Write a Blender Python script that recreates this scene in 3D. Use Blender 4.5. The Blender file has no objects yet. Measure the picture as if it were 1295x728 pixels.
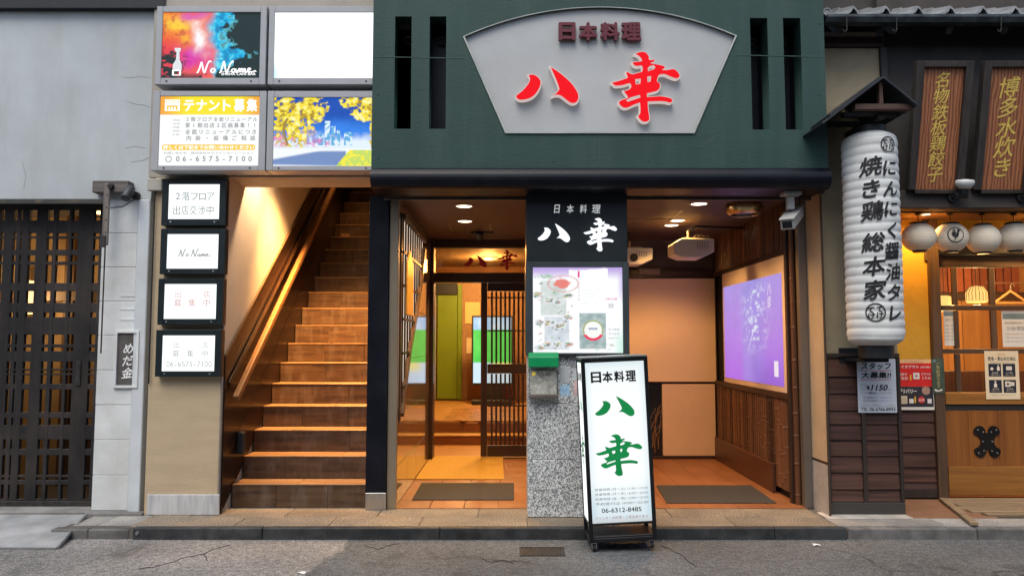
import bpy, bmesh, math, random
import numpy as np
from mathutils import Vector, Matrix

random.seed(7)
scene = bpy.context.scene
COL = scene.collection

# ------------------------------------------------------------------ camera, sky, sun, exposure
FPX = 935.0                      # focal length in photo pixels (photo is 1295 px wide)
PITCH = math.atan(68 / FPX)      # horizon lies 68 px below the picture centre
PCX, PCY, CAMZ = 647.5, 364.0, 1.5

cam_d = bpy.data.cameras.new('camera')
cam = bpy.data.objects.new('camera', cam_d)
COL.objects.link(cam)
cam.location = (0, 0, CAMZ)
cam.rotation_euler = (math.radians(90) + PITCH, 0, 0)
cam_d.sensor_width = 36
cam_d.lens = FPX / 1295 * 36
cam_d.clip_end = 500
cam_d.clip_start = 0.05
scene.camera = cam

SUN_EL, SUN_AZ = 58, 200         # soft overcast light from behind the camera
world = bpy.data.worlds.new('World')
scene.world = world
world.use_nodes = True
wn = world.node_tree.nodes
wl = world.node_tree.links
sky = wn.new('ShaderNodeTexSky')
sky.sky_type = 'NISHITA'
sky.sun_disc = False
sky.sun_elevation = math.radians(SUN_EL)
sky.sun_rotation = math.radians(SUN_AZ)
sky.air_density = 1.0
sky.dust_density = 2.6
sky.ozone_density = 0.6
wl.new(sky.outputs[0], wn['Background'].inputs[0])
wn['Background'].inputs[1].default_value = 0.15

sun_d = bpy.data.lights.new('sun', 'SUN')
sun_d.energy = 1.4
sun_d.angle = math.radians(40)
sun_d.color = (1.0, 0.99, 0.93)
sun = bpy.data.objects.new('sun', sun_d)
COL.objects.link(sun)
el, az = math.radians(SUN_EL), math.radians(SUN_AZ)
sdir = Vector((math.sin(az) * math.cos(el), math.cos(az) * math.cos(el), math.sin(el)))
sun.rotation_euler = sdir.to_track_quat('Z', 'Y').to_euler()
sun.location = sdir * 20

scene.view_settings.view_transform = 'Standard'
scene.view_settings.look = 'None'
scene.view_settings.gamma = 1
EXPO = 0.47
scene.view_settings.exposure = EXPO
LIT = 2 ** -EXPO                 # lit signs keep the brightness they have in the photograph
scene.render.engine = 'CYCLES'
scene.cycles.max_bounces = 8
scene.cycles.use_denoising = True
scene.cycles.sample_clamp_indirect = 6

# ------------------------------------------------------------------ pixel to place
def ray(px, py):
    u, v = px - PCX, PCY - py
    return (u, FPX * math.cos(PITCH) - v * math.sin(PITCH), FPX * math.sin(PITCH) + v * math.cos(PITCH))
def on_y(px, py, Y):
    a = ray(px, py); t = Y / a[1]
    return Vector((a[0] * t, Y, CAMZ + a[2] * t))
def on_z(px, py, Z):
    a = ray(px, py); t = (Z - CAMZ) / a[2]
    return Vector((a[0] * t, a[1] * t, Z))
def on_x(px, py, X):
    a = ray(px, py); t = X / a[0]
    return Vector((X, a[1] * t, CAMZ + a[2] * t))
def PR(px0, py0, px1, py1, Y):
    """x0,x1,z0,z1 of an upright rectangle seen in the photo, standing in the plane y=Y"""
    my, mx = (py0 + py1) / 2, (px0 + px1) / 2
    return on_y(px0, my, Y).x, on_y(px1, my, Y).x, on_y(mx, py1, Y).z, on_y(mx, py0, Y).z
def PX(px, py, Y): return on_y(px, py, Y).x
def PZ(py, Y, px=647): return on_y(px, py, Y).z

# ------------------------------------------------------------------ colours, materials
def S(r, g, b):
    f = lambda c: (c / 255 / 12.92) if c <= 10 else ((c / 255 + .055) / 1.055) ** 2.4
    return (f(r), f(g), f(b))

MATS = {}
def newmat(name):
    m = bpy.data.materials.new(name); m.use_nodes = True
    return m, m.node_tree.nodes, m.node_tree.links, m.node_tree.nodes['Principled BSDF']

def pbr(name, col, rough=.6, metal=0, var=.15, scale=6, col2=None, bump=.15, bscale=60, stretch=(1, 1, 1),
        rnd=.0, coat=0, spec=.35, speckle=None, speckle_scale=300, rvar=.08, ramp=(.35, .65), dirt=None, dirt_amt=.5, dirt_scale=1.3,
        dirt_stretch=(1, 1, 1), bdist=.004, detail=6):
    """Principled surface with world-space noise in colour, gloss and relief"""
    if name in MATS: return MATS[name]
    m, n, l, b = newmat(name)
    geo = n.new('ShaderNodeNewGeometry')
    oi = n.new('ShaderNodeObjectInfo')
    mul = n.new('ShaderNodeVectorMath'); mul.operation = 'MULTIPLY'; mul.inputs[1].default_value = stretch
    l.new(geo.outputs['Position'], mul.inputs[0])
    vec = mul.outputs[0]
    if rnd > 0:
        sc = n.new('ShaderNodeMath'); sc.operation = 'MULTIPLY'; sc.inputs[1].default_value = 37.0
        l.new(oi.outputs['Random'], sc.inputs[0])
        ad = n.new('ShaderNodeVectorMath'); ad.operation = 'ADD'
        l.new(vec, ad.inputs[0]); l.new(sc.outputs[0], ad.inputs[1]); vec = ad.outputs[0]
    nz = n.new('ShaderNodeTexNoise'); nz.inputs['Scale'].default_value = scale; nz.inputs['Detail'].default_value = detail
    nz.inputs['Roughness'].default_value = .6
    l.new(vec, nz.inputs['Vector'])
    rp = n.new('ShaderNodeValToRGB')
    a = col2 if col2 else tuple(c * (1 - var) for c in col)
    c2 = col if col2 else tuple(min(1, c * (1 + var)) for c in col)
    rp.color_ramp.elements[0].position = ramp[0]; rp.color_ramp.elements[0].color = (*a, 1)
    rp.color_ramp.elements[1].position = ramp[1]; rp.color_ramp.elements[1].color = (*c2, 1)
    l.new(nz.outputs[0], rp.inputs[0])
    out = rp.outputs[0]
    if speckle:
        vo = n.new('ShaderNodeTexNoise'); vo.inputs['Scale'].default_value = speckle_scale; vo.inputs['Detail'].default_value = 1
        l.new(geo.outputs['Position'], vo.inputs['Vector'])
        r2 = n.new('ShaderNodeValToRGB'); els = r2.color_ramp.elements
        els[0].position = .38; els[0].color = (*speckle[0], 1); els[1].position = .62; els[1].color = (*speckle[1], 1)
        l.new(vo.outputs[0], r2.inputs[0])
        mx = n.new('ShaderNodeMixRGB'); mx.blend_type = 'MULTIPLY'; mx.inputs[0].default_value = 1
        l.new(out, mx.inputs[1]); l.new(r2.outputs[0], mx.inputs[2]); out = mx.outputs[0]
    if dirt:
        mu = n.new('ShaderNodeVectorMath'); mu.operation = 'MULTIPLY'; mu.inputs[1].default_value = dirt_stretch
        l.new(geo.outputs['Position'], mu.inputs[0])
        dn = n.new('ShaderNodeTexNoise'); dn.inputs['Scale'].default_value = dirt_scale; dn.inputs['Detail'].default_value = 8
        dn.inputs['Roughness'].default_value = .65
        l.new(mu.outputs[0], dn.inputs['Vector'])
        mr = n.new('ShaderNodeMapRange'); mr.inputs[1].default_value = .48; mr.inputs[2].default_value = .75
        mr.inputs[3].default_value = 0; mr.inputs[4].default_value = dirt_amt
        l.new(dn.outputs[0], mr.inputs[0])
        mx = n.new('ShaderNodeMixRGB'); l.new(mr.outputs[0], mx.inputs[0]); l.new(out, mx.inputs[1])
        mx.inputs[2].default_value = (*dirt, 1); out = mx.outputs[0]
    if rnd > 0:
        mr = n.new('ShaderNodeMapRange'); mr.inputs[3].default_value = 1 - rnd; mr.inputs[4].default_value = 1 + rnd
        l.new(oi.outputs['Random'], mr.inputs[0])
        mx = n.new('ShaderNodeVectorMath'); mx.operation = 'SCALE'
        l.new(out, mx.inputs[0]); l.new(mr.outputs[0], mx.inputs['Scale']); out = mx.outputs[0]
    l.new(out, b.inputs['Base Color'])
    b.inputs['Metallic'].default_value = metal
    b.inputs['Specular IOR Level'].default_value = spec
    b.inputs['Coat Weight'].default_value = coat
    b.inputs['Coat Roughness'].default_value = .08
    mr = n.new('ShaderNodeMapRange'); mr.inputs[3].default_value = max(.02, rough - rvar); mr.inputs[4].default_value = min(1, rough + rvar)
    l.new(nz.outputs[0], mr.inputs[0]); l.new(mr.outputs[0], b.inputs['Roughness'])
    if bump > 0:
        bn = n.new('ShaderNodeTexNoise'); bn.inputs['Scale'].default_value = bscale; bn.inputs['Detail'].default_value = 5
        l.new(vec, bn.inputs['Vector'])
        bp = n.new('ShaderNodeBump'); bp.inputs['Strength'].default_value = bump; bp.inputs['Distance'].default_value = bdist
        l.new(bn.outputs[0], bp.inputs['Height']); l.new(bp.outputs[0], b.inputs['Normal'])
    MATS[name] = m
    return m

def wood(name, light, dark, axis='z', rough=.5, scale=30, rnd=.15, bump=.25, coat=0, spec=.4, dirt=None, dirt_amt=.5):
    st = {'x': (.05, 1, 1), 'y': (1, .05, 1), 'z': (1, 1, .05)}[axis]
    return pbr(name, light, rough, 0, col2=dark, scale=scale, stretch=st, bump=bump, bscale=scale * 2.5, rnd=rnd, coat=coat, spec=spec,
               ramp=(.32, .68), dirt=dirt, dirt_amt=dirt_amt)

def wave_wood(name, light, dark, rough=.5, scale=9, dist=5):
    """board with flowing grain lines, grain along z"""
    if name in MATS: return MATS[name]
    m, n, l, b = newmat(name)
    geo = n.new('ShaderNodeNewGeometry'); oi = n.new('ShaderNodeObjectInfo')
    mul = n.new('ShaderNodeVectorMath'); mul.operation = 'MULTIPLY'; mul.inputs[1].default_value = (1, 1, .12)
    l.new(geo.outputs['Position'], mul.inputs[0])
    ad = n.new('ShaderNodeVectorMath'); ad.operation = 'ADD'
    sc = n.new('ShaderNodeMath'); sc.operation = 'MULTIPLY'; sc.inputs[1].default_value = 9
    l.new(oi.outputs['Random'], sc.inputs[0]); l.new(mul.outputs[0], ad.inputs[0]); l.new(sc.outputs[0], ad.inputs[1])
    w = n.new('ShaderNodeTexWave'); w.inputs['Scale'].default_value = scale; w.inputs['Distortion'].default_value = dist
    w.inputs['Detail'].default_value = 3; w.inputs['Detail Scale'].default_value = 1.2
    l.new(ad.outputs[0], w.inputs['Vector'])
    rp = n.new('ShaderNodeValToRGB'); rp.color_ramp.elements[0].color = (*dark, 1); rp.color_ramp.elements[1].color = (*light, 1)
    rp.color_ramp.elements[0].position = .1; rp.color_ramp.elements[1].position = .7
    l.new(w.outputs[0], rp.inputs[0]); l.new(rp.outputs[0], b.inputs['Base Color'])
    b.inputs['Roughness'].default_value = rough
    bp = n.new('ShaderNodeBump'); bp.inputs['Strength'].default_value = .3; bp.inputs['Distance'].default_value = .003
    l.new(w.outputs[0], bp.inputs['Height']); l.new(bp.outputs[0], b.inputs['Normal'])
    MATS[name] = m
    return m

def glow(name, col, strength, rough=.3, spec=.5):
    if name in MATS: return MATS[name]
    m, n, l, b = newmat(name)
    b.inputs['Base Color'].default_value = (*[c * .12 for c in col], 1)
    b.inputs['Emission Color'].default_value = (*col, 1)
    b.inputs['Emission Strength'].default_value = strength * LIT
    b.inputs['Roughness'].default_value = rough
    b.inputs['Specular IOR Level'].default_value = spec
    MATS[name] = m
    return m

def painted(name, strength=0., rough=.35):
    """flat print: colours come from the 'Col' attribute; strength > 0 for a backlit film or a screen"""
    if name in MATS: return MATS[name]
    m, n, l, b = newmat(name)
    at = n.new('ShaderNodeVertexColor'); at.layer_name = 'Col'
    if strength > 0:
        l.new(at.outputs[0], b.inputs['Emission Color']); b.inputs['Emission Strength'].default_value = strength * LIT
        b.inputs['Base Color'].default_value = (.02, .04, .04, 1)
    else:
        l.new(at.outputs[0], b.inputs['Base Color'])
    b.inputs['Roughness'].default_value = rough
    b.inputs['Specular IOR Level'].default_value = .12
    MATS[name] = m
    return m

def flat(name, col, rough=.5, metal=0, spec=.35):
    return pbr(name, col, rough, metal, var=.06, scale=15, bump=.04, spec=spec, rvar=.05)

def glass(name, tint=(1, 1, 1), gloss=.12, rough=.02):
    if name in MATS: return MATS[name]
    m, n, l, b = newmat(name)
    n.remove(b)
    tr = n.new('ShaderNodeBsdfTransparent'); tr.inputs[0].default_value = (*tint, 1)
    gl = n.new('ShaderNodeBsdfGlossy'); gl.inputs['Roughness'].default_value = rough
    lw = n.new('ShaderNodeLayerWeight'); lw.inputs[0].default_value = .5
    pw = n.new('ShaderNodeMath'); pw.operation = 'POWER'; pw.inputs[1].default_value = 5; l.new(lw.outputs['Facing'], pw.inputs[0])
    mr = n.new('ShaderNodeMath'); mr.operation = 'ADD'; mr.inputs[1].default_value = gloss
    l.new(pw.outputs[0], mr.inputs[0])
    mx = n.new('ShaderNodeMixShader'); l.new(mr.outputs[0], mx.inputs[0]); l.new(tr.outputs[0], mx.inputs[1]); l.new(gl.outputs[0], mx.inputs[2])
    l.new(mx.outputs[0], n['Material Output'].inputs[0])
    MATS[name] = m
    return m

# ------------------------------------------------------------------ objects
WLOC = {}
def thing(name, label, cat, loc=(0, 0, 0), group=None, rot=None):
    o = bpy.data.objects.new(name, None); COL.objects.link(o)
    o.empty_display_size = .1
    o.location = loc; o['label'] = label; o['category'] = cat
    if group: o['group'] = group
    if rot: o.rotation_euler = rot
    WLOC[o] = Vector((0, 0, 0)) if rot else Vector(loc)
    return o
def tag(o, label, cat, group=None):
    o['label'] = label; o['category'] = cat
    if group: o['group'] = group
    return o
def link(name, me, mat, parent=None, kind=None, label=None, smooth=False):
    """mesh with world-space vertices becomes one object with its origin at its own middle"""
    n = len(me.vertices)
    co = np.empty(n * 3, 'f'); me.vertices.foreach_get('co', co); co = co.reshape(-1, 3)
    c = (co.min(0) + co.max(0)) / 2
    me.vertices.foreach_set('co', (co - c).ravel()); me.update()
    if mat and not me.materials: me.materials.append(mat)
    elif mat: me.materials[0] = mat
    if smooth:
        me.polygons.foreach_set('use_smooth', [True] * len(me.polygons))
    me.name = name
    o = bpy.data.objects.new(name, me); COL.objects.link(o)
    c = Vector(c.tolist())
    WLOC[o] = c
    if parent is not None:
        o.parent = parent; o.location = c - WLOC[parent]
    else:
        o.location = c
    if kind: o['kind'] = kind
    if label: o['label'] = label
    return o

class MB:
    def __init__(s): s.v = []; s.f = []
    def add(s, vs, fs):
        k = len(s.v); s.v += [tuple(v) for v in vs]; s.f += [tuple(i + k for i in f) for f in fs]; return s
    def box(s, x0, x1, y0, y1, z0, z1):
        x0, x1 = sorted((x0, x1)); y0, y1 = sorted((y0, y1)); z0, z1 = sorted((z0, z1))
        return s.add([(x0, y0, z0), (x1, y0, z0), (x1, y1, z0), (x0, y1, z0), (x0, y0, z1), (x1, y0, z1), (x1, y1, z1), (x0, y1, z1)],
                     [(0, 3, 2, 1), (4, 5, 6, 7), (0, 1, 5, 4), (1, 2, 6, 5), (2, 3, 7, 6), (3, 0, 4, 7)])
    def hexa(s, p):     # eight corners: bottom ring then top ring, both counter-clockwise from above
        return s.add(p, [(0, 3, 2, 1), (4, 5, 6, 7), (0, 1, 5, 4), (1, 2, 6, 5), (2, 3, 7, 6), (3, 0, 4, 7)])
    def bar(s, a, b, w, h, up=(0, 0, 1)):   # rectangular bar from a to b
        a, b, up = Vector(a), Vector(b), Vector(up)
        d = (b - a).normalized(); r = d.cross(up).normalized() * w / 2; u = r.cross(d).normalized() * h / 2
        return s.hexa([a - r - u, a + r - u, b + r - u, b - r - u, a - r + u, a + r + u, b + r + u, b - r + u])
    def tube(s, a, b, r0, r1=None, n=12, cap=True):
        r1 = r0 if r1 is None else r1
        a, b = Vector(a), Vector(b); d = (b - a).normalized()
        q = d.orthogonal().normalized(); w = d.cross(q)
        vs = []
        for c, r in ((a, r0), (b, r1)):
            for i in range(n):
                t = 2 * math.pi * i / n
                vs.append(c + (q * math.cos(t) + w * math.sin(t)) * r)
        fs = [(i, (i + 1) % n, n + (i + 1) % n, n + i) for i in range(n)]
        if cap: fs += [tuple(range(n - 1, -1, -1)), tuple(range(n, 2 * n))]
        return s.add(vs, fs)
    def path(s, pts, r, n=8):
        for a, b in zip(pts, pts[1:]): s.tube(a, b, r, n=n)
        return s
    def lathe(s, prof, c=(0, 0, 0), axis=(0, 0, 1), n=32):   # prof: (radius, height)
        c = Vector(c); d = Vector(axis).normalized()
        q = d.orthogonal().normalized(); w = d.cross(q)
        vs, fs = [], []
        for r, h in prof:
            for i in range(n):
                t = 2 * math.pi * i / n
                vs.append(c + d * h + (q * math.cos(t) + w * math.sin(t)) * max(r, 1e-5))
        for k in range(len(prof) - 1):
            for i in range(n):
                fs.append((k * n + i, k * n + (i + 1) % n, (k + 1) * n + (i + 1) % n, (k + 1) * n + i))
        return s.add(vs, fs)
    def prism(s, poly, y0, y1):     # polygon in x,z pushed through y
        n = len(poly)
        return s.add([(x, y0, z) for x, z in poly] + [(x, y1, z) for x, z in poly],
                     [tuple(range(n)), tuple(range(2 * n - 1, n - 1, -1))] + [(i, n + i, n + (i + 1) % n, (i + 1) % n) for i in range(n)])
    def prism_x(s, poly, x0, x1):   # polygon in y,z pushed through x
        n = len(poly)
        return s.add([(x0, y, z) for y, z in poly] + [(x1, y, z) for y, z in poly],
                     [tuple(range(n)), tuple(range(2 * n - 1, n - 1, -1))] + [(i, n + i, n + (i + 1) % n, (i + 1) % n) for i in range(n)])
    def prism_z(s, poly, z0, z1):
        n = len(poly)
        return s.add([(x, y, z0) for x, y in poly] + [(x, y, z1) for x, y in poly],
                     [tuple(range(n)), tuple(range(2 * n - 1, n - 1, -1))] + [(i, n + i, n + (i + 1) % n, (i + 1) % n) for i in range(n)])
    def build(s, name, mat, parent=None, bevel=0, smooth=False, kind=None, label=None, seg=1):
        me = bpy.data.meshes.new(name); me.from_pydata(s.v, [], s.f); me.update()
        bm = bmesh.new(); bm.from_mesh(me)
        bmesh.ops.recalc_face_normals(bm, faces=bm.faces)
        if bevel:
            bmesh.ops.bevel(bm, geom=[e for e in bm.edges if e.calc_face_angle(0) > .5], offset=bevel, segments=seg, affect='EDGES', profile=.5, clamp_overlap=True)
        bm.to_mesh(me); bm.free()
        return link(name, me, mat, parent, kind, label, smooth)

def box(name, x0, x1, y0, y1, z0, z1, mat, parent=None, bevel=.003, **k):
    return MB().box(x0, x1, y0, y1, z0, z1).build(name, mat, parent, bevel, **k)
def struct(o): o['kind'] = 'structure'; return o

# ------------------------------------------------------------------ flat shapes and lettering
def smooth_poly(P, n=4):
    """Catmull-Rom through the points; sharp corners are given as points doubled"""
    out = []; k = len(P)
    for i in range(k):
        p0, p1, p2, p3 = (Vector(P[(i + j) % k]) for j in (-1, 0, 1, 2))
        if (p2 - p1).length < 1e-6: continue
        for t in range(n):
            t /= n
            q = .5 * ((2 * p1) + (p2 - p0) * t + (2 * p0 - 5 * p1 + 4 * p2 - p3) * t * t + (3 * p1 - p0 - 3 * p2 + p3) * t ** 3)
            out.append((q.x, q.y))
    return out
def shape_mesh(polys, depth=0., offset=0.):
    """filled outline (holes by overlap) in local x,y with thickness along z"""
    k = bpy.data.curves.new('outline', 'CURVE'); k.dimensions = '2D'; k.fill_mode = 'BOTH' if depth else 'FRONT'
    k.extrude = depth / 2; k.offset = offset
    for P in polys:
        s = k.splines.new('POLY'); s.points.add(len(P) - 1)
        for p, q in zip(s.points, P): p.co = (q[0], q[1], 0, 1)
        s.use_cyclic_u = True
    o = bpy.data.objects.new('outline', k)
    me = bpy.data.meshes.new_from_object(o)
    bpy.data.objects.remove(o); bpy.data.curves.remove(k)
    return me
GLY = {}
def glyphs(s, bold=0., depth=0.):
    key = (s, bold, depth)
    if key not in GLY:
        c = bpy.data.curves.new('text', 'FONT'); c.body = s; c.extrude = depth; c.resolution_u = 3
        o = bpy.data.objects.new('text', c)
        me = bpy.data.meshes.new_from_object(o)
        co = np.empty(len(me.vertices) * 3, 'f'); me.vertices.foreach_get('co', co); co = co.reshape(-1, 3).copy()
        fs = [tuple(p.vertices) for p in me.polygons]
        bpy.data.meshes.remove(me); bpy.data.objects.remove(o); bpy.data.curves.remove(c)
        if bold > 0:         # heavier strokes: shifted copies a hair apart in depth
            V, Fc = [], []
            dd = .03 if depth else .00012
            for k in range(8):
                a = math.pi * 2 * k / 8
                q = co.copy(); q[:, 0] += bold * math.cos(a); q[:, 1] += bold * math.sin(a); q[:, 2] += k * dd
                Fc += [tuple(i + len(V) for i in f) for f in fs]; V += q.tolist()
            co, fs = np.array(V, 'f'), Fc
        GLY[key] = (co, fs)
    return GLY[key]

class Frame:
    """a flat rectangle: o = lower left corner, ux = full width, uz = full height; faces cross(ux, uz)"""
    def __init__(s, o, ux, uz):
        s.o, s.ux, s.uz = Vector(o), Vector(ux), Vector(uz); s.n = s.ux.cross(s.uz).normalized()
        s.w, s.h = s.ux.length, s.uz.length
    def p(s, u, v, off=0.): return s.o + s.ux * u + s.uz * v + s.n * off
def pframe(px0, py0, px1, py1, Y):
    x0, x1, z0, z1 = PR(px0, py0, px1, py1, Y)
    return Frame((x0, Y, z0), (x1 - x0, 0, 0), (0, 0, z1 - z0))

def mesh_from(vs, fs, name='m'):
    me = bpy.data.meshes.new(name); me.from_pydata(vs, [], fs); me.update(); return me
def fit_text(fr, s, u0, v0, u1, v1, bold, shear, off, depth):
    co, fs = glyphs(s, bold, depth)
    co = co.copy(); co[:, 0] += co[:, 1] * shear
    a, b = co.min(0), co.max(0); d = np.maximum(b - a, 1e-6)
    return [fr.p(u0 + (u1 - u0) * (q[0] - a[0]) / d[0], v0 + (v1 - v0) * (q[1] - a[1]) / d[1], off + q[2]) for q in co], fs
def text(fr, s, u0, v0, u1, v1, mat, parent, off=.002, bold=.0, shear=0., name='lettering', depth=0.):
    """one line of print fitted into a box of the frame (fractions of its width and height)"""
    vs, fs = fit_text(fr, s, u0, v0, u1, v1, bold, shear, off, depth)
    return link(name, mesh_from(vs, fs), mat, parent)
def spread_text(fr, s, u0, v0, u1, v1, mat, parent, off=.002, bold=0., fill=.8, name='lettering'):
    """letters set apart at even steps"""
    n = len(s)
    for i, ch in enumerate(s):
        if ch == ' ' or ch == '　': continue
        V = []
        w = (u1 - u0) / n; c = u0 + w * (i + .5)
        co, fs = glyphs(ch, bold, 0.)
        a, b = co.min(0), co.max(0)
        gh = (v1 - v0) * fr.h; k = gh / .86
        kx = min(k, w * fr.w * fill / max(b[0] - a[0], .2))
        base = len(V)
        mid = (a + b) / 2
        cjk = ord(ch) > 0x2000
        zc = .38 if cjk else .35
        for q in co:
            V.append(fr.p(c + (q[0] - mid[0]) * kx / fr.w, (v0 + v1) / 2 + (q[1] - zc) * k / fr.h, off + q[2]))
        link('printed_character', mesh_from(V, fs), mat, parent)
def ribbon(fr, strokes, u0, v0, u1, v1, w, mat, parent, off=.003, name='script_stroke'):
    """handwritten line: smooth strokes of even width in a box of the frame"""
    for P in strokes:
        pts = []
        for i in range(len(P) - 1):
            p0, p1, p2, p3 = (Vector(P[max(0, min(len(P) - 1, i + j))]) for j in (-1, 0, 1, 2))
            for t in range(6):
                t /= 6
                pts.append(.5 * ((2 * p1) + (p2 - p0) * t + (2 * p0 - 5 * p1 + 4 * p2 - p3) * t * t + (3 * p1 - p0 - 3 * p2 + p3) * t ** 3))
        pts.append(Vector(P[-1]))
        Q = [Vector(((u0 + (u1 - u0) * p.x) * fr.w, (v0 + (v1 - v0) * p.y) * fr.h)) for p in pts]
        V = []
        for i, q in enumerate(Q):
            d = (Q[min(i + 1, len(Q) - 1)] - Q[max(i - 1, 0)]); d = d.normalized() if d.length > 1e-9 else Vector((1, 0))
            k = w * (.75 + .5 * abs(d.y)); nn = Vector((-d.y, d.x)) * k / 2
            for e in (q + nn, q - nn): V.append(fr.p(e.x / fr.w, e.y / fr.h, off + i * 2e-6))
        link(name, mesh_from(V, [(2 * i, 2 * i + 1, 2 * i + 3, 2 * i + 2) for i in range(len(Q) - 1)]), mat, parent)
SCRIPT = [[(0, .02), (.02, .12), (.05, .45), (.075, .90), (.09, .70), (.11, .25), (.13, .05), (.15, .30), (.18, .75), (.215, 1.0), (.24, .92)],
          [(.275, .40), (.25, .32), (.24, .18), (.26, .08), (.295, .12), (.305, .28), (.28, .40), (.31, .36)],
          [(.38, .05), (.40, .10), (.43, .50), (.455, .98), (.47, .75), (.49, .25), (.51, .04), (.53, .30), (.57, .80), (.61, 1.02), (.60, .85)],
          [(.65, .36), (.61, .34), (.59, .20), (.61, .08), (.64, .14), (.66, .36), (.66, .14), (.68, .08), (.71, .30), (.725, .38), (.73, .10), (.735, .28), (.765, .38), (.775, .10), (.785, .28), (.815, .38), (.82, .14), (.84, .08), (.87, .22), (.91, .34), (.89, .42), (.865, .30), (.88, .12), (.93, .10), (1.0, .22)]]
def column_text(fr, s, uc, v_top, v_bot, em, mat, parent, off=.002, bold=.012, shear=0., name='lettering', wrap=None, tall=1.):
    """vertical writing; em = glyph size in metres"""
    V, Fc = [], []; n = len(s); st = (v_top - v_bot) / n
    for i, ch in enumerate(s):
        if ch in ' 　': continue
        co, fs = glyphs(ch, bold, 0.)
        co = co.copy(); co[:, 0] += (co[:, 1] - .38) * shear
        if shear: co[:, 1] += co[:, 0] * .10
        a, b = co.min(0), co.max(0); mid = (a + b) / 2
        vc = v_top - st * (i + .5); base = len(V)
        for q in co:
            V.append(fr.p(uc + (q[0] - mid[0]) * em / fr.w, vc + (q[1] - (.38 if not shear else mid[1])) * em * tall / fr.h, off + q[2]))
        Fc += [tuple(j + base for j in f) for f in fs]
    me = mesh_from(V, Fc)
    if wrap: me = wrap(me)
    return link(name, me, mat, parent)
def patch(fr, u0, v0, u1, v1, mat, parent, off=.0015, name='print_block', round_=0.):
    if round_ <= 0:
        P = [(u0, v0), (u1, v0), (u1, v1), (u0, v1)]
    else:
        P = []; rx, rz = round_ / fr.w, round_ / fr.h
        for cx, cz, a0 in ((u1 - rx, v0 + rz, -90), (u1 - rx, v1 - rz, 0), (u0 + rx, v1 - rz, 90), (u0 + rx, v0 + rz, 180)):
            for k in range(6):
                t = math.radians(a0 + 18 * k); P.append((cx + rx * math.cos(t), cz + rz * math.sin(t)))
    return link(name, mesh_from([fr.p(u, v, off) for u, v in P], [tuple(range(len(P)))]), mat, parent)
def disc(fr, uc, vc, r, mat, parent, off=.002, r_in=0., n=28, name='print_mark'):
    V, Fc = [], []
    for k in range(n):
        t = 2 * math.pi * k / n
        V.append(fr.p(uc + r * math.cos(t) / fr.w, vc + r * math.sin(t) / fr.h, off))
        if r_in: V.append(fr.p(uc + r_in * math.cos(t) / fr.w, vc + r_in * math.sin(t) / fr.h, off))
    if r_in: Fc = [(2 * k, (2 * k + 2) % (2 * n), (2 * k + 3) % (2 * n), 2 * k + 1) for k in range(n)]
    else: Fc = [tuple(range(n))]
    return link(name, mesh_from(V, Fc), mat, parent)
def stamp(fr, polys, u0, v0, u1, v1, mat, parent, off=.002, box_=None, name='brush_character', depth=0.):
    """traced outlines laid into a box of the frame; polys share the bounding box box_"""
    a = box_ or (min(p[0] for P in polys for p in P), min(p[1] for P in polys for p in P), max(p[0] for P in polys for p in P), max(p[1] for P in polys for p in P))
    Q = [[((p[0] - a[0]) / (a[2] - a[0]) * (u1 - u0) * fr.w, (p[1] - a[1]) / (a[3] - a[1]) * (v1 - v0) * fr.h) for p in P] for P in polys]
    me = shape_mesh(Q, depth)
    for v in me.vertices:
        v.co = fr.p(u0 + v.co.x / fr.w, v0 + v.co.y / fr.h, off + depth / 2 + v.co.z)
    return link(name, me, mat, parent)

def vnoise(x, y, seed=0):
    r = np.random.RandomState(seed); G = r.rand(64, 64)
    xi, yi = np.floor(x).astype(int), np.floor(y).astype(int); fx, fy = x - xi, y - yi
    fx, fy = fx * fx * (3 - 2 * fx), fy * fy * (3 - 2 * fy)
    g = lambda i, j: G[i % 64, j % 64]
    return (g(xi, yi) * (1 - fx) + g(xi + 1, yi) * fx) * (1 - fy) + (g(xi, yi + 1) * (1 - fx) + g(xi + 1, yi + 1) * fx) * fy
def fbm(x, y, seed=0, o=5):
    s, a, t = 0, .5, 0
    for k in range(o):
        s = s + a * vnoise(x * 2 ** k, y * 2 ** k, seed + k); t += a; a *= .55
    return s / t
def lerp(a, b, t): return a + (np.asarray(b) - a) * np.clip(t, 0, 1)[..., None]
def sstep(a, b, x):
    t = np.clip((x - a) / (b - a), 0, 1); return t * t * (3 - 2 * t)
def picture(fr, fn, nx, ny, mat, parent, off=.001, name='picture'):
    """flat printed or lit picture: colours computed per grid point from fn(u, v) -> rgb (linear)"""
    u, v = np.meshgrid(np.linspace(0, 1, nx + 1), np.linspace(0, 1, ny + 1))
    rgb = np.clip(fn(u, v), 0, 1)
    vs = [fr.p(a, b, off) for a, b in zip(u.ravel(), v.ravel())]
    fs = [(j * (nx + 1) + i, j * (nx + 1) + i + 1, (j + 1) * (nx + 1) + i + 1, (j + 1) * (nx + 1) + i) for j in range(ny) for i in range(nx)]
    me = mesh_from(vs, fs)
    at = me.color_attributes.new('Col', 'FLOAT_COLOR', 'POINT')
    c4 = np.ones((len(vs), 4), 'f'); c4[:, :3] = rgb.reshape(-1, 3)
    at.data.foreach_set('color', c4.ravel())
    return link(name, me, mat, parent)

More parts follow.
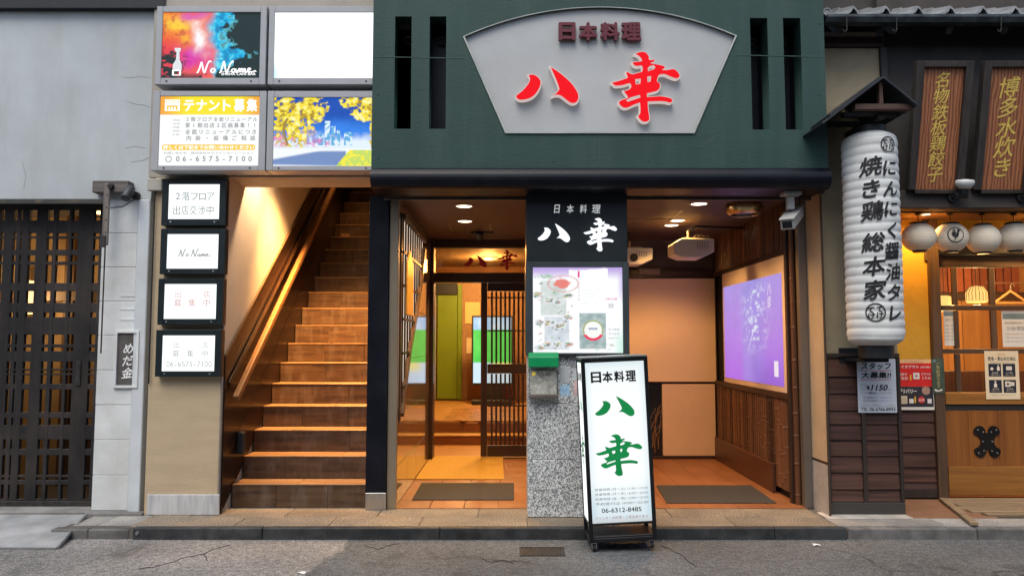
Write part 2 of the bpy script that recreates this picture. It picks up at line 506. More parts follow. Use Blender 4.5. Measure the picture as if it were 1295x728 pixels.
# traced brush characters of the restaurant's name (traced units, y down)
def flip(P): return [(x, -y) for x, y in P]
HACHI_L = flip([(150, 240), (150, 240), (185, 238), (215, 252), (236, 278), (238, 305), (225, 340), (195, 380), (160, 402), (120, 412), (85, 410), (66, 392), (72, 378), (105, 352), (135, 320), (155, 290), (160, 265)])
HACHI_R = flip([(300, 183), (300, 183), (345, 210), (400, 252), (450, 300), (485, 350), (497, 385), (492, 415), (470, 434), (440, 432), (410, 412), (375, 385), (345, 378), (318, 384), (318, 384), (345, 360), (362, 338), (362, 338), (350, 300), (325, 240)])
KO_OUT = flip([(878, 98), (878, 98), (905, 86), (935, 82), (960, 92), (978, 118), (980, 138), (1018, 133), (1018, 133), (1012, 152), (990, 160), (1015, 165), (1050, 172), (1083, 182), (1085, 196), (1070, 206), (1100, 206), (1140, 200), (1165, 212), (1188, 245), (1178, 262), (1160, 266), (1125, 255), (1085, 238), (1052, 240), (1040, 255), (1033, 285), (1052, 300), (1052, 330), (1035, 350), (1000, 360), (965, 368), (965, 368), (965, 390), (965, 390), (1000, 388), (1050, 385), (1090, 390), (1125, 400), (1138, 415), (1125, 432), (1090, 425), (1040, 422), (970, 425), (970, 425), (972, 470), (980, 530), (975, 555), (945, 563), (918, 550), (897, 520), (897, 520), (912, 505), (915, 470), (912, 432), (912, 432), (870, 448), (830, 466), (800, 465), (775, 445), (768, 428), (785, 412), (820, 400), (830, 390), (815, 370), (800, 348), (800, 348), (825, 345), (850, 328), (845, 300), (800, 312), (750, 316), (735, 308), (718, 293), (718, 293), (760, 283), (800, 270), (828, 258), (820, 235), (818, 218), (818, 218), (840, 225), (862, 235), (900, 225), (928, 215), (926, 180), (895, 183), (870, 172), (860, 155), (860, 155), (890, 150), (925, 145), (918, 125), (900, 108)])
KO_HOLES = [flip([(884, 272), (917, 269), (914, 300), (888, 304)]), flip([(966, 255), (988, 251), (984, 284), (969, 288)]),
            flip([(970, 195), (985, 182), (1008, 176), (1018, 190), (1003, 203), (972, 213)]), flip([(822, 415), (850, 397), (912, 380), (915, 394), (870, 409), (832, 422)])]
HACHI = [smooth_poly(HACHI_L), smooth_poly(HACHI_R)]
KO = [smooth_poly(KO_OUT, 3)] + KO_HOLES
HB = (66, -434, 497, -183)          # bounding boxes
KB = (718, -563, 1188, -82)

# ------------------------------------------------------------------ planes of the place
ZP = .085            # pavement level
Y_KERB = 5.75
Y_GREEN = 5.90       # green fascia front
Y_PILLAR = 6.10
Y_POST = 6.37
Y_COL = 6.20         # beige column left of the stairs
Y_GREY = 6.25        # grey plaster wall
Y_GATE = 6.47
Y_BACK = 9.10        # back wall of the porch
Z_CEIL = 2.76
TOP = 6.5            # walls go on above the picture

# ------------------------------------------------------------------ ground
def asphalt():
    m, n, l, b = newmat('asphalt')
    geo = n.new('ShaderNodeNewGeometry')
    def noise(scale, detail=4, vec=None):
        t = n.new('ShaderNodeTexNoise'); t.inputs['Scale'].default_value = scale; t.inputs['Detail'].default_value = detail
        l.new(vec or geo.outputs['Position'], t.inputs['Vector']); return t.outputs[0]
    def ramp(src, p0, c0, p1, c1):
        r = n.new('ShaderNodeValToRGB'); e = r.color_ramp.elements
        e[0].position, e[0].color, e[1].position, e[1].color = p0, (*c0, 1), p1, (*c1, 1); l.new(src, r.inputs[0]); return r.outputs[0]
    new_ = ramp(noise(1.1, 8), .3, (.080, .085, .088), .72, (.138, .145, .148))
    old_ = ramp(noise(1.4, 8), .3, (.165, .16, .152), .72, (.29, .28, .268))
    sx_ = n.new('ShaderNodeSeparateXYZ'); l.new(geo.outputs['Position'], sx_.inputs[0])
    e1 = n.new('ShaderNodeMath'); e1.operation = 'MULTIPLY'; e1.inputs[1].default_value = .1; l.new(sx_.outputs[1], e1.inputs[0])
    e2 = n.new('ShaderNodeMath'); e2.operation = 'SUBTRACT'; l.new(sx_.outputs[0], e2.inputs[0]); l.new(e1.outputs[0], e2.inputs[1])
    e3 = n.new('ShaderNodeMath'); e3.operation = 'MULTIPLY_ADD'; l.new(noise(3, 5), e3.inputs[0]); e3.inputs[1].default_value = .25; l.new(e2.outputs[0], e3.inputs[2])
    seam = n.new('ShaderNodeMapRange'); seam.inputs[1].default_value = -1.71; seam.inputs[2].default_value = -1.68; l.new(e3.outputs[0], seam.inputs[0])
    bm_ = n.new('ShaderNodeMixRGB'); l.new(seam.outputs[0], bm_.inputs[0]); l.new(old_, bm_.inputs[1]); l.new(new_, bm_.inputs[2]); base = bm_.outputs[0]
    g1 = ramp(noise(75, 3), .36, (.42, .42, .42), .66, (1.45, 1.44, 1.42))
    g2 = ramp(noise(22, 6), .34, (.70, .70, .70), .66, (1.25, 1.25, 1.25))
    gm = n.new('ShaderNodeMixRGB'); gm.blend_type = 'MULTIPLY'; gm.inputs[0].default_value = 1; l.new(g1, gm.inputs[1]); l.new(g2, gm.inputs[2]); grit = gm.outputs[0]
    mx = n.new('ShaderNodeMixRGB'); mx.blend_type = 'MULTIPLY'; mx.inputs[0].default_value = 1; l.new(base, mx.inputs[1]); l.new(grit, mx.inputs[2])
    # pale chips
    vo = n.new('ShaderNodeTexVoronoi'); vo.inputs['Scale'].default_value = 55; l.new(geo.outputs['Position'], vo.inputs['Vector'])
    chip = ramp(vo.outputs['Distance'], .0, (1, 1, 1), .14, (0, 0, 0))
    m2 = n.new('ShaderNodeMixRGB'); m2.inputs[2].default_value = (.30, .29, .28, 1)
    cm = n.new('ShaderNodeMath'); cm.operation = 'MULTIPLY'
    sel = ramp(noise(9, 2), .55, (0, 0, 0), .62, (1, 1, 1)); l.new(chip, cm.inputs[0]); l.new(sel, cm.inputs[1])
    l.new(cm.outputs[0], m2.inputs[0]); l.new(mx.outputs[0], m2.inputs[1])
    # cracks
    wn_ = n.new('ShaderNodeTexNoise'); wn_.inputs['Scale'].default_value = 2.2; wn_.inputs['Detail'].default_value = 6; l.new(geo.outputs['Position'], wn_.inputs['Vector'])
    wv = n.new('ShaderNodeVectorMath'); wv.operation = 'SCALE'; wv.inputs['Scale'].default_value = .55; l.new(wn_.outputs['Color'], wv.inputs[0])
    wa = n.new('ShaderNodeVectorMath'); wa.operation = 'ADD'; l.new(geo.outputs['Position'], wa.inputs[0]); l.new(wv.outputs[0], wa.inputs[1])
    vc = n.new('ShaderNodeTexVoronoi'); vc.feature = 'DISTANCE_TO_EDGE'; vc.inputs['Scale'].default_value = .75; l.new(wa.outputs[0], vc.inputs['Vector'])
    cr = ramp(vc.outputs['Distance'], .004, (1, 1, 1), .013, (0, 0, 0))
    cs = ramp(noise(.9, 3), .50, (0, 0, 0), .60, (.85, .85, .85))
    cmm = n.new('ShaderNodeMath'); cmm.operation = 'MULTIPLY'; l.new(cr, cmm.inputs[0]); l.new(cs, cmm.inputs[1])
    m3 = n.new('ShaderNodeMixRGB'); m3.inputs[2].default_value = (.02, .02, .02, 1); l.new(cmm.outputs[0], m3.inputs[0]); l.new(m2.outputs[0], m3.inputs[1])
    st_ = ramp(noise(1.9, 4), .60, (1, 1, 1), .70, (.55, .55, .56))
    st2 = ramp(noise(6.5, 5), .62, (1, 1, 1), .74, (.70, .70, .70))
    q1 = n.new('ShaderNodeMixRGB'); q1.blend_type = 'MULTIPLY'; q1.inputs[0].default_value = 1; l.new(m3.outputs[0], q1.inputs[1]); l.new(st_, q1.inputs[2])
    q2 = n.new('ShaderNodeMixRGB'); q2.blend_type = 'MULTIPLY'; q2.inputs[0].default_value = 1; l.new(q1.outputs[0], q2.inputs[1]); l.new(st2, q2.inputs[2])
    l.new(q2.outputs[0], b.inputs['Base Color'])
    b.inputs['Roughness'].default_value = .82
    bp = n.new('ShaderNodeBump'); bp.inputs['Strength'].default_value = .55; bp.inputs['Distance'].default_value = .006
    l.new(noise(130, 3), bp.inputs['Height']); l.new(bp.outputs[0], b.inputs['Normal'])
    return m
ASPH = asphalt()
MB().box(-60, 60, -60, 60, -.3, 0).build('road', ASPH, kind='structure')

M_SLAB = pbr('granite_paving', (.21, .178, .135), .75, var=.18, scale=3, bump=.3, bscale=220, rnd=.10, speckle=((.50, .48, .46), (1.45, 1.4, 1.35)), speckle_scale=95, dirt=(.10, .085, .07), dirt_amt=.55, dirt_scale=2.0)
M_SLABG = pbr('grey_paving', (.30, .29, .27), .8, var=.2, scale=3, bump=.3, bscale=200, rnd=.12, speckle=((.6, .6, .6), (1.3, 1.3, 1.3)), speckle_scale=180, dirt=(.10, .09, .08), dirt_amt=.6, dirt_scale=2.2)
M_KERB = pbr('dark_kerb_stone', (.028, .030, .032), .55, var=.4, scale=7, bump=.3, bscale=150, rnd=.2, dirt=(.11, .105, .10), dirt_amt=.45, dirt_scale=4)
M_KERBG = pbr('grey_kerb_stone', (.16, .155, .15), .75, var=.3, scale=6, bump=.4, bscale=120, rnd=.2, dirt=(.05, .048, .045), dirt_amt=.7, dirt_scale=3)
M_MORTAR = pbr('joint_mortar', (.10, .09, .08), .9, var=.2)

X_A = PX(180, 660, 6.0); X_B = PX(1050, 660, 5.95)
pave = MB().box(-3.46, 7.5, 5.80, 6.60, -.1, ZP - .008).build('pavement', M_MORTAR, kind='structure')
def slabs(xs, y0, y1, mat, par, z=ZP, name='paving_slab'):
    for a, b in zip(xs, xs[1:]):
        dz = random.uniform(-.0015, .0015)
        box(name, a + .0025, b - .0025, y0 + .0025, y1 - .0025, ZP - .05, z + dz, mat, par, .003)
slabs([X_A, -2.15, -1.42, -.72, .12, .95, 1.73, X_B], 5.815, 6.12, M_SLAB, pave)
slabs([X_A, -2.62, -1.85, -1.10], 6.12, 6.46, M_SLAB, pave)
slabs([-1.10, -.28, .55, 1.30, 2.02, X_B], 6.12, 6.415, M_SLAB, pave)
# left stretch, older stones
slabs([-3.42, -3.22, X_A], 5.86, 6.19, M_SLABG, pave, ZP - .004)
# right stretch before the neighbour
slabs([X_B, 3.35, 4.2, 5.1, 6.2], 5.815, 6.06, M_SLABG, pave, ZP + .002)
kerb = MB().box(-3.5, 7.5, 5.772, 5.80, -.1, ZP - .02).build('kerb', M_MORTAR, kind='structure')
xs = [X_A + .05, -1.9, -.55, .75, 2.0, X_B + .04]
for a, b in zip(xs, xs[1:]): box('kerb_stone', a + .002, b - .002, 5.745, 5.815, -.05, ZP + .003, M_KERB, kerb, .008, seg=2)
xs = [-3.53, -3.24, X_A + .02]
for a, b in zip(xs, xs[1:]): box('kerb_stone', a + .004, b - .004, 5.765, 5.86, -.05, ZP - .012, M_KERBG, kerb, .012, seg=2)
xs = [X_B + .05, 3.55, 4.4, 5.3, 6.4]
for a, b in zip(xs, xs[1:]): box('kerb_stone', a + .003, b - .003, 5.755, 5.815, -.05, ZP - .004, M_KERBG, kerb, .010, seg=2)
# metal kerb edge bolt heads
M_STEEL = pbr('stainless_steel', (.55, .55, .54), .32, 1.0, var=.1, scale=30, stretch=(1, 1, .1), bump=.05)
for x in (X_A + .09, ):
    MB().lathe([(.0, .012), (.012, .010), (.016, 0)], (x, 5.745, .05), (0, -1, 0), 14).build('bolt_head', M_STEEL, kerb)

# cracks and scraps on the road
M_CRK = pbr('road_crack', (.018, .018, .018), .95)
road_o = [o for o in COL.objects if o.name == 'road'][0]
for pts in (((292, 689), (270, 694), (258, 700), (236, 704), (215, 711), (196, 716), (176, 719)), ((462, 690), (478, 694), (490, 690), (506, 686)), ((610, 706), (622, 711), (636, 708), (650, 712)), ((838, 690), (860, 700), (880, 716)), ((258, 700), (262, 708))):
    P = []
    for (a, b), (c, d) in zip(pts, pts[1:]):
        for k in range(5):
            t = k / 5; P.append(on_z(a + (c - a) * t + random.uniform(-1.2, 1.2), b + (d - b) * t + random.uniform(-.5, .5), .001))
    P.append(on_z(*pts[-1], .001))
    MB().path(P, .0032, 5).build('crack', M_CRK, road_o)
for i, (px, py, lab) in enumerate(((381, 724, 'tiny white paper scrap on the road at the bottom edge'), (1032, 689, 'tiny white paper scrap on the road below the kerb'))):
    c = on_z(px, py, .004)
    V = [(c.x + random.uniform(-.008, .008) + dx, c.y + dy + random.uniform(-.006, .006), .003 + random.uniform(0, .012)) for dy in (-.016, 0, .016) for dx in (-.026, 0, .026)]
    o = MB().add(V, [(0, 1, 4, 3), (1, 2, 5, 4), (3, 4, 7, 6), (4, 5, 8, 7)]).build('paper_scrap', pbr('scrap_paper', (.7, .7, .68), .8), None)
    tag(o, lab, 'litter')

# grit gathered along the gutter
gv = MB()
for k in range(420):
    x = random.uniform(-3.3, 6.0); y = 5.735 - abs(random.gauss(0, .05)); r = random.uniform(.002, .007)
    if random.random() < .25: y = random.uniform(4.6, 5.7)
    gv.add([(x - r, y, .0), (x + r * .6, y - r, .0), (x + r * .7, y + r, .0), (x + random.uniform(-r, r) * .5, y, r * 1.1)], [(0, 1, 3), (1, 2, 3), (2, 0, 3)])
gr_ = gv.build('gutter_grit', pbr('grit', (.20, .19, .175), .9, var=.5, scale=60), kind='stuff')
tag(gr_, 'fine grit and dust gathered on the road along the kerb', 'grit')

# drain cover in the road
gx0, gx1 = on_z(657, 698, 0).x, on_z(714, 698, 0).x
gy1, gy0 = on_z(686, 692, 0).y, on_z(686, 703, 0).y
M_IRON = pbr('cast_iron', (.05, .048, .046), .65, .6, var=.3, scale=20, bump=.4, bscale=90, dirt=(.09, .07, .05), dirt_amt=.5)
dc = thing('drain_cover', 'small rectangular iron drain cover set in the asphalt by the kerb', 'drain cover', ((gx0 + gx1) / 2, (gy0 + gy1) / 2, 0))
MB().box(gx0, gx1, gy0, gy0 + .012, -.02, .006).box(gx0, gx1, gy1 - .012, gy1, -.02, .006).box(gx0, gx0 + .012, gy0 + .0125, gy1 - .0125, -.02, .006).box(gx1 - .012, gx1, gy0 + .0125, gy1 - .0125, -.02, .006).build('frame', M_IRON, dc)
box('plate', gx0 + .016, gx1 - .016, gy0 + .016, gy1 - .016, -.02, .003, M_IRON, dc)
for k in range(9):
    x = gx0 + .03 + (gx1 - gx0 - .06) * k / 8
    box('rib', x - .008, x + .008, gy0 + .022, gy1 - .022, .003, .0065, M_IRON, dc, .001)

# ------------------------------------------------------------------ building row opposite, unseen behind the camera, added to limit sky light
M_OPP = pbr('opposite_render', (.26, .24, .22), .85, var=.12, scale=1.5, bump=.2)
ob = thing('opposite_building', 'plain grey-brown building row across the street, unseen behind the viewer, added to limit sky light', 'building', (0, -2.6, 0))
MB().box(-26, 26, -3.4, -2.6, 0, 5.4).build('wall', M_OPP, ob)
for k in range(12):
    x = -22 + k * 4.0
    for z in (3.3, ):
        MB().box(x - .9, x + .9, -2.6, -2.56, z, z + 1.4).build('window', pbr('opposite_window', (.03, .035, .04), .15), ob, .005)
    MB().box(x - 1.5, x + 1.5, -2.6, -2.55, .1, 2.5).build('shutter', pbr('opposite_shutter', (.16, .16, .16), .5, .3, stretch=(1, 1, 9)), ob, .005)

# ------------------------------------------------------------------ grey plaster building on the left
M_PLASTER = pbr('grey_plaster', (.44, .472, .478), .85, var=.10, scale=1.4, bump=.25, bscale=45, dirt=(.31, .30, .265), dirt_amt=.50, dirt_scale=1.3, dirt_stretch=(1.8, 1, .45), detail=10)
M_PIER = pbr('painted_block', (.62, .64, .63), .8, var=.10, scale=2.5, bump=.35, bscale=30, dirt=(.36, .33, .28), dirt_amt=.5, dirt_scale=1.6)
M_DARKTRIM = pbr('black_trim', (.012, .012, .014), .5, var=.2)
gx_l, gx_r = PX(-70, 400, Y_GATE), PX(131, 252, Y_GREY)      # gate opening
z_op = PZ(252, Y_GREY, 60)
x_pr = PX(193, 200, Y_GREY)                                   # right end of the grey wall
bl = thing('plaster_building', 'grey weathered plaster building with a dark lattice gate on the far left', 'building', (-4.0, Y_GREY, ZP))
MB().box(-9, x_pr, Y_GREY, Y_GREY + .25, z_op, TOP).build('wall', M_PLASTER, bl, .004)
xa = PX(122, 450, Y_GREY)
pr0 = MB().box(gx_r + .004, x_pr - .109, Y_GREY + .006, Y_GREY + .3, 0, z_op - .002).build('pier', pbr('pier_joint', (.50, .50, .485), .9), bl)
for k in range(9):
    zk = ZP + .02 + k * (z_op - ZP - .022) / 9
    box('block', gx_r, x_pr - .105, Y_GREY + random.uniform(-.0012, .0012), Y_GREY + .295, zk + .0013, zk + (z_op - ZP - .022) / 9 - .0013, M_PIER, pr0, .004)
MB().box(x_pr - .103, x_pr - .002, Y_GREY - .012, Y_GREY + .3, 0, z_op - .002).build('pier', pbr('pale_paint', (.56, .60, .62), .7, var=.07, scale=3, bump=.15, dirt=(.4, .38, .34), dirt_amt=.35), bl, .006)
MB().box(-9, gx_l, Y_GREY, Y_GREY + .25, 0, z_op - .002).build('wall', M_PLASTER, bl)
# dark soffit edge at the very top
ze = PZ(14, 6.24, 100)
MB().box(-9, PX(208, 8, 6.18), 6.18, Y_GREY, ze, ze + .25).build('eave', M_DARKTRIM, bl)
# room behind the gate
M_TANWALL = pbr('tan_interior', (.30, .20, .10), .8, var=.12, bump=.1)
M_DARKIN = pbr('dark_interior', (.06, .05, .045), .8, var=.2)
MB().box(-6.8, gx_r + .3, 7.7, 7.8, 0, 2.8).build('room_wall', M_TANWALL, bl)
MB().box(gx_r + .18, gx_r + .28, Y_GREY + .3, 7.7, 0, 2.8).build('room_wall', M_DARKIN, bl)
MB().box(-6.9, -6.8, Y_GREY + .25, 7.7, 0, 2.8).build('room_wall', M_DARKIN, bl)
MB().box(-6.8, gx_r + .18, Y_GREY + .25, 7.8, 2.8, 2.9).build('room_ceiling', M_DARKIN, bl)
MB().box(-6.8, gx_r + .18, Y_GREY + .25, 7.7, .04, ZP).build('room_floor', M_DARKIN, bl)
M_TIMB = wood('room_timber', (.10, .05, .025), (.05, .025, .012))
for x in (-5.6, -4.62, -4.25, -3.75):
    MB().box(x, x + .10, 7.60, 7.70, ZP, 2.8).build('room_post', M_TIMB, bl)
MB().box(-6.8, gx_r + .18, 7.57, 7.6, 1.92, 2.05).build('room_beam', M_TIMB, bl)
MB().box(-4.5, -3.9, 7.4, 7.56, ZP, .55).build('room_cabinet', M_TIMB, bl)
M_HAIR = pbr('hairline', (.27, .26, .235), .9)
for pts in (((152, 97), (163, 99), (176, 97), (190, 98)), ((160, 128), (172, 132), (183, 133), (190, 136)), ((158, 188), (170, 185), (184, 187)), ((28, 205), (33, 222), (30, 238)), ((166, 205), (180, 203), (190, 199))):
    MB().path([on_y(a, b, Y_GREY) for a, b in pts], .0018, 5).build('hairline_crack', M_HAIR, bl)
# vertical joint and cracks in the plaster pier are relief lines
M_GROOVE = pbr('groove', (.22, .21, .19), .9)
for y_ in (430, 447, 460):
    a, b = PX(150, y_, Y_GREY), PX(175, y_, Y_GREY)
    z = PZ(y_ - 55, Y_GREY, 160)
    MB().box(a, b, Y_GREY - .004, Y_GREY, z, z + .018).build('patch_strip', M_PIER, bl, .001)

# lamp in the gate room
def lamp(name, kind, loc, energy, col, parent=None, size=.05, spot=None, aim=None, blend=.6):
    d = bpy.data.lights.new(name, kind); d.energy = energy; d.color = col
    if kind in ('POINT', 'SPOT'): d.shadow_soft_size = size
    if kind == 'SPOT': d.spot_size = math.radians(spot); d.spot_blend = blend
    o = bpy.data.objects.new(name, d); COL.objects.link(o)
    loc = Vector(loc)
    if aim is not None: o.rotation_euler = (loc - Vector(aim)).to_track_quat('Z', 'Y').to_euler()
    if parent is not None: o.parent = parent; o.location = loc - WLOC[parent]
    else: o.location = loc
    return o
WARM = (1.0, .62, .27)
M_SHADE = glow('paper_shade', (1.0, .62, .25), 2.2)
pl = thing('wall_lamp', 'warm paper lamp glowing behind the lattice gate', 'lamp', (-4.95, 7.58, 1.95))
MB().box(-5.02, -4.88, 7.44, 7.56, 1.78, 2.12).build('shade', M_SHADE, pl, .01)
MB().box(-4.98, -4.92, 7.56, 7.6, 1.9, 2.0).build('bracket', M_DARKTRIM, pl)
lamp('lamp_light', 'POINT', (-4.95, 7.30, 1.95), 20, WARM, pl, .08)
p2 = thing('ceiling_lamp', 'small warm ceiling lamp in the room behind the lattice gate', 'lamp', (-4.0, 7.1, 2.8))
MB().lathe([(.06, 0), (.08, -.03), (.075, -.06), (0, -.065)], (-4.0, 7.1, 2.8), n=16).build('shade', M_SHADE, p2)
lamp('lamp_light', 'POINT', (-4.0, 7.1, 2.68), 7, WARM, p2, .06)

# lattice gate
M_GATE = pbr('gate_wood', (.022, .019, .019), .75, col2=(.010, .0095, .010), scale=14, stretch=(1, 1, .15), bump=.35, bscale=60, rnd=.2, dirt=(.115, .085, .07), dirt_amt=.35, dirt_scale=1.8)
gate = thing('lattice_gate', 'tall dark wooden lattice gate with plaid slats in the grey wall', 'gate', ((gx_l + gx_r) / 2, Y_GATE, ZP))
zb, zt = PZ(640, Y_GATE, 60), PZ(252, Y_GATE, 60) + .1
vg = [(0, 4), (16, 20), (25, 27), (36, 45), (59, 66), (71, 86), (90, 98), (118, 125)]     # gaps along a row at y=345
edges = [-34, -30, -16, -10] + [g for ab in vg for g in ab] + [134]
vb = [(-70, -54)] + [(-50, -34), (-30, -16)] + [(-10, 0)] + [(vg[i][1], vg[i + 1][0]) for i in range(7)] + [(125, 134)]
for a, b in vb:
    xa, xb = PX(a, 345, Y_GATE), PX(b, 345, Y_GATE)
    box('upright_slat', xa, xb, Y_GATE - .018, Y_GATE + .018, zb, zt, M_GATE, gate, .003)
hg = [(266, 279), (295, 299), (302, 316), (323, 331), (335, 358), (368, 383), (395, 401), (423, 435), (439, 444), (457, 466), (468, 472), (474, 485), (492, 521), (528, 537), (555, 567), (575, 600), (603, 606), (612, 630)]
hb = [(248, 266)] + [(hg[i][1], hg[i + 1][0]) for i in range(17)] + [(630, 640)]
for a, b in hb:
    z1, z0 = PZ(a, Y_GATE, 60), PZ(b, Y_GATE, 60)
    box('cross_slat', gx_l, PX(134, 345, Y_GATE), Y_GATE - .0155, Y_GATE + .016, z0, z1, M_GATE, gate, .003)
x0, x1, z0, z1 = PR(98, 456, 104, 487, Y_GATE)
MB().box(x0, x1, Y_GATE - .030, Y_GATE - .018, z0, z1).box(x0 + .008, x1 - .008, Y_GATE - .034, Y_GATE - .030, z0 + .03, z1 - .03).build('handle', M_IRON, gate, .003)
box('bottom_guard', gx_l, PX(118, 640, Y_GATE), Y_GATE - .03, Y_GATE - .0185, zb, zb + .05, M_IRON, gate)

# gate hanger bracket
M_OLDWOOD = wood('weathered_wood', (.20, .18, .16), (.08, .07, .065), 'x', .85, 20)
hb_ = thing('gate_bracket', 'weathered wooden bracket with a perforated hanging strap beside the gate', 'bracket', on_y(137, 240, Y_GREY))
x0, x1, z0, z1 = PR(118, 229, 164, 244, Y_GREY - .07)
box('block', x0, x1, Y_GREY - .09, Y_GREY, z0, z1, M_OLDWOOD, hb_, .006)
x0, x1, z0, z1 = PR(130, 232, 137.5, 310, Y_GREY - .11)
strap = MB().box(x0, x1, Y_GREY - .115, Y_GREY - .0905, z0, z1).build('strap', wood('strap_wood', (.24, .21, .18), (.12, .10, .09), 'z', .8), hb_, .006)
for k in range(4):
    z = z1 - .1 - k * .105
    MB().lathe([(.007, 0), (.0, .0)], ((x0 + x1) / 2 + .008, Y_GREY - .1165, z), (0, 1, 0), 10).build('strap_hole', M_DARKTRIM, strap)
MB().lathe([(0, .03), (.022, .028), (.026, .02), (.026, 0)], on_y(141, 236, Y_GREY - .09), (0, -1, 0), 16).build('pivot_bolt', M_IRON, hb_)
MB().box(x0 - .004, x1 - .012, Y_GREY - .125, Y_GREY - .1155, z0 - .02, z0 + .08).build('strap_clip', M_IRON, hb_, .003)
MB().tube(((x0 + x1) / 2, Y_GREY - .1, z0), ((x0 + x1) / 2, Y_GREY - .1, z0 - .9), .006).build('hanging_rod', M_IRON, hb_)

# small spotlight / camera by the bracket
M_BLACKPL = pbr('black_plastic', (.018, .019, .021), .45, var=.15, bump=.08)
sc_ = thing('wall_spotlight', 'small dark cylinder spotlight on the grey wall beside the gate bracket', 'spotlight', on_y(172, 247, Y_GREY))
c1, c0 = on_y(158, 251, Y_GREY - .16), on_y(166, 237, Y_GREY - .08)
MB().tube(c0, c1, .034, .038, 18).build('head', pbr('dark_grey_metal', (.05, .055, .06), .5, .3), sc_, .004, True)
c2 = on_y(173, 248, Y_GREY)
MB().tube(c2 + Vector((0, 0, 0)), c2 + Vector((0, -.035, 0)), .035, n=18).build('base', M_BLACKPL, sc_)
MB().tube(c2 + Vector((0, -.03, 0)), (c0 + c1) / 2, .012).build('arm', M_BLACKPL, sc_)
MB().path([c2 + Vector((-.02, -.005, -.03)), c2 + Vector((-.12, -.004, -.09)), c2 + Vector((-.22, -.004, -.10))], .003, 6).build('cable', M_BLACKPL, sc_)

# name plaque in the pier
fr = pframe(148.5, 421, 172.5, 487, Y_GREY - .006)
pq = thing('name_plaque', 'narrow dark slate plaque with white brush writing on the pale pier', 'plaque', fr.p(.5, 0))
M_SLATE = pbr('slate', (.09, .083, .078), .6, var=.25, scale=12, bump=.3)
MB().box(fr.o.x, fr.o.x + fr.w, Y_GREY - .006, Y_GREY + .02, fr.o.z, fr.o.z + fr.h).build('board', M_SLATE, pq, .002)
M_FRAMEPALE = M_PIER
for a in ((-.14, 1.0, 1.14, 1.05), (-.14, -.05, 1.14, 0), (-.14, 0, -.0, 1), (1.0, 0, 1.14, 1)):
    p, q = fr.p(a[0], a[1]), fr.p(a[2], a[3])
    box('rim', p.x, q.x, Y_GREY - .022, Y_GREY + .01, p.z, q.z, M_PIER, pq, .002)
M_WHITEPRINT = flat('white_print', (.78, .78, .76), .6)
column_text(fr, 'めだ金', .56, .82, .12, .095, M_WHITEPRINT, pq, .002, .02, .12)

# stone sill and metal ramp at the gate
sill = box('gate_sill', -9, PX(120, 646, 6.3), 6.24, Y_GATE + .05, -.05, ZP + .012, pbr('worn_concrete', (.24, .235, .225), .85, var=.25, scale=4, bump=.35, dirt=(.1, .095, .09), dirt_amt=.6), None, .006)
struct(sill)
box('gate_sill', PX(112, 652, 6.2), PX(182, 652, 6.2), 6.16, 6.25, -.05, ZP + .018, M_KERBG, sill, .006)
def ramp_mat():
    m, n, l, b = newmat('ramp_aluminium')
    geo = n.new('ShaderNodeNewGeometry')
    mp = n.new('ShaderNodeMapping'); mp.inputs['Scale'].default_value = (52, 52, 52); l.new(geo.outputs['Position'], mp.inputs[0])
    sx = n.new('ShaderNodeSeparateXYZ'); l.new(mp.outputs[0], sx.inputs[0])
    def sn(o):
        s = n.new('ShaderNodeMath'); s.operation = 'SINE'; k = n.new('ShaderNodeMath'); k.operation = 'MULTIPLY'; k.inputs[1].default_value = 6.283
        l.new(o, k.inputs[0]); l.new(k.outputs[0], s.inputs[0]); return s.outputs[0]
    mm = n.new('ShaderNodeMath'); mm.operation = 'MULTIPLY'; l.new(sn(sx.outputs[0]), mm.inputs[0]); l.new(sn(sx.outputs[1]), mm.inputs[1])
    nz = n.new('ShaderNodeTexNoise'); nz.inputs['Scale'].default_value = 5; nz.inputs['Detail'].default_value = 8; l.new(geo.outputs['Position'], nz.inputs['Vector'])
    r = n.new('ShaderNodeValToRGB'); r.color_ramp.elements[0].color = (.30, .31, .315, 1); r.color_ramp.elements[1].color = (.52, .53, .54, 1)
    r.color_ramp.elements[0].position = .3; r.color_ramp.elements[1].position = .7
    l.new(nz.outputs[0], r.inputs[0])
    l.new(r.outputs[0], b.inputs['Base Color']); b.inputs['Metallic'].default_value = .35; b.inputs['Roughness'].default_value = .55
    bp = n.new('ShaderNodeBump'); bp.inputs['Strength'].default_value = .5; bp.inputs['Distance'].default_value = .003
    l.new(mm.outputs[0], bp.inputs['Height']); l.new(bp.outputs[0], b.inputs['Normal'])
    return m
t0, t1 = on_z(-60, 650, ZP + .02), on_z(108, 650, ZP + .02)
b0, b1 = on_z(-90, 692, .012), on_z(72, 692, .012)
rampo = thing('metal_ramp', 'ribbed grey aluminium ramp plate leading up to the lattice gate', 'ramp', (b0 + b1) / 2)
up = Vector((0, 0, .008))
MB().hexa([b0 - up, b1 - up, t1 - up, t0 - up, b0, b1, t1, t0]).build('plate', ramp_mat(), rampo, .002)
M_RAMPEDGE = pbr('ramp_edge', (.30, .31, .32), .5, .5, var=.2)
MB().bar(b1 + Vector((.006, 0, -.001)), t1 + Vector((.006, 0, -.001)), .012, .022).build('edge_strip', M_RAMPEDGE, rampo)
MB().bar(b0 + Vector((0, -.006, -.003)), b1 + Vector((0, -.006, -.003)), .012, .014).build('edge_strip', M_RAMPEDGE, rampo)

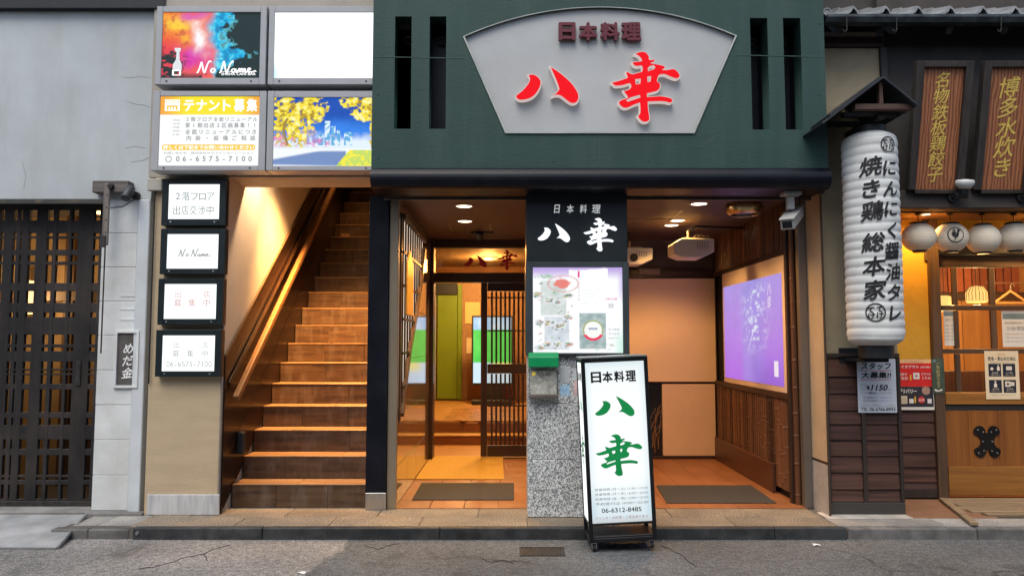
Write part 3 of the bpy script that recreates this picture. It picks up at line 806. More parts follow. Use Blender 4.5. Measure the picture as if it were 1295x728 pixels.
# ------------------------------------------------------------------ beige building part with the stairs
M_BEIGE = pbr('beige_stucco', (.47, .365, .235), .8, var=.06, scale=6, bump=.5, bscale=70, stretch=(.35, .35, 2.0), dirt=(.36, .28, .18), dirt_amt=.4)
M_MARBLE = pbr('grey_marble', (.55, .55, .55), .35, col2=(.38, .38, .39), scale=9, stretch=(2.5, 1, .35), bump=.05)
M_LINTEL = pbr('lintel_paint', (.34, .31, .26), .7, var=.08, bump=.1)
M_GREYTRIM = pbr('grey_trim', (.26, .25, .24), .5, var=.1)
X_CL, X_CR = PX(187, 500, Y_COL), -2.414
x_mb = PX(276, 600, Y_COL)
z_lin = PZ(224, Y_COL, 350)
bs = thing('stair_building', 'beige stucco building front with an open stairwell to the upper floor', 'building', (-2.3, Y_COL, ZP))
MB().box(X_CL, x_mb, Y_COL, Y_COL + .15, 0, z_lin - .002).build('column', M_BEIGE, bs, .004)
MB().box(x_mb + .002, X_CR, Y_COL - .006, Y_COL + .03, 0, z_lin - .002).build('corner_trim', M_GREYTRIM, bs, .004)
x0, x1, z0, z1 = PR(185.5, 625, 277, 648, Y_COL - .02)
box('base_slab', x0, x1, Y_COL - .02, Y_COL - .001, ZP + .001, z1, M_MARBLE, bs, .003)
X_S1 = -1.16          # wall between stairs and porch
MB().box(X_CL - .06, X_S1 + .3, Y_COL, Y_COL + .42, z_lin, TOP).build('upper_wall', M_LINTEL, bs)
x0, x1, z0, z1 = PR(186, 221, 205, 241, Y_COL - .05)
box('switch_box', x0, x1, Y_COL - .05, Y_COL - .001, z0, z1 - .03, pbr('box_paint', (.40, .38, .33), .5, var=.05), bs, .006)
MB().tube(on_y(196, 241, Y_COL - .02), on_y(188, 485, Y_COL - .02), .006, n=8).build('cable', M_BLACKPL, bs)
# stairwell walls
X_W = -2.418
M_STWALL = pbr('cream_plaster', (.46, .43, .37), .7, var=.05, bump=.12, bscale=90)
MB().box(X_W - .1, X_W, Y_COL + .032, 12.5, 0, z_lin - .003).box(X_W - .1, X_W, Y_COL + .421, 12.5, z_lin - .003, 6.2).build('stair_wall', M_STWALL, bs)
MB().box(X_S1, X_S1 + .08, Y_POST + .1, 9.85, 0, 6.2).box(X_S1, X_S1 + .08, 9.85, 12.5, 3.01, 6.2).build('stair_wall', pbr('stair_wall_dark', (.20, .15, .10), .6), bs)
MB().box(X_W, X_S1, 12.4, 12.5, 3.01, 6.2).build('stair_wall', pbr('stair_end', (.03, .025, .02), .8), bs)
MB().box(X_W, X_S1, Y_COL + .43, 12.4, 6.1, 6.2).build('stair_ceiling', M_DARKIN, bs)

# staircase
RUN, RISE, YS, ZS, XL = .25, .2, 6.45, ZP, -2.40
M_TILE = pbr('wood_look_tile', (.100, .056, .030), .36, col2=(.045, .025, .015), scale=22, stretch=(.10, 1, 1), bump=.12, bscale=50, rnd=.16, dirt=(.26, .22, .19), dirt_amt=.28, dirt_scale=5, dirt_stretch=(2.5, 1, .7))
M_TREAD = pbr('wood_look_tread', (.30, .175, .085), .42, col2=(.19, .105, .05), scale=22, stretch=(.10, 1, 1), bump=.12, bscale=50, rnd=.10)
M_GROUT = pbr('tile_grout', (.20, .16, .12), .8)
st = thing('staircase', 'wood-look tiled staircase climbing inside the beige stairwell', 'staircase', (-1.8, YS, ZP))
cuts = [.55, .30, .72, .45, .62, .38]
for k in range(22):
    y, z = YS + k * RUN, ZS + k * RISE
    step = box('step', XL + .001, X_S1 - .001, y + .010, y + RUN + .011 - .002, z if k == 0 else z - .02, z + RISE - .012, M_GROUT, st, 0)
    c = XL + (X_S1 - XL) * cuts[k % 6]
    cs = [XL, c, X_S1] if k % 3 else [XL, XL + .38, XL + .82, X_S1]
    for a, b in zip(cs, cs[1:]):
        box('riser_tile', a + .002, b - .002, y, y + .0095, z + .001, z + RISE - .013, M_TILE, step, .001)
    cs = [XL, XL + (X_S1 - XL) * (1 - cuts[k % 6]), X_S1]
    for a, b in zip(cs, cs[1:]):
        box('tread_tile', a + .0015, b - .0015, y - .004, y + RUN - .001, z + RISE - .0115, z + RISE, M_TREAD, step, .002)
# wainscot along the left wall: planks following the slope
M_WAIN = wood('wainscot_wood', (.028, .012, .007), (.010, .005, .004), 'y', .32, 26, coat=.15, spec=.3)
wd = .75
def wz(y): return 1.40 + (y - 6.27) * .765
yA, yB = Y_COL + .034, 11.6
bands = [(-1.75, -.92), (-.915, -.46), (-.455, -.20), (-.195, 0)]
for a, b in bands:
    P = [(yA, max(wz(yA) + a, ZP)), (yB, wz(yB) + a), (yB, wz(yB) + b), (yA, wz(yA) + b)]
    MB().prism_x(P, X_W + .002, XL - .004).build('wainscot_board', M_WAIN, st, .002)
MB().bar((X_W + .011, yA, wz(yA) + .008), (X_W + .011, yB, wz(yB) + .008), .022, .014).build('wainscot_cap', wood('cap_wood', (.16, .09, .045), (.09, .045, .02), 'y', .4), st, .003)
# handrail with brackets
M_RAIL = wood('rail_wood', (.30, .145, .052), (.19, .085, .03), 'y', .5, 30, coat=.05, spec=.25)
def hz(y): return .99 + (y - 6.26) * .765
h0, h1 = Vector((-2.335, 6.30, hz(6.30))), Vector((-2.335, 11.2, hz(11.2)))
MB().bar(h0, h1, .050, .060).build('handrail', M_RAIL, st, .01, seg=2)
MB().bar(h0 + Vector((-.056, 0, .12)), h1 + Vector((-.056, 0, .12)), .014, .05).build('rail_backing', M_WAIN, st, .003)
for y in (6.5, 7.5, 8.5, 9.5, 10.5):
    MB().path([(-2.325, y, hz(y) - .02), (-2.325, y, hz(y) - .07), (-2.40, y, hz(y) - .09)], .010).build('rail_bracket', M_IRON, st)
MB().box(-2.405, -2.34, 6.52, 6.60, .52, .72).build('wall_box', M_BLACKPL, st, .02, seg=3)
# stair lamps above, out of sight; last two added to brighten steps and wall
M_LED = glow('warm_led', (1.0, .78, .50), 14)
for i, (x, y, z, e) in enumerate([(-2.02, 7.05, 3.62, 1500), (-1.75, 9.3, 4.9, 110), (-2.0, 6.84, 3.35, 115)]):
    t = thing('stair_downlight', ['downlight over the lower stairs close to the cream wall', 'unseen downlight added higher up the stairwell to brighten the upper steps', 'unseen downlight added behind the stairwell lintel to brighten the cream wall'][i], 'downlight', (x, y, z))
    MB().lathe([(.055, .10), (.06, .10), (.06, 0), (.05, 0), (.045, .05), (0, .05)], (x, y, z), n=20).build('housing', M_BLACKPL, t)
    MB().lathe([(.044, .046), (0, .046)], (x, y, z), n=20).build('lens', M_LED, t)
    MB().tube((x, y, z + .1), (x, y, 6.1), .008).build('stem', M_BLACKPL, t)
    lamp('lamp_light', 'SPOT', (x, y, z - .01), e, (1.0, .64, .36) if i == 2 else (1.0, .50, .15), t, .05, 150 if i == 2 else 74, (x - .25, y, 1.2) if i == 2 else (x + .26, y + .80, 1.2), .9)

# ------------------------------------------------------------------ restaurant front with the green fascia
M_GREEN = pbr('green_paint', (.0215, .056, .047), .66, var=.10, scale=3, bump=.4, bscale=55, stretch=(.5, 1, 1.5), dirt=(.05, .085, .074), dirt_amt=.45, dirt_scale=1.6, dirt_stretch=(3.5, 1, .25))
M_NAVY = pbr('navy_black_paint', (.004, .005, .010), .40, var=.2, scale=5, bump=.1, dirt=(.016, .017, .022), dirt_amt=.4, dirt_scale=2.5, spec=.25)
M_SOFFIT = pbr('dark_metal', (.018, .016, .016), .45, .3, var=.2)
rb = thing('restaurant_building', 'restaurant front with dark green fascia over a warmly lit recessed porch', 'building', (.7, Y_GREEN, ZP))
gx0, gx1 = PX(471, 100, Y_GREEN), PX(1044, 100, Y_GREEN)
gz0 = PZ(213, Y_GREEN, 760)
def wrect(px0, py0, px1, py1, Y):
    x0, x1, z0, z1 = PR(px0, py0, px1, py1, Y); return [(x0, z0), (x1, z0), (x1, z1), (x0, z1)]
slots = [(499, 21, 520, 163), (543, 21, 564, 163), (950, 23, 972, 164), (992, 23, 1014, 164)]
slot_w = [wrect(*s, Y_GREEN) for s in slots]
pl_ = [tuple(on_y(px, py, Y_GREEN).xz) for px, py in ((587, 47), (640, 168), (877, 168), (930, 46), (757.5, 10))]
def circ(a, b, c):
    ax, ay, bx, by, cx, cy = *a, *b, *c
    d = 2 * (ax * (by - cy) + bx * (cy - ay) + cx * (ay - by))
    ux = ((ax * ax + ay * ay) * (by - cy) + (bx * bx + by * by) * (cy - ay) + (cx * cx + cy * cy) * (ay - by)) / d
    uy = ((ax * ax + ay * ay) * (cx - bx) + (bx * bx + by * by) * (ax - cx) + (cx * cx + cy * cy) * (bx - ax)) / d
    return ux, uy, math.hypot(ax - ux, ay - uy)
cx_, cz_, cr_ = circ(pl_[0], pl_[4], pl_[3])
a0 = math.atan2(pl_[3][1] - cz_, pl_[3][0] - cx_); a1 = math.atan2(pl_[0][1] - cz_, pl_[0][0] - cx_)
arc = [(cx_ + cr_ * math.cos(a0 + (a1 - a0) * k / 24), cz_ + cr_ * math.sin(a0 + (a1 - a0) * k / 24)) for k in range(25)]
FAN = [pl_[1], pl_[2]] + arc
def upright(me, yfront, depth):
    for v in me.vertices: v.co = (v.co.x, yfront + depth / 2 - v.co.z, v.co.y)
    return me
fas = link('fascia', upright(shape_mesh([[(gx0, gz0), (gx1, gz0), (gx1, TOP), (gx0, TOP)], FAN] + slot_w, .16), Y_GREEN, .16), M_GREEN, rb)
for s in slot_w:       # dark boxes behind the slots
    (x0, z0), (x1, z1) = s[0], s[2]
    mb = MB()
    mb.box(x0 - .02, x1 + .02, Y_GREEN + .30, Y_GREEN + .31, z0 - .02, z1 + .02)
    mb.box(x0 - .02, x0 - .012, Y_GREEN + .161, Y_GREEN + .2995, z0 - .02, z1 + .02).box(x1 + .012, x1 + .02, Y_GREEN + .161, Y_GREEN + .2995, z0 - .02, z1 + .02)
    sl = mb.build('slot_recess', M_NAVY, fas)
    MB().lathe([(.028, 0), (.036, 0), (.036, .01), (.028, .01), (.028, 0)], ((x0 + x1) / 2 + .01, Y_GREEN + .24, z1 - .1), (0, -.6, -.8), 18).build('slot_lamp_ring', pbr('dull_ring', (.09, .10, .10), .5, .5), sl)
MB().box(gx0, gx1, Y_GREEN + .32, Y_GREEN + .40, gz0, TOP).build('fascia_back', M_NAVY, rb)
for xs_ in ((gx0 - .001, gx0 + .02), (gx1 - .02, gx1 + .001)):
    MB().box(*xs_, Y_GREEN + .161, Y_GREEN + .319, gz0, TOP).build('fascia_side', M_GREEN, rb)
# thin seam lines in the render of the fascia
M_SEAM = pbr('seam', (.045, .085, .074), .7)
for a, b, yy in ((472, 588, 72), (930, 1043, 70)):
    p, q = on_y(a, yy, Y_GREEN), on_y(b, yy + 2, Y_GREEN)
    MB().bar(p + Vector((0, -.0005, 0)), q + Vector((0, -.0005, 0)), .004, .006).build('seam', M_SEAM, fas)
p, q = on_y(758, 170, Y_GREEN), on_y(758, 211, Y_GREEN)
MB().bar(p, q, .004, .005, (0, 1, 0)).build('seam', M_SEAM, fas)
# crack where paint flaked
pts = [on_y(a, b, Y_GREEN - .0006) for a, b in ((872, 186), (880, 184), (888, 186), (893, 181), (900, 178), (901, 174))]
MB().path(pts, .0022, 5).build('paint_crack', pbr('crack_pale', (.09, .13, .12), .8), fas)
pts = [on_y(a, b, Y_GREEN - .0006) for a, b in ((1000, 204), (1014, 210), (1026, 205), (1038, 207), (1043, 203))]
MB().path(pts, .0022, 5).build('paint_crack', MATS['crack_pale'], fas)

# fixings along the fascia edges
for px_, py_ in ((478, 30), (478, 120), (478, 200), (580, 204), (700, 204), (820, 204), (940, 204), (1036, 30), (1036, 120), (1036, 196)):
    MB().lathe([(0, .003), (.006, .0025), (.008, 0)], on_y(px_, py_, Y_GREEN), (0, -1, 0), 10).build('fixing_screw', pbr('screw_paint', (.03, .06, .05), .5, .4), fas)

# beam under the fascia
bz1, bz0 = PZ(210.5, 5.80, 760), PZ(237, 5.80, 760)
prof = []
bh = bz1 - bz0
for k in range(13):
    t = math.radians(-90 + 15 * k)
    prof.append((5.86 - .07 * math.cos(t), bz0 + bh / 2 + bh / 2 * math.sin(t)))
prof = [(6.12, bz0)] + prof + [(6.12, bz1)]
bx0, bx1 = PX(469, 224, 5.82), PX(1050, 224, 5.82)
MB().prism_x(prof, bx0, bx1).build('beam', M_NAVY, rb)
# soffit between beam and porch ceiling, with the shutter slot
MB().box(bx0 + .02, 2.62, 6.121, 6.30, bz0 + .02, bz1).build('soffit', M_SOFFIT, rb)
MB().box(bx0 + .02, 2.62, 6.302, 6.33, bz0 - .004, bz1).build('shutter_rail', pbr('rail_metal', (.16, .14, .12), .35, .8), rb, .002)
MB().box(bx0 + .02, 2.62, 6.332, 6.40, bz0 + .07, bz1).build('soffit', M_DARKTRIM, rb)
MB().box(bx0 + .02, 2.62, 6.402, 6.43, bz0 + .02, bz1 + .05).build('shutter_rail', MATS['rail_metal'], rb, .002)

# posts
px0, px1 = PX(464.5, 440, Y_POST), PX(490, 440, Y_POST)
MB().box(px0, px1, Y_POST, Y_POST + .14, ZP, bz0 + .05).build('post', M_NAVY, rb, .004)
x0, x1, z0, z1 = PR(462, 623, 488, 643, Y_POST - .006)
MB().box(x0, x1, Y_POST - .006, Y_POST - .0005, ZP + .001, z1).build('post_base', M_STEEL, rb, .002)
X_PL = -1.0
MB().box(px1 + .002, X_PL + .012, Y_POST + .03, Y_POST + .09, ZP, Z_CEIL).build('door_jamb', pbr('jamb_metal', (.34, .28, .20), .35, .6, var=.1, stretch=(1, 1, .1)), rb, .004)

# porch left wall: polished panels
M_POLISH = pbr('polished_panel', (.24, .155, .085), .07, col2=(.19, .115, .06), scale=3, bump=0, coat=.6, spec=.7, rvar=.02, rnd=.06)
ys = [6.46, 7.12, 7.78, 8.44, 9.06]
zs = [ZP, .42, .87, 1.34, 1.81, 2.28, Z_CEIL]
MB().box(X_PL - .078, X_PL - .012, 6.46, 9.06, 0, Z_CEIL + .2).build('porch_wall', M_DARKIN, rb)
for a, b in zip(ys, ys[1:]):
    for c, d in zip(zs, zs[1:]):
        box('wall_panel', X_PL - .0115, X_PL, a + .0015, b - .0015, c + .0015, d - .0015, M_POLISH, rb, .001)

# ceiling
M_CEIL = pbr('brown_ceiling', (.085, .055, .042), .55, var=.08, bump=.05)
X_PR = 2.52
ceil = MB().box(X_PL - .078, X_PR + .08, 6.432, 9.2, Z_CEIL, Z_CEIL + .06).build('porch_ceiling', M_CEIL, rb)
MB().box(-1.1, 3.2, 6.44, 9.3, Z_CEIL + .35, Z_CEIL + .40).build('roof_slab', M_DARKIN, rb)
M_HATCH = pbr('hatch_trim', (.20, .15, .11), .4, .3)
def hatch(px0, py0, px1, py1, lab):
    a, b = on_z(px0, py0, Z_CEIL), on_z(px1, py1, Z_CEIL)
    x0, x1 = a.x, b.x; y0, y1 = a.y, b.y
    z0, z1 = Z_CEIL - .004, Z_CEIL - .0005; t = .018
    h = MB().box(x0, x1, y0, y0 + t, z0, z1).box(x0, x1, y1 - t, y1, z0, z1).box(x0, x0 + t, y0 + t, y1 - t, z0, z1).box(x1 - t, x1, y0 + t, y1 - t, z0, z1).build('ceiling_hatch', M_HATCH, ceil)
a, b = on_z(853, 266, Z_CEIL), on_z(840, 277, Z_CEIL)
hatch(740, 266, 850, 277, '')
hatch(566, 283, 622, 292, '')
DL = [(587, 261, 'downlight in the porch ceiling nearest the street, over the left entrance mat'), (588, 280, 'downlight in the porch ceiling deeper in, just before the lattice door'),
      (884, 258, 'downlight in the porch ceiling nearest the street, right of the pillar'), (857, 279, 'right one of the two close-set downlights above the hanging projector'),
      (849, 285, 'left one of the two close-set downlights above the hanging projector')]
M_DLWARM = glow('downlight_lens', (1.0, .80, .52), 9)
for i, (px, py, lab) in enumerate(DL):
    c = on_z(px, py, Z_CEIL - .004)
    t = thing('downlight', lab, 'downlight', c, 'round downlights in the porch ceiling')
    r = .075
    MB().lathe([(r + .012, .004), (r + .012, -.001), (r, -.004), (r - .006, .0)], c, n=28).build('trim_ring', pbr('ring_paint', (.5, .45, .38), .4), t, 0, True)
    MB().lathe([(r - .006, .001), (0, .001)], c, n=28).build('lens', M_DLWARM, t)
    lamp('lamp_light', 'SPOT', c + Vector((0, 0, -.012)), [84, 100, 84, 92, 92][i], (1.0, .55, .18), t, .05, 130, c + Vector((0, 0, -2)), .7)

# porch floor tiles
M_TERRA = pbr('terracotta_tile', (.27, .105, .040), .42, var=.12, scale=5, bump=.12, bscale=80, rnd=.10, dirt=(.22, .10, .045), dirt_amt=.35)
pf = MB().box(X_PL - .01, X_PR + .05, 6.42, 9.16, -.1, ZP - .004).build('porch_floor', M_MORTAR, kind='structure')
TX = [X_PL + i * (X_PR - X_PL) / 12 for i in range(13)]; TY = [6.42 + i * 2.68 / 9 for i in range(10)]
for a, b in zip(TX, TX[1:]):
    for c, d in zip(TY, TY[1:]):
        box('floor_tile', a + .002, b - .002, c + .002, d - .002, ZP - .03, ZP + .004 + random.uniform(-.0006, .0006), M_TERRA, pf, .0015)

# door mats
M_MATG = pbr('grey_mat', (.052, .046, .040), .95, var=.3, scale=60, bump=.6, bscale=400)
M_MATT = pbr('tan_mat', (.50, .29, .05), .8, var=.12, scale=30, bump=.4, bscale=200)
def mat_(pts, m, label):
    z = ZP + .006
    P = [on_z(px, py, z) for px, py in pts]
    o = MB().prism_z([(p.x, p.y) for p in P], z, z + .008).build('door_mat', m, None, .003)
    return tag(o, label, 'mat')
mat_([(521, 632), (650, 632), (650, 611), (533, 611)], M_MATG, 'dark grey door mat at the left entrance of the porch')
mat_([(525, 606), (637, 606), (636, 577), (545, 577)], M_MATT, 'tan mat lying before the lattice sliding door')
mat_([(843, 636), (982, 636), (950, 614), (830, 614)], M_MATG, 'dark grey door mat on the right side of the porch behind the lightbox')

# shaped lattice window on the left porch wall
Xs = X_PL + .004
low = [(6.56, .86), (6.80, 1.16), (7.05, 1.44), (7.35, 1.68), (7.65, 1.92), (7.9, 2.18), (8.12, 2.52)]
def low_z(y):
    for (a, b), (c, d) in zip(low, low[1:]):
        if y <= c: return b + (d - b) * (y - a) / (c - a)
    return low[-1][1]
def right_y(z):
    for (a, b), (c, d) in zip(low, low[1:]):
        if z <= d: return a + (c - a) * (z - b) / (d - b)
    return low[-1][0]
lw_ = thing('lattice_window', 'tapering backlit paper window with dark lattice on the porch side wall', 'window', (Xs, 7.2, .86))
zt_ = 2.60
MB().prism_x(low + [(8.12, zt_), (6.56, zt_)], Xs, Xs + .006).build('paper', glow('lit_paper', (1.0, .80, .62), .95), lw_)
M_LAT = wood('lattice_wood', (.035, .018, .012), (.018, .010, .008), 'z', .4)
y = 6.62
while y < 8.1:
    MB().box(Xs + .0065, Xs + .022, y - .011, y + .011, low_z(y) + .01, zt_).build('lattice_bar', M_LAT, lw_); y += .165
z = 1.10
while z < 2.6:
    MB().box(Xs + .0225, Xs + .034, 6.56, right_y(z), z - .011, z + .011).build('lattice_bar', M_LAT, lw_); z += .30
M_LFR = wood('lattice_frame', (.13, .068, .03), (.07, .035, .016), 'z', .35, coat=.2)
for (a, b), (c, d) in zip(low, low[1:]):
    MB().bar((Xs + .022, a, b), (Xs + .022, c, d), .05, .045, (1, 0, 0)).build('curved_frame', M_LFR, lw_)
MB().box(Xs + .0005, Xs + .020, 6.51, 6.555, .80, zt_ + .045).build('side_frame', M_LFR, lw_, .003)
MB().box(Xs + .0005, Xs + .045, 6.556, 8.17, zt_ + .001, zt_ + .045).build('top_frame', M_LFR, lw_, .003)
# pentagon plaque
yc, zc = 6.86, 2.02
pq = thing('pentagon_plaque', 'yellow pentagonal wooden plaque hung on the lattice window', 'plaque', (Xs + .05, yc, 1.8))
P5 = [(-.22, -.28), (.22, -.28), (.20, .20), (0, .33), (-.20, .20)]
MB().prism_x([(yc + a, zc + b) for a, b in P5], Xs + .036, Xs + .052).build('board', pbr('yellow_wood', (.62, .33, .06), .4, var=.1), pq, .006)
frq = Frame((Xs + .0525, yc + .24, zc - .30), (0, -.48, 0), (0, 0, .64))
column_text(frq, '八幸', .5, .80, .25, .15, M_DARKTRIM, pq, .002, .02, .1)

# back wall of the porch
M_DKWOOD = wood('dark_frame_wood', (.045, .022, .014), (.020, .010, .007), 'z', .42, 26, coat=.1)
M_DKWOODX = wood('dark_frame_wood_x', (.045, .022, .014), (.020, .010, .007), 'x', .42, 26, coat=.1)
Yb = Y_BACK
def pbox(name, px0, py0, px1, py1, Y, d, mat, par, bevel=.003, front=True):
    x0, x1, z0, z1 = PR(px0, py0, px1, py1, Y)
    return box(name, x0, x1, Y, Y + d, z0, z1, mat, par, bevel)
xj = PX(546, 450, Yb)
box('door_frame', X_PL + .001, X_PL + .046, Yb - .12, Yb + .10, ZP + .005, Z_CEIL - .001, M_DKWOOD, rb)
zt1, zt0 = PZ(313, Yb, 600), PZ(345, Yb, 600)
zl = PZ(357, Yb, 600)
xm = .62
box('door_lintel', xj + .001, xm, Yb - .03, Yb + .10, zl, zt0, M_DKWOODX, rb)
box('transom_head', xj + .001, xm, Yb - .03, Yb + .10, zt1, Z_CEIL - .001, M_DKWOODX, rb)
# transom pane with red characters
xt0, xt1 = PX(549, 330, Yb), PX(660, 330, Yb)
tp = box('transom_pane', xj + .002, xm - .002, Yb + .01, Yb + .016, zt0 + .001, zt1 - .001, glass('transom_glass', (.60, .50, .38), .05, .08), rb, 0)
frt = Frame((xt0, Yb + .01, zt0), (xt1 - xt0, 0, 0), (0, 0, zt1 - zt0))
M_REDP = pbr('red_vinyl', (.50, .018, .02), .4, var=.05)
stamp(frt, HACHI, .34, .22, .60, .72, M_REDP, tp, .006, HB)
stamp(frt, KO, .72, .12, .95, .92, M_REDP, tp, .006, KB)
# sliding lattice door
sd = thing('sliding_door', 'dark wooden lattice sliding door half open at the back of the porch', 'door', (PX(636, 577, Yb), Yb, ZP))
Yd = Yb + .03
def dpx(name, a, b, c, d, dep=.035, y=Yd, mat=M_DKWOOD):
    x0, x1, z0, z1 = PR(a, b, c, d, y); return box(name, x0, x1, y, y + dep, z0, z1, mat, sd, .003)
dpx('stile', 608, 357.5, 616, 577)
xS = PX(684, 460, Yd); xS2 = PX(694, 460, Yd)
box('stile', xS, xS2, Yd, Yd + .035, PZ(577, Yd), PZ(357.5, Yd), M_DKWOOD, sd)
xl = PX(616.3, 460, Yd)
for nm, a, b in (('top_rail', 357.5, 368), ('middle_rail', 460, 472), ('bottom_rail', 563, 577)):
    box(nm, xl, xS - .001, Yd, Yd + .034, PZ(b, Yd), PZ(a, Yd), M_DKWOODX, sd)
for k in range(11):
    x = xl + (xS - xl) * (k + 1) / 12
    box('lattice_bar', x - .012, x + .012, Yd + .006, Yd + .026, PZ(562.5, Yd), PZ(472.5, Yd), M_DKWOOD, sd, .002)
    box('lattice_bar', x - .012, x + .012, Yd + .006, Yd + .026, PZ(459.5, Yd), PZ(368.5, Yd), M_DKWOOD, sd, .002)
for y_ in (376, 418, 513, 556):
    z = PZ(y_, Yd)
    box('cross_bar', xl, xS - .001, Yd + .027, Yd + .034, z - .009, z + .009, M_DKWOODX, sd, .001)
box('door_glass', xl + .001, xS - .002, Yd + .0345, Yd + .037, PZ(562, Yd), PZ(369, Yd), glass('door_glass', (.92, .88, .82), .03), sd, 0)

# room behind the door
M_INFLOOR = pbr('herringbone_floor', (.46, .24, .075), .4, col2=(.30, .14, .04), scale=9, stretch=(1, .5, 1), bump=.1)
M_INWALL = pbr('brown_inner_wall', (.30, .16, .075), .7, var=.25, scale=30, bump=.3)
M_STEPW = wood('step_wood', (.30, .12, .045), (.17, .06, .022), 'x', .35)
rm = thing('entrance_hall', 'warm wood-floored entrance hall behind the sliding door', 'hall', (0, 11.5, ZP))
MB().box(-1.07, 2.6, 9.21, 10.55, .04, ZP + .003).box(-2.2, -1.071, 9.93, 10.55, .04, ZP + .003).build('floor', pbr('hall_tile', (.42, .20, .065), .4, var=.1), rm)
for i, (y, z0, z1) in enumerate(((10.30, ZP + .0035, .205), (10.58, .21, .36))):
    box('step', -2.2, 2.6, y, 10.80, z0, z1, M_STEPW, rm, .006)
box('step_edge', -2.2, 2.6, 10.28, 10.57, .206, .222, pbr('step_tread', (.50, .29, .10), .4), rm, .003)
MB().box(-2.2, 2.6, 10.60, 14.3, .361, .385).build('raised_floor', M_INFLOOR, rm)
M_PARQ = [pbr('parquet_block', (.44, .22, .07), .4, col2=(.30, .14, .045), scale=12, stretch=(1, .4, 1), rnd=.25)]
k = 0
for i in range(-7, 7):       # herringbone blocks
    for j in range(16):
        x = i * .25 + (j % 2) * .125; y = 10.66 + j * .125
        a = math.radians(45 if j % 2 else -45)
        c, s = math.cos(a), math.sin(a)
        L, Wd = .125, .04
        P = [(x + c * p - s * q, y + s * p + c * q) for p, q in ((-L, -Wd), (L, -Wd), (L, Wd), (-L, Wd))]
        if -.95 < x < .75: MB().prism_z(P, .3855, .389 + .0004 * ((i * 7 + j * 3) % 5)).build('parquet_block', M_PARQ[0], rm)
MB().box(-2.3, 2.7, 14.3, 14.4, 0, 2.95).build('wall', M_INWALL, rm)
MB().box(-2.3, -2.2, 9.85, 14.3, 0, 2.95).build('wall', M_INWALL, rm)
MB().box(2.6, 2.7, 9.21, 14.3, 0, 2.95).build('wall', M_INWALL, rm)
MB().box(-2.3, 2.7, 9.98, 14.4, 2.95, 3.0).box(-1.075, 2.7, 9.21, 9.98, 2.95, 3.0).build('ceiling', pbr('hall_ceiling', (.35, .27, .18), .7), rm)
MB().box(-2.2, X_S1 - .001, 9.86, 9.92, 0, 2.86).build('wall', M_INWALL, rm)
for x, y, e, lab in ((-.2, 10.0, 150, 'round ceiling light just inside the sliding door of the hall'), (-.4, 12.6, 190, 'round ceiling light deep inside the entrance hall')):
    t = thing('hall_light', lab, 'ceiling light', (x, y, 2.95))
    MB().lathe([(.16, 0), (.16, -.03), (.12, -.05), (0, -.055)], (x, y, 2.95), n=24).build('shade', glow('hall_shade', (1.0, .72, .40), 4), t)
    lamp('lamp_light', 'POINT', (x, y, 2.80), e, (1.0, .60, .22), t, .12)
# green door at the back
Yg = 14.2
gd = thing('green_door', 'plain olive green door at the far end of the hall', 'door', on_y(566, 505, Yg))
M_OLIVE = pbr('olive_paint', (.13, .19, .006), .45, var=.05)
pbox('leaf', 553, 373, 578, 504, Yg, .04, M_OLIVE, gd)
pbox('frame', 578.5, 360, 584, 505, Yg - .01, .07, M_OLIVE, gd)
pbox('frame', 546, 360, 551, 505, Yg - .01, .07, pbr('frame_grey', (.35, .33, .28), .5), gd)
pbox('closer_panel', 551, 358, 578, 372, Yg - .06, .08, M_DARKTRIM, gd)
# notices on the hall wall
nt = pbox('paper_notice', 588, 382, 607, 409, 14.28, .006, pbr('orange_paper', (.72, .42, .17), .7, var=.04), None, .001); tag(nt, 'orange paper notice on the hall wall beside the green door', 'notice')
nt = pbox('paper_notice', 590, 427, 599, 447, 14.28, .006, pbr('cream_paper', (.60, .48, .30), .7, var=.1), None, .001); tag(nt, 'small cream notice below the orange one on the hall wall', 'notice')
# digital signage screen
ds = thing('display_screen', 'upright lit display screen showing sky, green field and white, in the hall', 'screen', on_y(622, 505, 13.4))
x0, x1, z0, z1 = PR(598.5, 401, 646.5, 484, 13.4)
box('casing', x0 - .03, x1 + .03, 13.40, 13.46, z0 - .04, z1 + .03, M_BLACKPL, ds, .006)
box('stand', (x0 + x1) / 2 - .2, (x0 + x1) / 2 + .2, 13.41, 13.45, .47, z0 - .041, M_BLACKPL, ds, .006)
box('foot', (x0 + x1) / 2 - .36, (x0 + x1) / 2 + .36, 13.2, 13.6, .392, .469, M_BLACKPL, ds, .01)
def p_screen(u, v):
    n = fbm(u * 5, v * 7, 3)
    c = np.zeros(u.shape + (3,)) + np.array([.55, .75, .95])
    sky_ = lerp(np.zeros(u.shape + (3,)) + np.array([.25, .48, .9]), (.8, .9, 1), n * 1.4 - .3)
    grass = lerp(np.zeros(u.shape + (3,)) + np.array([.03, .52, .06]), (.15, .75, .12), n)
    wht = lerp(np.zeros(u.shape + (3,)) + np.array([.62, .78, .95]), (.95, .85, .3), sstep(.45, .6, u) * sstep(.12, .25, v))
    c = np.where((v > .80)[..., None], sky_, np.where((v > .30)[..., None], grass, wht))
    return c
picture(Frame((x0, 13.4, z0), (x1 - x0, 0, 0), (0, 0, z1 - z0)), p_screen, 30, 50, painted('display_picture', 1.1), ds, .001)

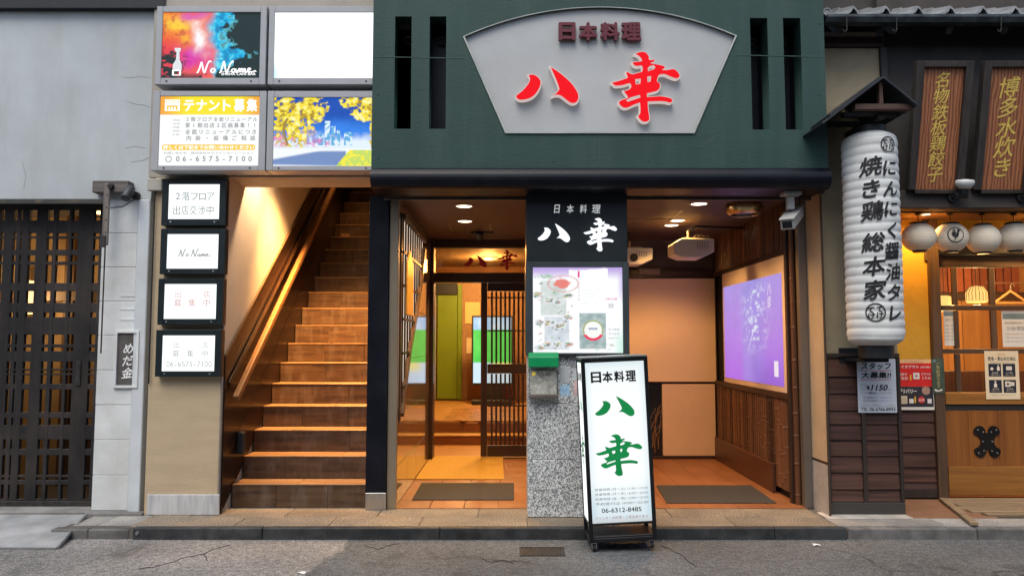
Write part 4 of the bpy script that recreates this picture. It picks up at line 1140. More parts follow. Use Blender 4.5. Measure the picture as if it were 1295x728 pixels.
# right half of the back wall
yW = Yb
box('back_wall', xm + .001, X_PR + .08, yW + .02, yW + .12, 0, Z_CEIL + .3, M_DARKIN, rb, 0)
x0, x1, z0, z1 = PR(788, 352, 905, 482.5, yW - .03)
M_BOARD = pbr('warm_white_board', (.86, .62, .38), .55, var=.03, scale=2, bump=.03)
wb = box('wall_board', .66, x1, yW - .03, yW + .019, z0, z1, M_BOARD, rb, .003)
x0b, x1b, z0b, z1b = PR(838, 485.5, 905, 576, yW - .02)
box('wall_board', x0b, x1b, yW - .02, yW + .019, z0b, z1b, pbr('lower_board', (.78, .54, .34), .55, var=.03), rb, .003)
box('wall_rail', .64, X_PR, yW - .045, yW + .019, z1 + .003, z1 + .10, M_DKWOODX, rb)
box('wall_rail', .64, X_PR, yW - .035, yW + .019, z0b - .075, z0b - .003, M_DKWOODX, rb)
box('corner_post', x1 + .004, X_PR - .03, yW - .06, yW + .018, ZP + .005, Z_CEIL - .002, M_DKWOOD, rb)
gp = box('grass_panel', .66, x0b - .004, yW - .005, yW + .018, z0b, z1b, pbr('black_lacquer', (.012, .011, .012), .25, coat=.4), rb, .002)
M_GOLD = pbr('gold_paint', (.42, .22, .09), .45, .4, var=.2)
for k in range(16):          # painted grass blades
    x = x0b - .02 - random.random() * .3; z = z0b + .02 + random.random() * .1
    pts = []
    lean = random.uniform(-.35, .35)
    for q in range(5):
        t = q / 4; pts.append((x + lean * t * t * .8, yW - .0065, z + t * random.uniform(.4, .52)))
    MB().path(pts, .003, 4).build('painted_blade', M_GOLD, gp)
# beige cassette box on the back wall
bxx = thing('wall_speaker', 'shallow pale box on the dark wall band below the left projector', 'box', on_y(820, 345, yW - .05))
pbox('case', 808, 339, 835, 347, yW - .10, .099, pbr('dull_plastic', (.22, .17, .11), .5), bxx, .006)

# right porch wall: bamboo, projection screen
M_BAM = pbr('dark_bamboo', (.14, .058, .025), .30, col2=(.070, .030, .015), scale=6, stretch=(1, 1, .05), bump=.15, rnd=.6, coat=.25)
rw = thing('bamboo_wall', 'porch side wall lined with dark bamboo poles above and below the purple screen', 'wall', (X_PR, 7.8, ZP))
MB().box(X_PR, X_PR + .08, 6.50, 9.1, 0, Z_CEIL + .3).build('backing', pbr('bamboo_backing', (.010, .007, .006), .9), rw)
def bamboo(y, z0, z1, r, x=None):
    prof = [(0, z0), (r, z0)]
    z = z0 + random.uniform(.05, .25)
    while z < z1 - .03:
        prof += [(r * .97, z - .012), (r * 1.10, z - .004), (r * 1.10, z + .004), (r * .97, z + .012)]
        z += random.uniform(.18, .30)
    prof += [(r, z1), (0, z1)]
    MB().lathe(prof, ((X_PR - r * 1.02) if x is None else x, y, 0), n=12).build('bamboo_pole', M_BAM, rw)
ysA, ysB = 6.98, 8.86
sz = [on_x(917, 484, X_PR - .05), on_x(997, 496, X_PR - .05), on_x(912, 345, X_PR - .05), on_x(990, 325, X_PR - .05)]
SZ0, SZ1 = (sz[0].z + sz[1].z) / 2, (sz[2].z + sz[3].z) / 2
SY1, SY0 = (sz[0].y + sz[2].y) / 2, (sz[1].y + sz[3].y) / 2
y = SY0 - .02
while y < 9.0:
    r = random.uniform(.020, .024)
    bamboo(y, SZ1 + .05, Z_CEIL - .002, r)
    if y > SY0 + .05: bamboo(y, .16 if y < 7.6 else .30, SZ0 - .06, r)
    y += r * 2.75
for z0, z1, nm in ((SZ1 + .003, SZ1 + .048, 'rail'), (SZ0 - .055, SZ0 - .004, 'rail')):
    box(nm, X_PR - .055, X_PR - .001, SY0 - .02, 9.04, z0, z1, wood('rail_dark', (.05, .025, .016), (.025, .012, .008), 'y', .4), rw)
box('skirting', X_PR - .075, X_PR - .043, 7.05, 9.03, ZP + .005, .36, wood('skirting_wood', (.11, .042, .024), (.06, .024, .014), 'y', .4), rw)
box('post', X_PR - .07, X_PR - .001, SY0 - .10, SY0 - .045, ZP + .005, Z_CEIL - .002, M_DKWOOD, rw)
y = 6.53
while y < SY0 - .11:
    r = random.uniform(.022, .028); bamboo(y + r, ZP + .006, Z_CEIL - .003, r, X_PR - .025); y += 2.1 * r
ps = thing('projection_screen', 'white board with a purple water picture projected on it, on the bamboo wall', 'screen', (X_PR - .05, (SY0 + SY1) / 2, SZ0))
box('board', X_PR - .05, X_PR - .022, SY0, SY1, SZ0, SZ1, pbr('screen_board', (.72, .56, .44), .6, var=.03, bump=.02), ps, .003)
def p_water(u, v):
    n = fbm(u * 9, v * 5, 11); f = fbm(u * 34 + 6 * n, v * 26, 21, 3)
    c = lerp(np.zeros(u.shape + (3,)) + np.array([.46, .15, .80]), (.46, .32, .82), v)
    c = lerp(c, (.34, .31, .78), .55 * sstep(.30, .42, u) * sstep(.85, .6, u))
    c = lerp(c, (.24, .11, .62), .5 * sstep(.4, .0, v) * sstep(.45, .6, u))
    spark = sstep(.50, .66, f) * np.exp(-((u - .58 - .06 * (n - .5)) / .16) ** 2) * sstep(.22, .5, v) * sstep(1.02, .85, v)
    c = lerp(c, (.80, .88, .98), .95 * spark)
    c = c * (0.9 + .2 * n[..., None])
    return c
frs = Frame((X_PR - .05, SY1 - .05, SZ0 + .055), (0, -(SY1 - SY0 - .12), 0), (0, 0, (SZ1 - SZ0) * .83))
picture(frs, p_water, 110, 90, painted('projected_picture', .92), ps, .0015, 'projected_picture')
M_PALEGLOW = glow('pale_projection', (.85, .82, .95), .85)
column_text(frs, '八幸', .82, .93, .70, .13, M_PALEGLOW, ps, .003, .0, .1)
patch(frs, .87, .08, .93, .22, M_PALEGLOW, ps, .003, 'projected_label')

# projectors
M_PROJ = pbr('white_plastic', (.66, .60, .50), .42, var=.04, bump=.03)
M_BRASS = pbr('bracket_metal', (.45, .38, .28), .35, .8, var=.2)
def projector(px0, py0, px1, py1, Y, lab, arm):
    x0, x1, z0, z1 = PR(px0, py0, px1, py1, Y)
    t = thing('projector', lab, 'projector', ((x0 + x1) / 2, Y + .15, z0), 'ceiling projectors in the porch')
    w, h = x1 - x0, z1 - z0
    P = [(x0, z0 + h * .18), (x0 + w * .22, z0), (x1 - w * .3, z0), (x1, z0 + h * .30), (x1, z1 - h * .02), (x0 + w * .2, z1), (x0, z1 - h * .25)]
    MB().prism(P, Y, Y + .30).build('body', M_PROJ, t, .01, seg=2)
    MB().lathe([(.045, 0), (.045, .012), (.03, .016), (.03, .004), (0, .004)], ((x0 + x1) / 2, Y - .001, z0 + h * .40), (0, -1, 0), 20).build('lens', M_BLACKPL, t) if not arm else None
    for k in range(5):
        box('vent_slot', x0 + w * (.58 + .06 * k), x0 + w * (.60 + .06 * k), Y - .0015, Y + .002, z0 + h * .45, z0 + h * .8, M_GREYTRIM, t, 0)
    c = Vector(((x0 + x1) / 2, Y + .12, z1))
    MB().box(c.x - .10, c.x + .10, c.y - .06, c.y + .06, z1 + .003, z1 + .015).build('mount_plate', M_BRASS, t)
    MB().tube(c + Vector((-.03, 0, .016)), c + Vector((-.03, 0, .09)), .014).build('mount_tube', M_BRASS, t)
    if arm:
        MB().path([c + Vector((-.03, 0, .09)), c + Vector((.05, 0, .135)), Vector((X_PR - .05, Y + .3, c.z + .15))], .016).build('wall_arm', M_BLACKPL, t)
        for k in range(3):
            a = c + Vector((.02 + .05 * k, -.03, .016)); MB().path([a, a + Vector((.02, 0, .03)), a + Vector((.05, .02, .03)), a + Vector((.07, .03, 0))], .004, 6).build('cable', M_BRASS, t)
    else:
        MB().tube(c + Vector((-.03, 0, .09)), Vector((c.x - .03, c.y, Z_CEIL)), .012).build('ceiling_tube', M_BLACKPL, t)
    return t
projector(852, 301, 903.5, 325.5, 7.55, 'white projector hanging from a black arm before the warm board', True)
projector(778, 313, 825.5, 334, 8.35, 'yellow-lit projector half hidden behind the pillar', False)

# ceiling dome speaker
c = on_z(941, 258, Z_CEIL)
dsx = thing('ceiling_dome', 'black dome fitting with a brass rim on the porch ceiling at right', 'ceiling fitting', c)
MB().lathe([(.0, -.10), (.07, -.095), (.12, -.07), (.14, -.03), (.145, 0)], c, n=28).build('dome', M_BLACKPL, dsx, 0, True)
MB().lathe([(.146, 0), (.165, -.01), (.17, -.05), (.155, -.085), (.125, -.105), (.118, -.10), (.146, -.06), (.15, 0)], c, n=28).build('rim', pbr('brass', (.62, .45, .22), .25, .9), dsx, 0, True)
# small ceiling camera on the left
c = on_z(613, 293, Z_CEIL)
cc = thing('ceiling_camera', 'small black camera under the porch ceiling above the transom', 'camera', c)
MB().box(c.x - .16, c.x + .10, c.y - .06, c.y + .06, Z_CEIL - .025, Z_CEIL - .001).build('base', M_BLACKPL, cc, .006)
MB().tube(c + Vector((-.05, -.02, -.025)), c + Vector((-.07, -.11, -.075)), .04, .045, 18).build('body', M_BLACKPL, cc, .004, True)
MB().tube(c + Vector((-.07, -.11, -.075)), c + Vector((-.073, -.118, -.079)), .026, n=18).build('lens', pbr('lens_glass', (.1, .1, .1), .05, .5), cc)

# outdoor camera at the right end of the beam
oc = thing('security_camera', 'grey box security camera on a bracket under the right end of the beam', 'camera', on_y(1003, 240, 6.0))
M_CAM = pbr('camera_paint', (.36, .36, .34), .45, var=.06)
yC = 5.98
x0, x1, z0, z1 = PR(989, 236, 1011, 241, yC)
box('plate', x0, x1, yC - .05, yC + .06, bz0 - .032, bz0 - .002, M_CAM, oc, .004)
x0, x1, z0, z1 = PR(995, 241, 1004, 265, yC)
box('arm', x0, x1, yC - .02, yC + .03, z0, bz0 - .033, M_CAM, oc, .006)
f0, f1 = on_y(995.5, 284, 5.84), on_y(1008, 268, 6.16)
MB().bar(f0, f1, .105, .088).build('housing', M_CAM, oc, .008)
d = (f0 - f1).normalized()
MB().bar(f0 + d * .003, f0 - d * .002, .075, .055).build('window', pbr('lens_dark', (.012, .013, .016), .08), oc)
MB().bar(f0 + d * .03 + Vector((0, 0, .050)), f1 + Vector((0, 0, .050)), .118, .010).build('sunshield', M_CAM, oc, .002)
MB().path([on_y(1004, 262, 6.0), on_y(1011, 258, 6.05), on_y(1012, 246, 6.08), on_y(1010, 240, 6.08)], .006).build('cable', M_BLACKPL, oc)

# right jamb of the porch
xr = PX(1018, 640, 6.43)
box('shutter_channel', X_PR - .015, X_PR + .055, 6.43, 6.50, ZP, Z_CEIL, pbr('channel_metal', (.22, .20, .18), .4, .7, stretch=(1, 1, .1)), rb, .003)
xq0, xq1 = X_PR + .057, PX(1041, 450, 6.16)
M_PIERB = pbr('pier_stucco', (.46, .35, .23), .8, var=.06, bump=.3, bscale=80)
zq = PZ(585, 6.25, 1032)
MB().prism_z([(xq0, 6.40), (xq1, 6.14), (xq1 + .02, 6.6), (xq0, 6.6)], zq + .022, bz0 + .05).build('side_pier', M_PIERB, rb)
MB().prism_z([(xq0, 6.395), (xq1, 6.135), (xq1 + .02, 6.6), (xq0, 6.6)], zq + .001, zq + .021).build('pier_band', M_DKWOOD, rb)
MB().prism_z([(xq0, 6.398), (xq1, 6.138), (xq1 + .02, 6.6), (xq0, 6.6)], ZP - .02, zq).build('pier_base', pbr('pier_granite', (.40, .37, .34), .6, speckle=((.6, .6, .6), (1.3, 1.3, 1.3))), rb)
xk = PX(1045.5, 450, 6.12)
box('edge_post', xq1 + .001, xk, 6.12, 6.24, ZP - .02, 3.9, wood('edge_wood', (.07, .045, .03), (.035, .022, .016), 'z', .6), rb)

# ------------------------------------------------------------------ fan sign
fs_ = thing('fan_sign', 'white fan-shaped sign with red brush characters on the green fascia', 'sign', on_y(758, 168, Y_GREEN))
M_FAN = pbr('fan_panel', (.42, .43, .425), .6, var=.05, scale=2.5, bump=.15, bscale=50, dirt=(.36, .35, .32), dirt_amt=.4)
Yf = Y_GREEN + .022
link('panel', upright(shape_mesh([[(pl_[0][0] - (-.0), pl_[0][1])] if False else FAN], .03), Yf, .03), M_FAN, fs_)
ctr = (sum(p[0] for p in FAN) / len(FAN), sum(p[1] for p in FAN) / len(FAN) - .15)
big = [(ctr[0] + (x - ctr[0]) * 1.008, ctr[1] + (z - ctr[1]) * 1.010) for x, z in FAN]
ins = [(ctr[0] + (x - ctr[0]) * .996, ctr[1] + (z - ctr[1]) * .995) for x, z in FAN]
link('rim', upright(shape_mesh([big, ins], .012), Y_GREEN - .0125, .012), pbr('fan_rim', (.40, .42, .39), .6), fs_)
ff = pframe(587, 10, 930, 168, Yf)
M_MAROON = pbr('maroon_letters', (.115, .012, .022), .45, var=.08)
for ch, a, b in (('日', 706, 727.5), ('本', 731.5, 755), ('料', 758.5, 783), ('理', 785, 810)):
    co, fcs = glyphs(ch, .048, .5)
    x0, x1, z0, z1 = PR(a, 31, b, 54, Yf)
    mn, mx_ = co.min(0), co.max(0)
    vs = [(x0 + (x1 - x0) * (q[0] - mn[0]) / (mx_[0] - mn[0]), Yf - .012 - .028 * (q[2] + .5), z0 + (z1 - z0) * (q[1] - mn[1]) / (mx_[1] - mn[1])) for q in co]
    link('raised_character', mesh_from(vs, fcs), M_MAROON, fs_)
M_REDL = glow('red_acrylic', (1.0, .004, .012), .82, .5, .1)
M_LETW = glow('letter_return', (1.0, .86, .82), .55, .5, .2)
k_ = 5.396
def tr(P): return [tuple(on_y(640 + x / k_, 50 - y / k_, Yf - .06).xz) for x, y in P]
for polys, nm in ((HACHI[:1], 'hachi'), (HACHI[1:], 'hachi'), (KO, 'ko')):
    Q = [tr(P) for P in polys]
    b_ = link('channel_letter', upright(shape_mesh(Q, .045, .004), Yf - .050, .045), M_LETW, fs_)
    link('letter_face', upright(shape_mesh(Q, .010, -.004), Yf - .0605, .010), M_REDL, b_)

# ------------------------------------------------------------------ pillar with header sign and menu box
pr_ = thing('pillar', 'speckled grey granite pillar standing between the two porch entrances', 'pillar', on_y(730, 653, Y_PILLAR))
M_GRAN = pbr('speckled_granite', (.42, .44, .445), .45, var=.10, scale=5, bump=.08, speckle=((.30, .31, .32), (1.55, 1.55, 1.52)), speckle_scale=105, rnd=.05)
x0, x1, _, _ = PR(667, 447, 795, 653, Y_PILLAR)
zc_ = PZ(449, Y_PILLAR, 730)
zz = [ZP + .002, .545, 1.0, zc_]
for a, b in zip(zz, zz[1:]): box('granite_block', x0, x1, Y_PILLAR, Y_PILLAR + .42, a + .0015, b - .0015, M_GRAN, pr_, .003)
M_HEAD = pbr('header_paint', (.018, .024, .026), .35, var=.12, bump=.03)
hx0, hx1, _, _ = PR(665.5, 241, 794, 447, Y_PILLAR - .03)
zm = PZ(331, Y_PILLAR - .03, 730)
hs = thing('pillar_sign', 'black header sign with white brush characters above the menu box', 'sign', ((hx0 + hx1) / 2, Y_PILLAR, zm))
box('panel', hx0, hx1, Y_PILLAR - .03, Y_PILLAR + .43, zm + .001, bz0 + .018, M_HEAD, hs, .004)
fh = Frame((hx0, Y_PILLAR - .03, zm), (hx1 - hx0, 0, 0), (0, 0, PZ(241, Y_PILLAR - .03) - zm))
M_WHLIT = glow('lit_white_letters', (.92, .95, 1.0), 1.15)
M_WHPALE = glow('white_letters', (.80, .84, .84), .55)
for ch, a, b in zip('日本料理', (.275, .40, .53, .65), (.335, .47, .60, .735)):
    text(fh, ch, a, .68, b, .80, M_WHPALE, hs, .003, .015, .12)
stamp(fh, HACHI[:1] + HACHI[1:], .115, .275, .43, .53, M_WHLIT, hs, .004, HB, depth=.012)
stamp(fh, KO, .565, .145, .895, .61, M_WHLIT, hs, .004, KB, depth=.012)
mn_ = thing('menu_lightbox', 'brightly backlit menu picture box on the pillar', 'lightbox', ((hx0 + hx1) / 2, Y_PILLAR, zc_))
M_MFRAME = pbr('menu_frame', (.055, .07, .075), .4, .3, var=.1)
fx0, fx1, fz0, fz1 = PR(674, 338, 787.5, 446, Y_PILLAR - .045)
box('case', hx0 - .004, hx1 + .004, Y_PILLAR - .035, Y_PILLAR + .43, zc_ + .001, zm - .0005, M_MFRAME, mn_, .003)
for a, b, c, d in ((hx0 - .004, fx0, zc_ + .001, zm), (fx1, hx1 + .004, zc_ + .001, zm), (fx0 + .0005, fx1 - .0005, fz1, zm), (fx0 + .0005, fx1 - .0005, zc_ + .001, fz0)):
    box('frame', a, b, Y_PILLAR - .055, Y_PILLAR - .0355, c, d - .001, M_MFRAME, mn_, .003)
fm = Frame((fx0, Y_PILLAR - .036, fz0), (fx1 - fx0, 0, 0), (0, 0, fz1 - fz0))
def p_menu(u, v):
    n = fbm(u * 7, v * 7, 31); f = fbm(u * 40, v * 40, 37, 4); g = fbm(u * 16, v * 16, 39, 3)
    c = np.ones(u.shape + (3,)) * np.array([.98, .98, .99])
    top = sstep(.84 + .10 * (n - .5) + .12 * (np.abs(u - .62) < .22), .99, v)
    c = lerp(c, (.52, .38, .76), top)
    c = lerp(c, (.52, .40, .78), sstep(.93, 1.0, u) * sstep(.5, .8, v) * .7)
    c = lerp(c, (.55, .84, .72), sstep(.86, 1.0, u) * sstep(.35, .1, v) * .8)
    PAL = [(.10, .22, .12), (.55, .30, .16), (.30, .30, .34), (.20, .45, .16), (.66, .22, .16), (.12, .14, .12), (.45, .52, .62), (.75, .60, .30), (.38, .20, .12)]
    def bx(a, b, cc, d_, col, amt):
        nonlocal c
        m = sstep(a - .006, a, u) * sstep(b + .006, b, u) * sstep(cc - .006, cc, v) * sstep(d_ + .006, d_, v)
        c = lerp(c, col, m * amt * (.5 + .7 * g))
    bx(.09, .37, .44, .84, (.42, .50, .46), .70)
    bx(.13, .40, .04, .42, (.44, .50, .58), .70)
    def dish(cx, cy, rx, ry, col, amt=.8):
        nonlocal c
        d = ((u - cx) / rx) ** 2 + ((v - cy) / ry) ** 2
        c = lerp(c, col, sstep(1.15, .6, d + (f - .5) * 1.3) * amt)
    for k in range(12):                       # plates with food on them
        r = np.random.RandomState(500 + k); cx, cy = .06 + .115 * (k % 4) + r.uniform(-.02, .02), .10 + .27 * (k // 4) + r.uniform(-.05, .05)
        dish(cx, cy, .065, .045, (.90, .91, .92), .9)
        dish(cx, cy, .058, .038, (.55, .58, .60), .5)
        for q in range(7):
            dish(cx + r.uniform(-.035, .035), cy + r.uniform(-.022, .022), r.uniform(.010, .024), r.uniform(.008, .016), PAL[(k * 3 + q * 2) % 9], .8)
    for k in range(40):
        r = np.random.RandomState(100 + k)
        dish(r.uniform(.02, .46), r.uniform(.02, .93), r.uniform(.008, .022), r.uniform(.005, .014), PAL[k % 9], .7)
    for k in range(14):
        r = np.random.RandomState(300 + k); dish(r.uniform(.50, .97), r.uniform(.01, .12), .03, .012, PAL[(k + 3) % 9], .35)
    d = ((u - .33) / .10) ** 2 + ((v - .81) / .06) ** 2
    c = lerp(c, (.82, .16, .12), sstep(1.0, .6, d + (f - .5)) * .9)
    c = lerp(c, (.70, .32, .28), sstep(.10, .04, np.abs(np.hypot((u - .34) / .17, (v - .81) / .095) - 1)) * .6)
    bx(.52, .81, .05, .46, (.26, .36, .36), .9)
    r_ = np.hypot((u - .67) / .115, (v - .265) / .118)
    c = lerp(c, (.93, .93, .90), sstep(1.0, .95, r_))
    c = lerp(c, (.40, .44, .18), sstep(.10, .06, np.abs(r_ - .93)) * (v > .22))
    c = lerp(c, (.80, .03, .09), sstep(.15, .11, np.abs(r_ - .92)) * (v < .215))
    c = lerp(c, (.10, .15, .40), (np.abs(v - .285) < .008) * (np.abs(u - .67) < .05) * .8)
    c = lerp(c, (.12, .50, .08), np.exp(-(((u - .14) / .07) ** 2 + ((v - .895) / .020) ** 2)) * (f > .45))
    c = lerp(c, (.80, .05, .28), (np.abs(u - .515) < .010) * (np.abs(v - .92) < .04))
    return c
picture(fm, p_menu, 190, 180, painted('menu_film', 1.02), mn_, .001)
M_PINK = glow('pink_print', (.75, .08, .35), .9)
M_GREYLIT = glow('grey_print_lit', (.38, .38, .42), .9)
text(fm, '八幸のお昼', .80, .615, .94, .645, M_PINK, mn_, .003, .01)
column_text(fm, 'おすすめ', .515, .78, .60, .022, M_GREYLIT, mn_, .003, .0)
text(fm, 'ランチ', .62, .255, .72, .285, M_GREYLIT, mn_, .003)
text(fm, '御膳', .84, .52, .90, .58, M_GREYLIT, mn_, .003)
for k in range(5): text(fm, ('季節のおすすめ会席', '造り盛り合わせ', '旬の天ぷら', '和牛しゃぶしゃぶ', '茶碗蒸し・ご飯')[k], .56, .72 - k * .036, .56 + (.20, .16, .12, .18, .16)[k], .738 - k * .036, glow('pale_grey_print', (.70, .70, .74), .95), mn_, .003)
for k in range(3): text(fm, ('昼の御膳', '夜の会席', '宴会承ります')[k], .84, .26 - k * .05, .96, .285 - k * .05, M_GREYLIT, mn_, .003)

# flyer holder on the pillar
fb = thing('flyer_holder', 'green lidded clear flyer holder fixed to the granite pillar', 'flyer holder', on_y(687, 503, Y_PILLAR))
yh = Y_PILLAR - .09
x0, x1, z0, z1 = PR(669, 447, 706, 503, yh)
zl_ = PZ(464, yh, 687)
M_GPL = pbr('green_plastic', (.008, .26, .085), .3, var=.08)
MB().prism_x([(yh - .015, zl_), (Y_PILLAR - .001, zl_), (Y_PILLAR - .001, z1 + .02), (yh + .02, z1 + .005), (yh - .015, z1 - .03)], x0 - .004, x1 + .004).build('lid', M_GPL, fb, .006, seg=2)
M_CLEAR = glass('clear_plastic', (.97, .98, .97), .03, .06)
box('front', x0, x1, yh, yh + .003, z0, zl_ - .001, M_CLEAR, fb, 0)
for a in (x0, x1 - .003): box('side', a, a + .003, yh + .0035, Y_PILLAR - .001, z0, zl_ - .001, M_CLEAR, fb, 0)
box('bottom', x0 + .004, x1 - .004, yh + .004, Y_PILLAR - .001, z0, z0 + .025, pbr('smoky_plastic', (.16, .13, .12), .3), fb, .002)
MB().box(x0 + .01, x1 - .01, Y_PILLAR - .02, Y_PILLAR - .012, z0 + .026, zl_ - .03).build('flyer', pbr('flyer_paper', (.55, .53, .48), .7, var=.4, scale=25, bump=0), fb)
frf = Frame((x0, yh, z0), (x1 - x0, 0, 0), (0, 0, zl_ - z0))
text(frf, 'ご自由に', .3, .72, .78, .82, M_DARKTRIM, fb, .002)
disc(frf, .16, .78, .016, pbr('yellow_sticker', (.55, .42, .05), .5), fb, .002)
# stickers on the pillar
def sticker(px0, py0, px1, py1, mat, lab):
    o = pbox('sticker', px0, py0, px1, py1, Y_PILLAR - .0025, .0015, mat, None, 0); return tag(o, lab, 'sticker')
sticker(708, 465, 720, 484, pbr('grey_sticker', (.42, .45, .47), .5), 'pale grey sticker on the granite pillar beside the flyer holder')
sb = sticker(708.5, 486.5, 720.5, 500, pbr('blue_sticker', (.12, .36, .62), .4, col2=(.5, .62, .70), scale=60), 'small blue sticker below the pale grey one on the pillar')
sticker(724.5, 465, 733, 481, pbr('grey_sticker', (.42, .45, .47), .5), 'pale grey sticker half hidden by the standing lightbox')
sticker(725.5, 482, 733, 500, pbr('pinkwhite_sticker', (.55, .40, .38), .5), 'white sticker with red edge half hidden by the standing lightbox')

# ------------------------------------------------------------------ four large lightboxes over the stairs
M_ALU = pbr('sign_aluminium', (.36, .365, .375), .45, .0, var=.05, scale=4, bump=.02)
def lightbox(fpx, spx, Yf, lab, fill, depth=.17, name='lightbox', frame_m=None, group=None, bevel=.004, screws=True, inner=.006):
    x0, x1, z0, z1 = PR(*fpx, Yf); a0, a1, b0, b1 = PR(*spx, Yf + inner)
    t = thing(name, lab, 'lightbox', ((x0 + x1) / 2, Yf + depth, z0), group)
    fm_ = frame_m or M_ALU
    box('case', x0, x1, Yf + .02, Yf + depth, z0, z1, fm_, t, .003)
    for p in ((x0, a0, z0, z1), (a1, x1, z0, z1), (a0 + .0005, a1 - .0005, b1, z1), (a0 + .0005, a1 - .0005, z0, b0)):
        box('frame', p[0], p[1], Yf, Yf + .0195, p[2], p[3], fm_, t, .003)
    fr = Frame((a0, Yf + .012, b0), (a1 - a0, 0, 0), (0, 0, b1 - b0))
    if screws:
        for u in (.12, .88):
            c = Vector((a0 + (a1 - a0) * (.06 if u < .5 else .92), Yf, (z0 + b0) / 2))
            MB().lathe([(0, .004), (.007, .003), (.008, 0)], c, (0, -1, 0), 10).build('screw', M_BLACKPL if frame_m is None else M_STEEL, t)
    fill(fr, t)
    return t
Y_LB = 5.98
G_LB = 'grey-framed lightboxes above the stairs'
M_FILM = painted('backlit_film', .98, .2)
M_LITW = glow('lit_white', (1.0, 1.0, 1.0), 1.35, .25)
M_LITTXT = glow('lit_text_white', (1.0, 1.0, 1.0), 1.15)

def p_smoke(u, v):
    n = fbm(u * 4 + 3, v * 3, 41); m = fbm(u * 9, v * 7, 43); f = fbm(u * 20, v * 15, 47, 4)
    Z = lambda *c: np.zeros(u.shape + (3,)) + np.array(c)
    w = u + (n - .5) * .30; q = v + (m - .5) * .30
    c = lerp(Z(.92, .10, .01), (1.0, .62, .01), np.exp(-(((w - .16) / .14) ** 2 + ((q - .80) / .16) ** 2)) * 1.2)
    c = lerp(c, (.80, .03, .05), sstep(.62, .40, q) * sstep(.25, .05, w))
    c = lerp(c, (.72, .005, .38), np.exp(-(((w - .30) / .13) ** 2 + ((q - .32) / .20) ** 2)) * 1.2)
    c = lerp(c, (.72, .10, .45), np.exp(-(((w - .33) / .10) ** 2 + ((q - .95) / .10) ** 2)))
    c = lerp(c, (.0, .46, .80), sstep(.42, .56, w))
    c = lerp(c, (.22, .85, .95), sstep(.50, .66, f) * sstep(.45, .55, w) * .8)
    c = lerp(c, (.0, .16, .42), sstep(.46, .36, f) * sstep(.48, .58, w) * .7)
    c = lerp(c, (.55, .05, .02), sstep(.44, .34, f) * sstep(.30, .2, w) * .6)
    c = lerp(c, (1.0, .95, .95), np.exp(-(((w - .37) / .075) ** 2 + ((q - .62) / .17) ** 2)) * 1.15)
    edge = .70 + .16 * np.sin(v * 9 + 5) * .5 + (f - .5) * .34 - .16 * sstep(.35, .0, v) + .05 * (v > .3)
    dark = sstep(-.02, .03, w - edge + .02)
    holes = sstep(.60, .66, f) * sstep(.55, .62, w) * .6
    c = lerp(c, (.004, .0045, .005), np.maximum(dark, holes))
    ll = sstep(.50, .32, v + (f - .5) * .5) * sstep(.26, .12, u + (m - .5) * .3)
    c = lerp(c, (.012, .004, .006), ll * (f < .60))
    c = lerp(c, (.006, .006, .01), sstep(.10, .02, v) * (u < .42) * .8)
    return c
def fill_smoke(fr, t):
    picture(fr, p_smoke, 150, 104, M_FILM, t)
    ribbon(fr, SCRIPT, .36, .075, .96, .26, .011, M_LITTXT, t)
    patch(fr, .60, .098, .97, .106, M_LITTXT, t, .003)
    text(fr, 'SHISHA CAFE BAR', .61, .045, .96, .085, M_LITTXT, t, .003, .02)
    M_SIL = glow('silver_print', (.75, .78, .80), .9)
    stamp(fr, [[(.13, .44), (.19, .44), (.185, .40), (.175, .38), (.18, .28), (.20, .22), (.20, .14), (.12, .14), (.12, .22), (.145, .28), (.15, .38), (.135, .40)]], .115, .12, .205, .46, M_SIL, t, .003, name='print_mark')
    stamp(fr, [[(0, 0), (1, 0), (1, 1), (0, 1)], [(.2, .15), (.8, .15), (.8, .75), (.2, .75)]], .11, .04, .20, .13, M_LITTXT, t, .003, name='print_mark')
    disc(fr, .27, .22, .045, MATS['pink_print'], t, .003, .040)
lightbox((197, 8, 336.5, 107, ), (205, 16, 329, 99), Y_LB, 'lightbox with colourful smoke and white No Name lettering, top left of four', fill_smoke, group=G_LB)
def p_blank(u, v):
    n = fbm(u * 3, v * 3, 5)
    c = np.ones(u.shape + (3,))
    return lerp(c, (.42, .62, .70), np.exp(-((u / .05) ** 2 + ((v - .08) / .16) ** 2)) * .8 + .12 * sstep(.06, 0, v) + .08 * sstep(.03, 0, u))
def fill_blank(fr, t):
    picture(fr, p_blank, 40, 30, painted('blank_diffuser', 1.3, .25), t, .001, 'diffuser')
lightbox((339.5, 8, 480, 107), (347, 16, 474, 99), Y_LB, 'blank glowing white lightbox in the top row beside the green fascia', fill_blank, group=G_LB)
M_ORLIT = painted('backlit_film', 1.1)
def p_tenant(u, v):
    c = np.ones(u.shape + (3,)) * np.array([1.0, 1.0, 1.0])
    hd = lerp(np.zeros(u.shape + (3,)) + np.array([.95, .40, .03]), (1.0, .80, .0), sstep(.0, .3, u) * sstep(1.0, .75, u))
    c = np.where((v > .745)[..., None], hd, c)
    return c
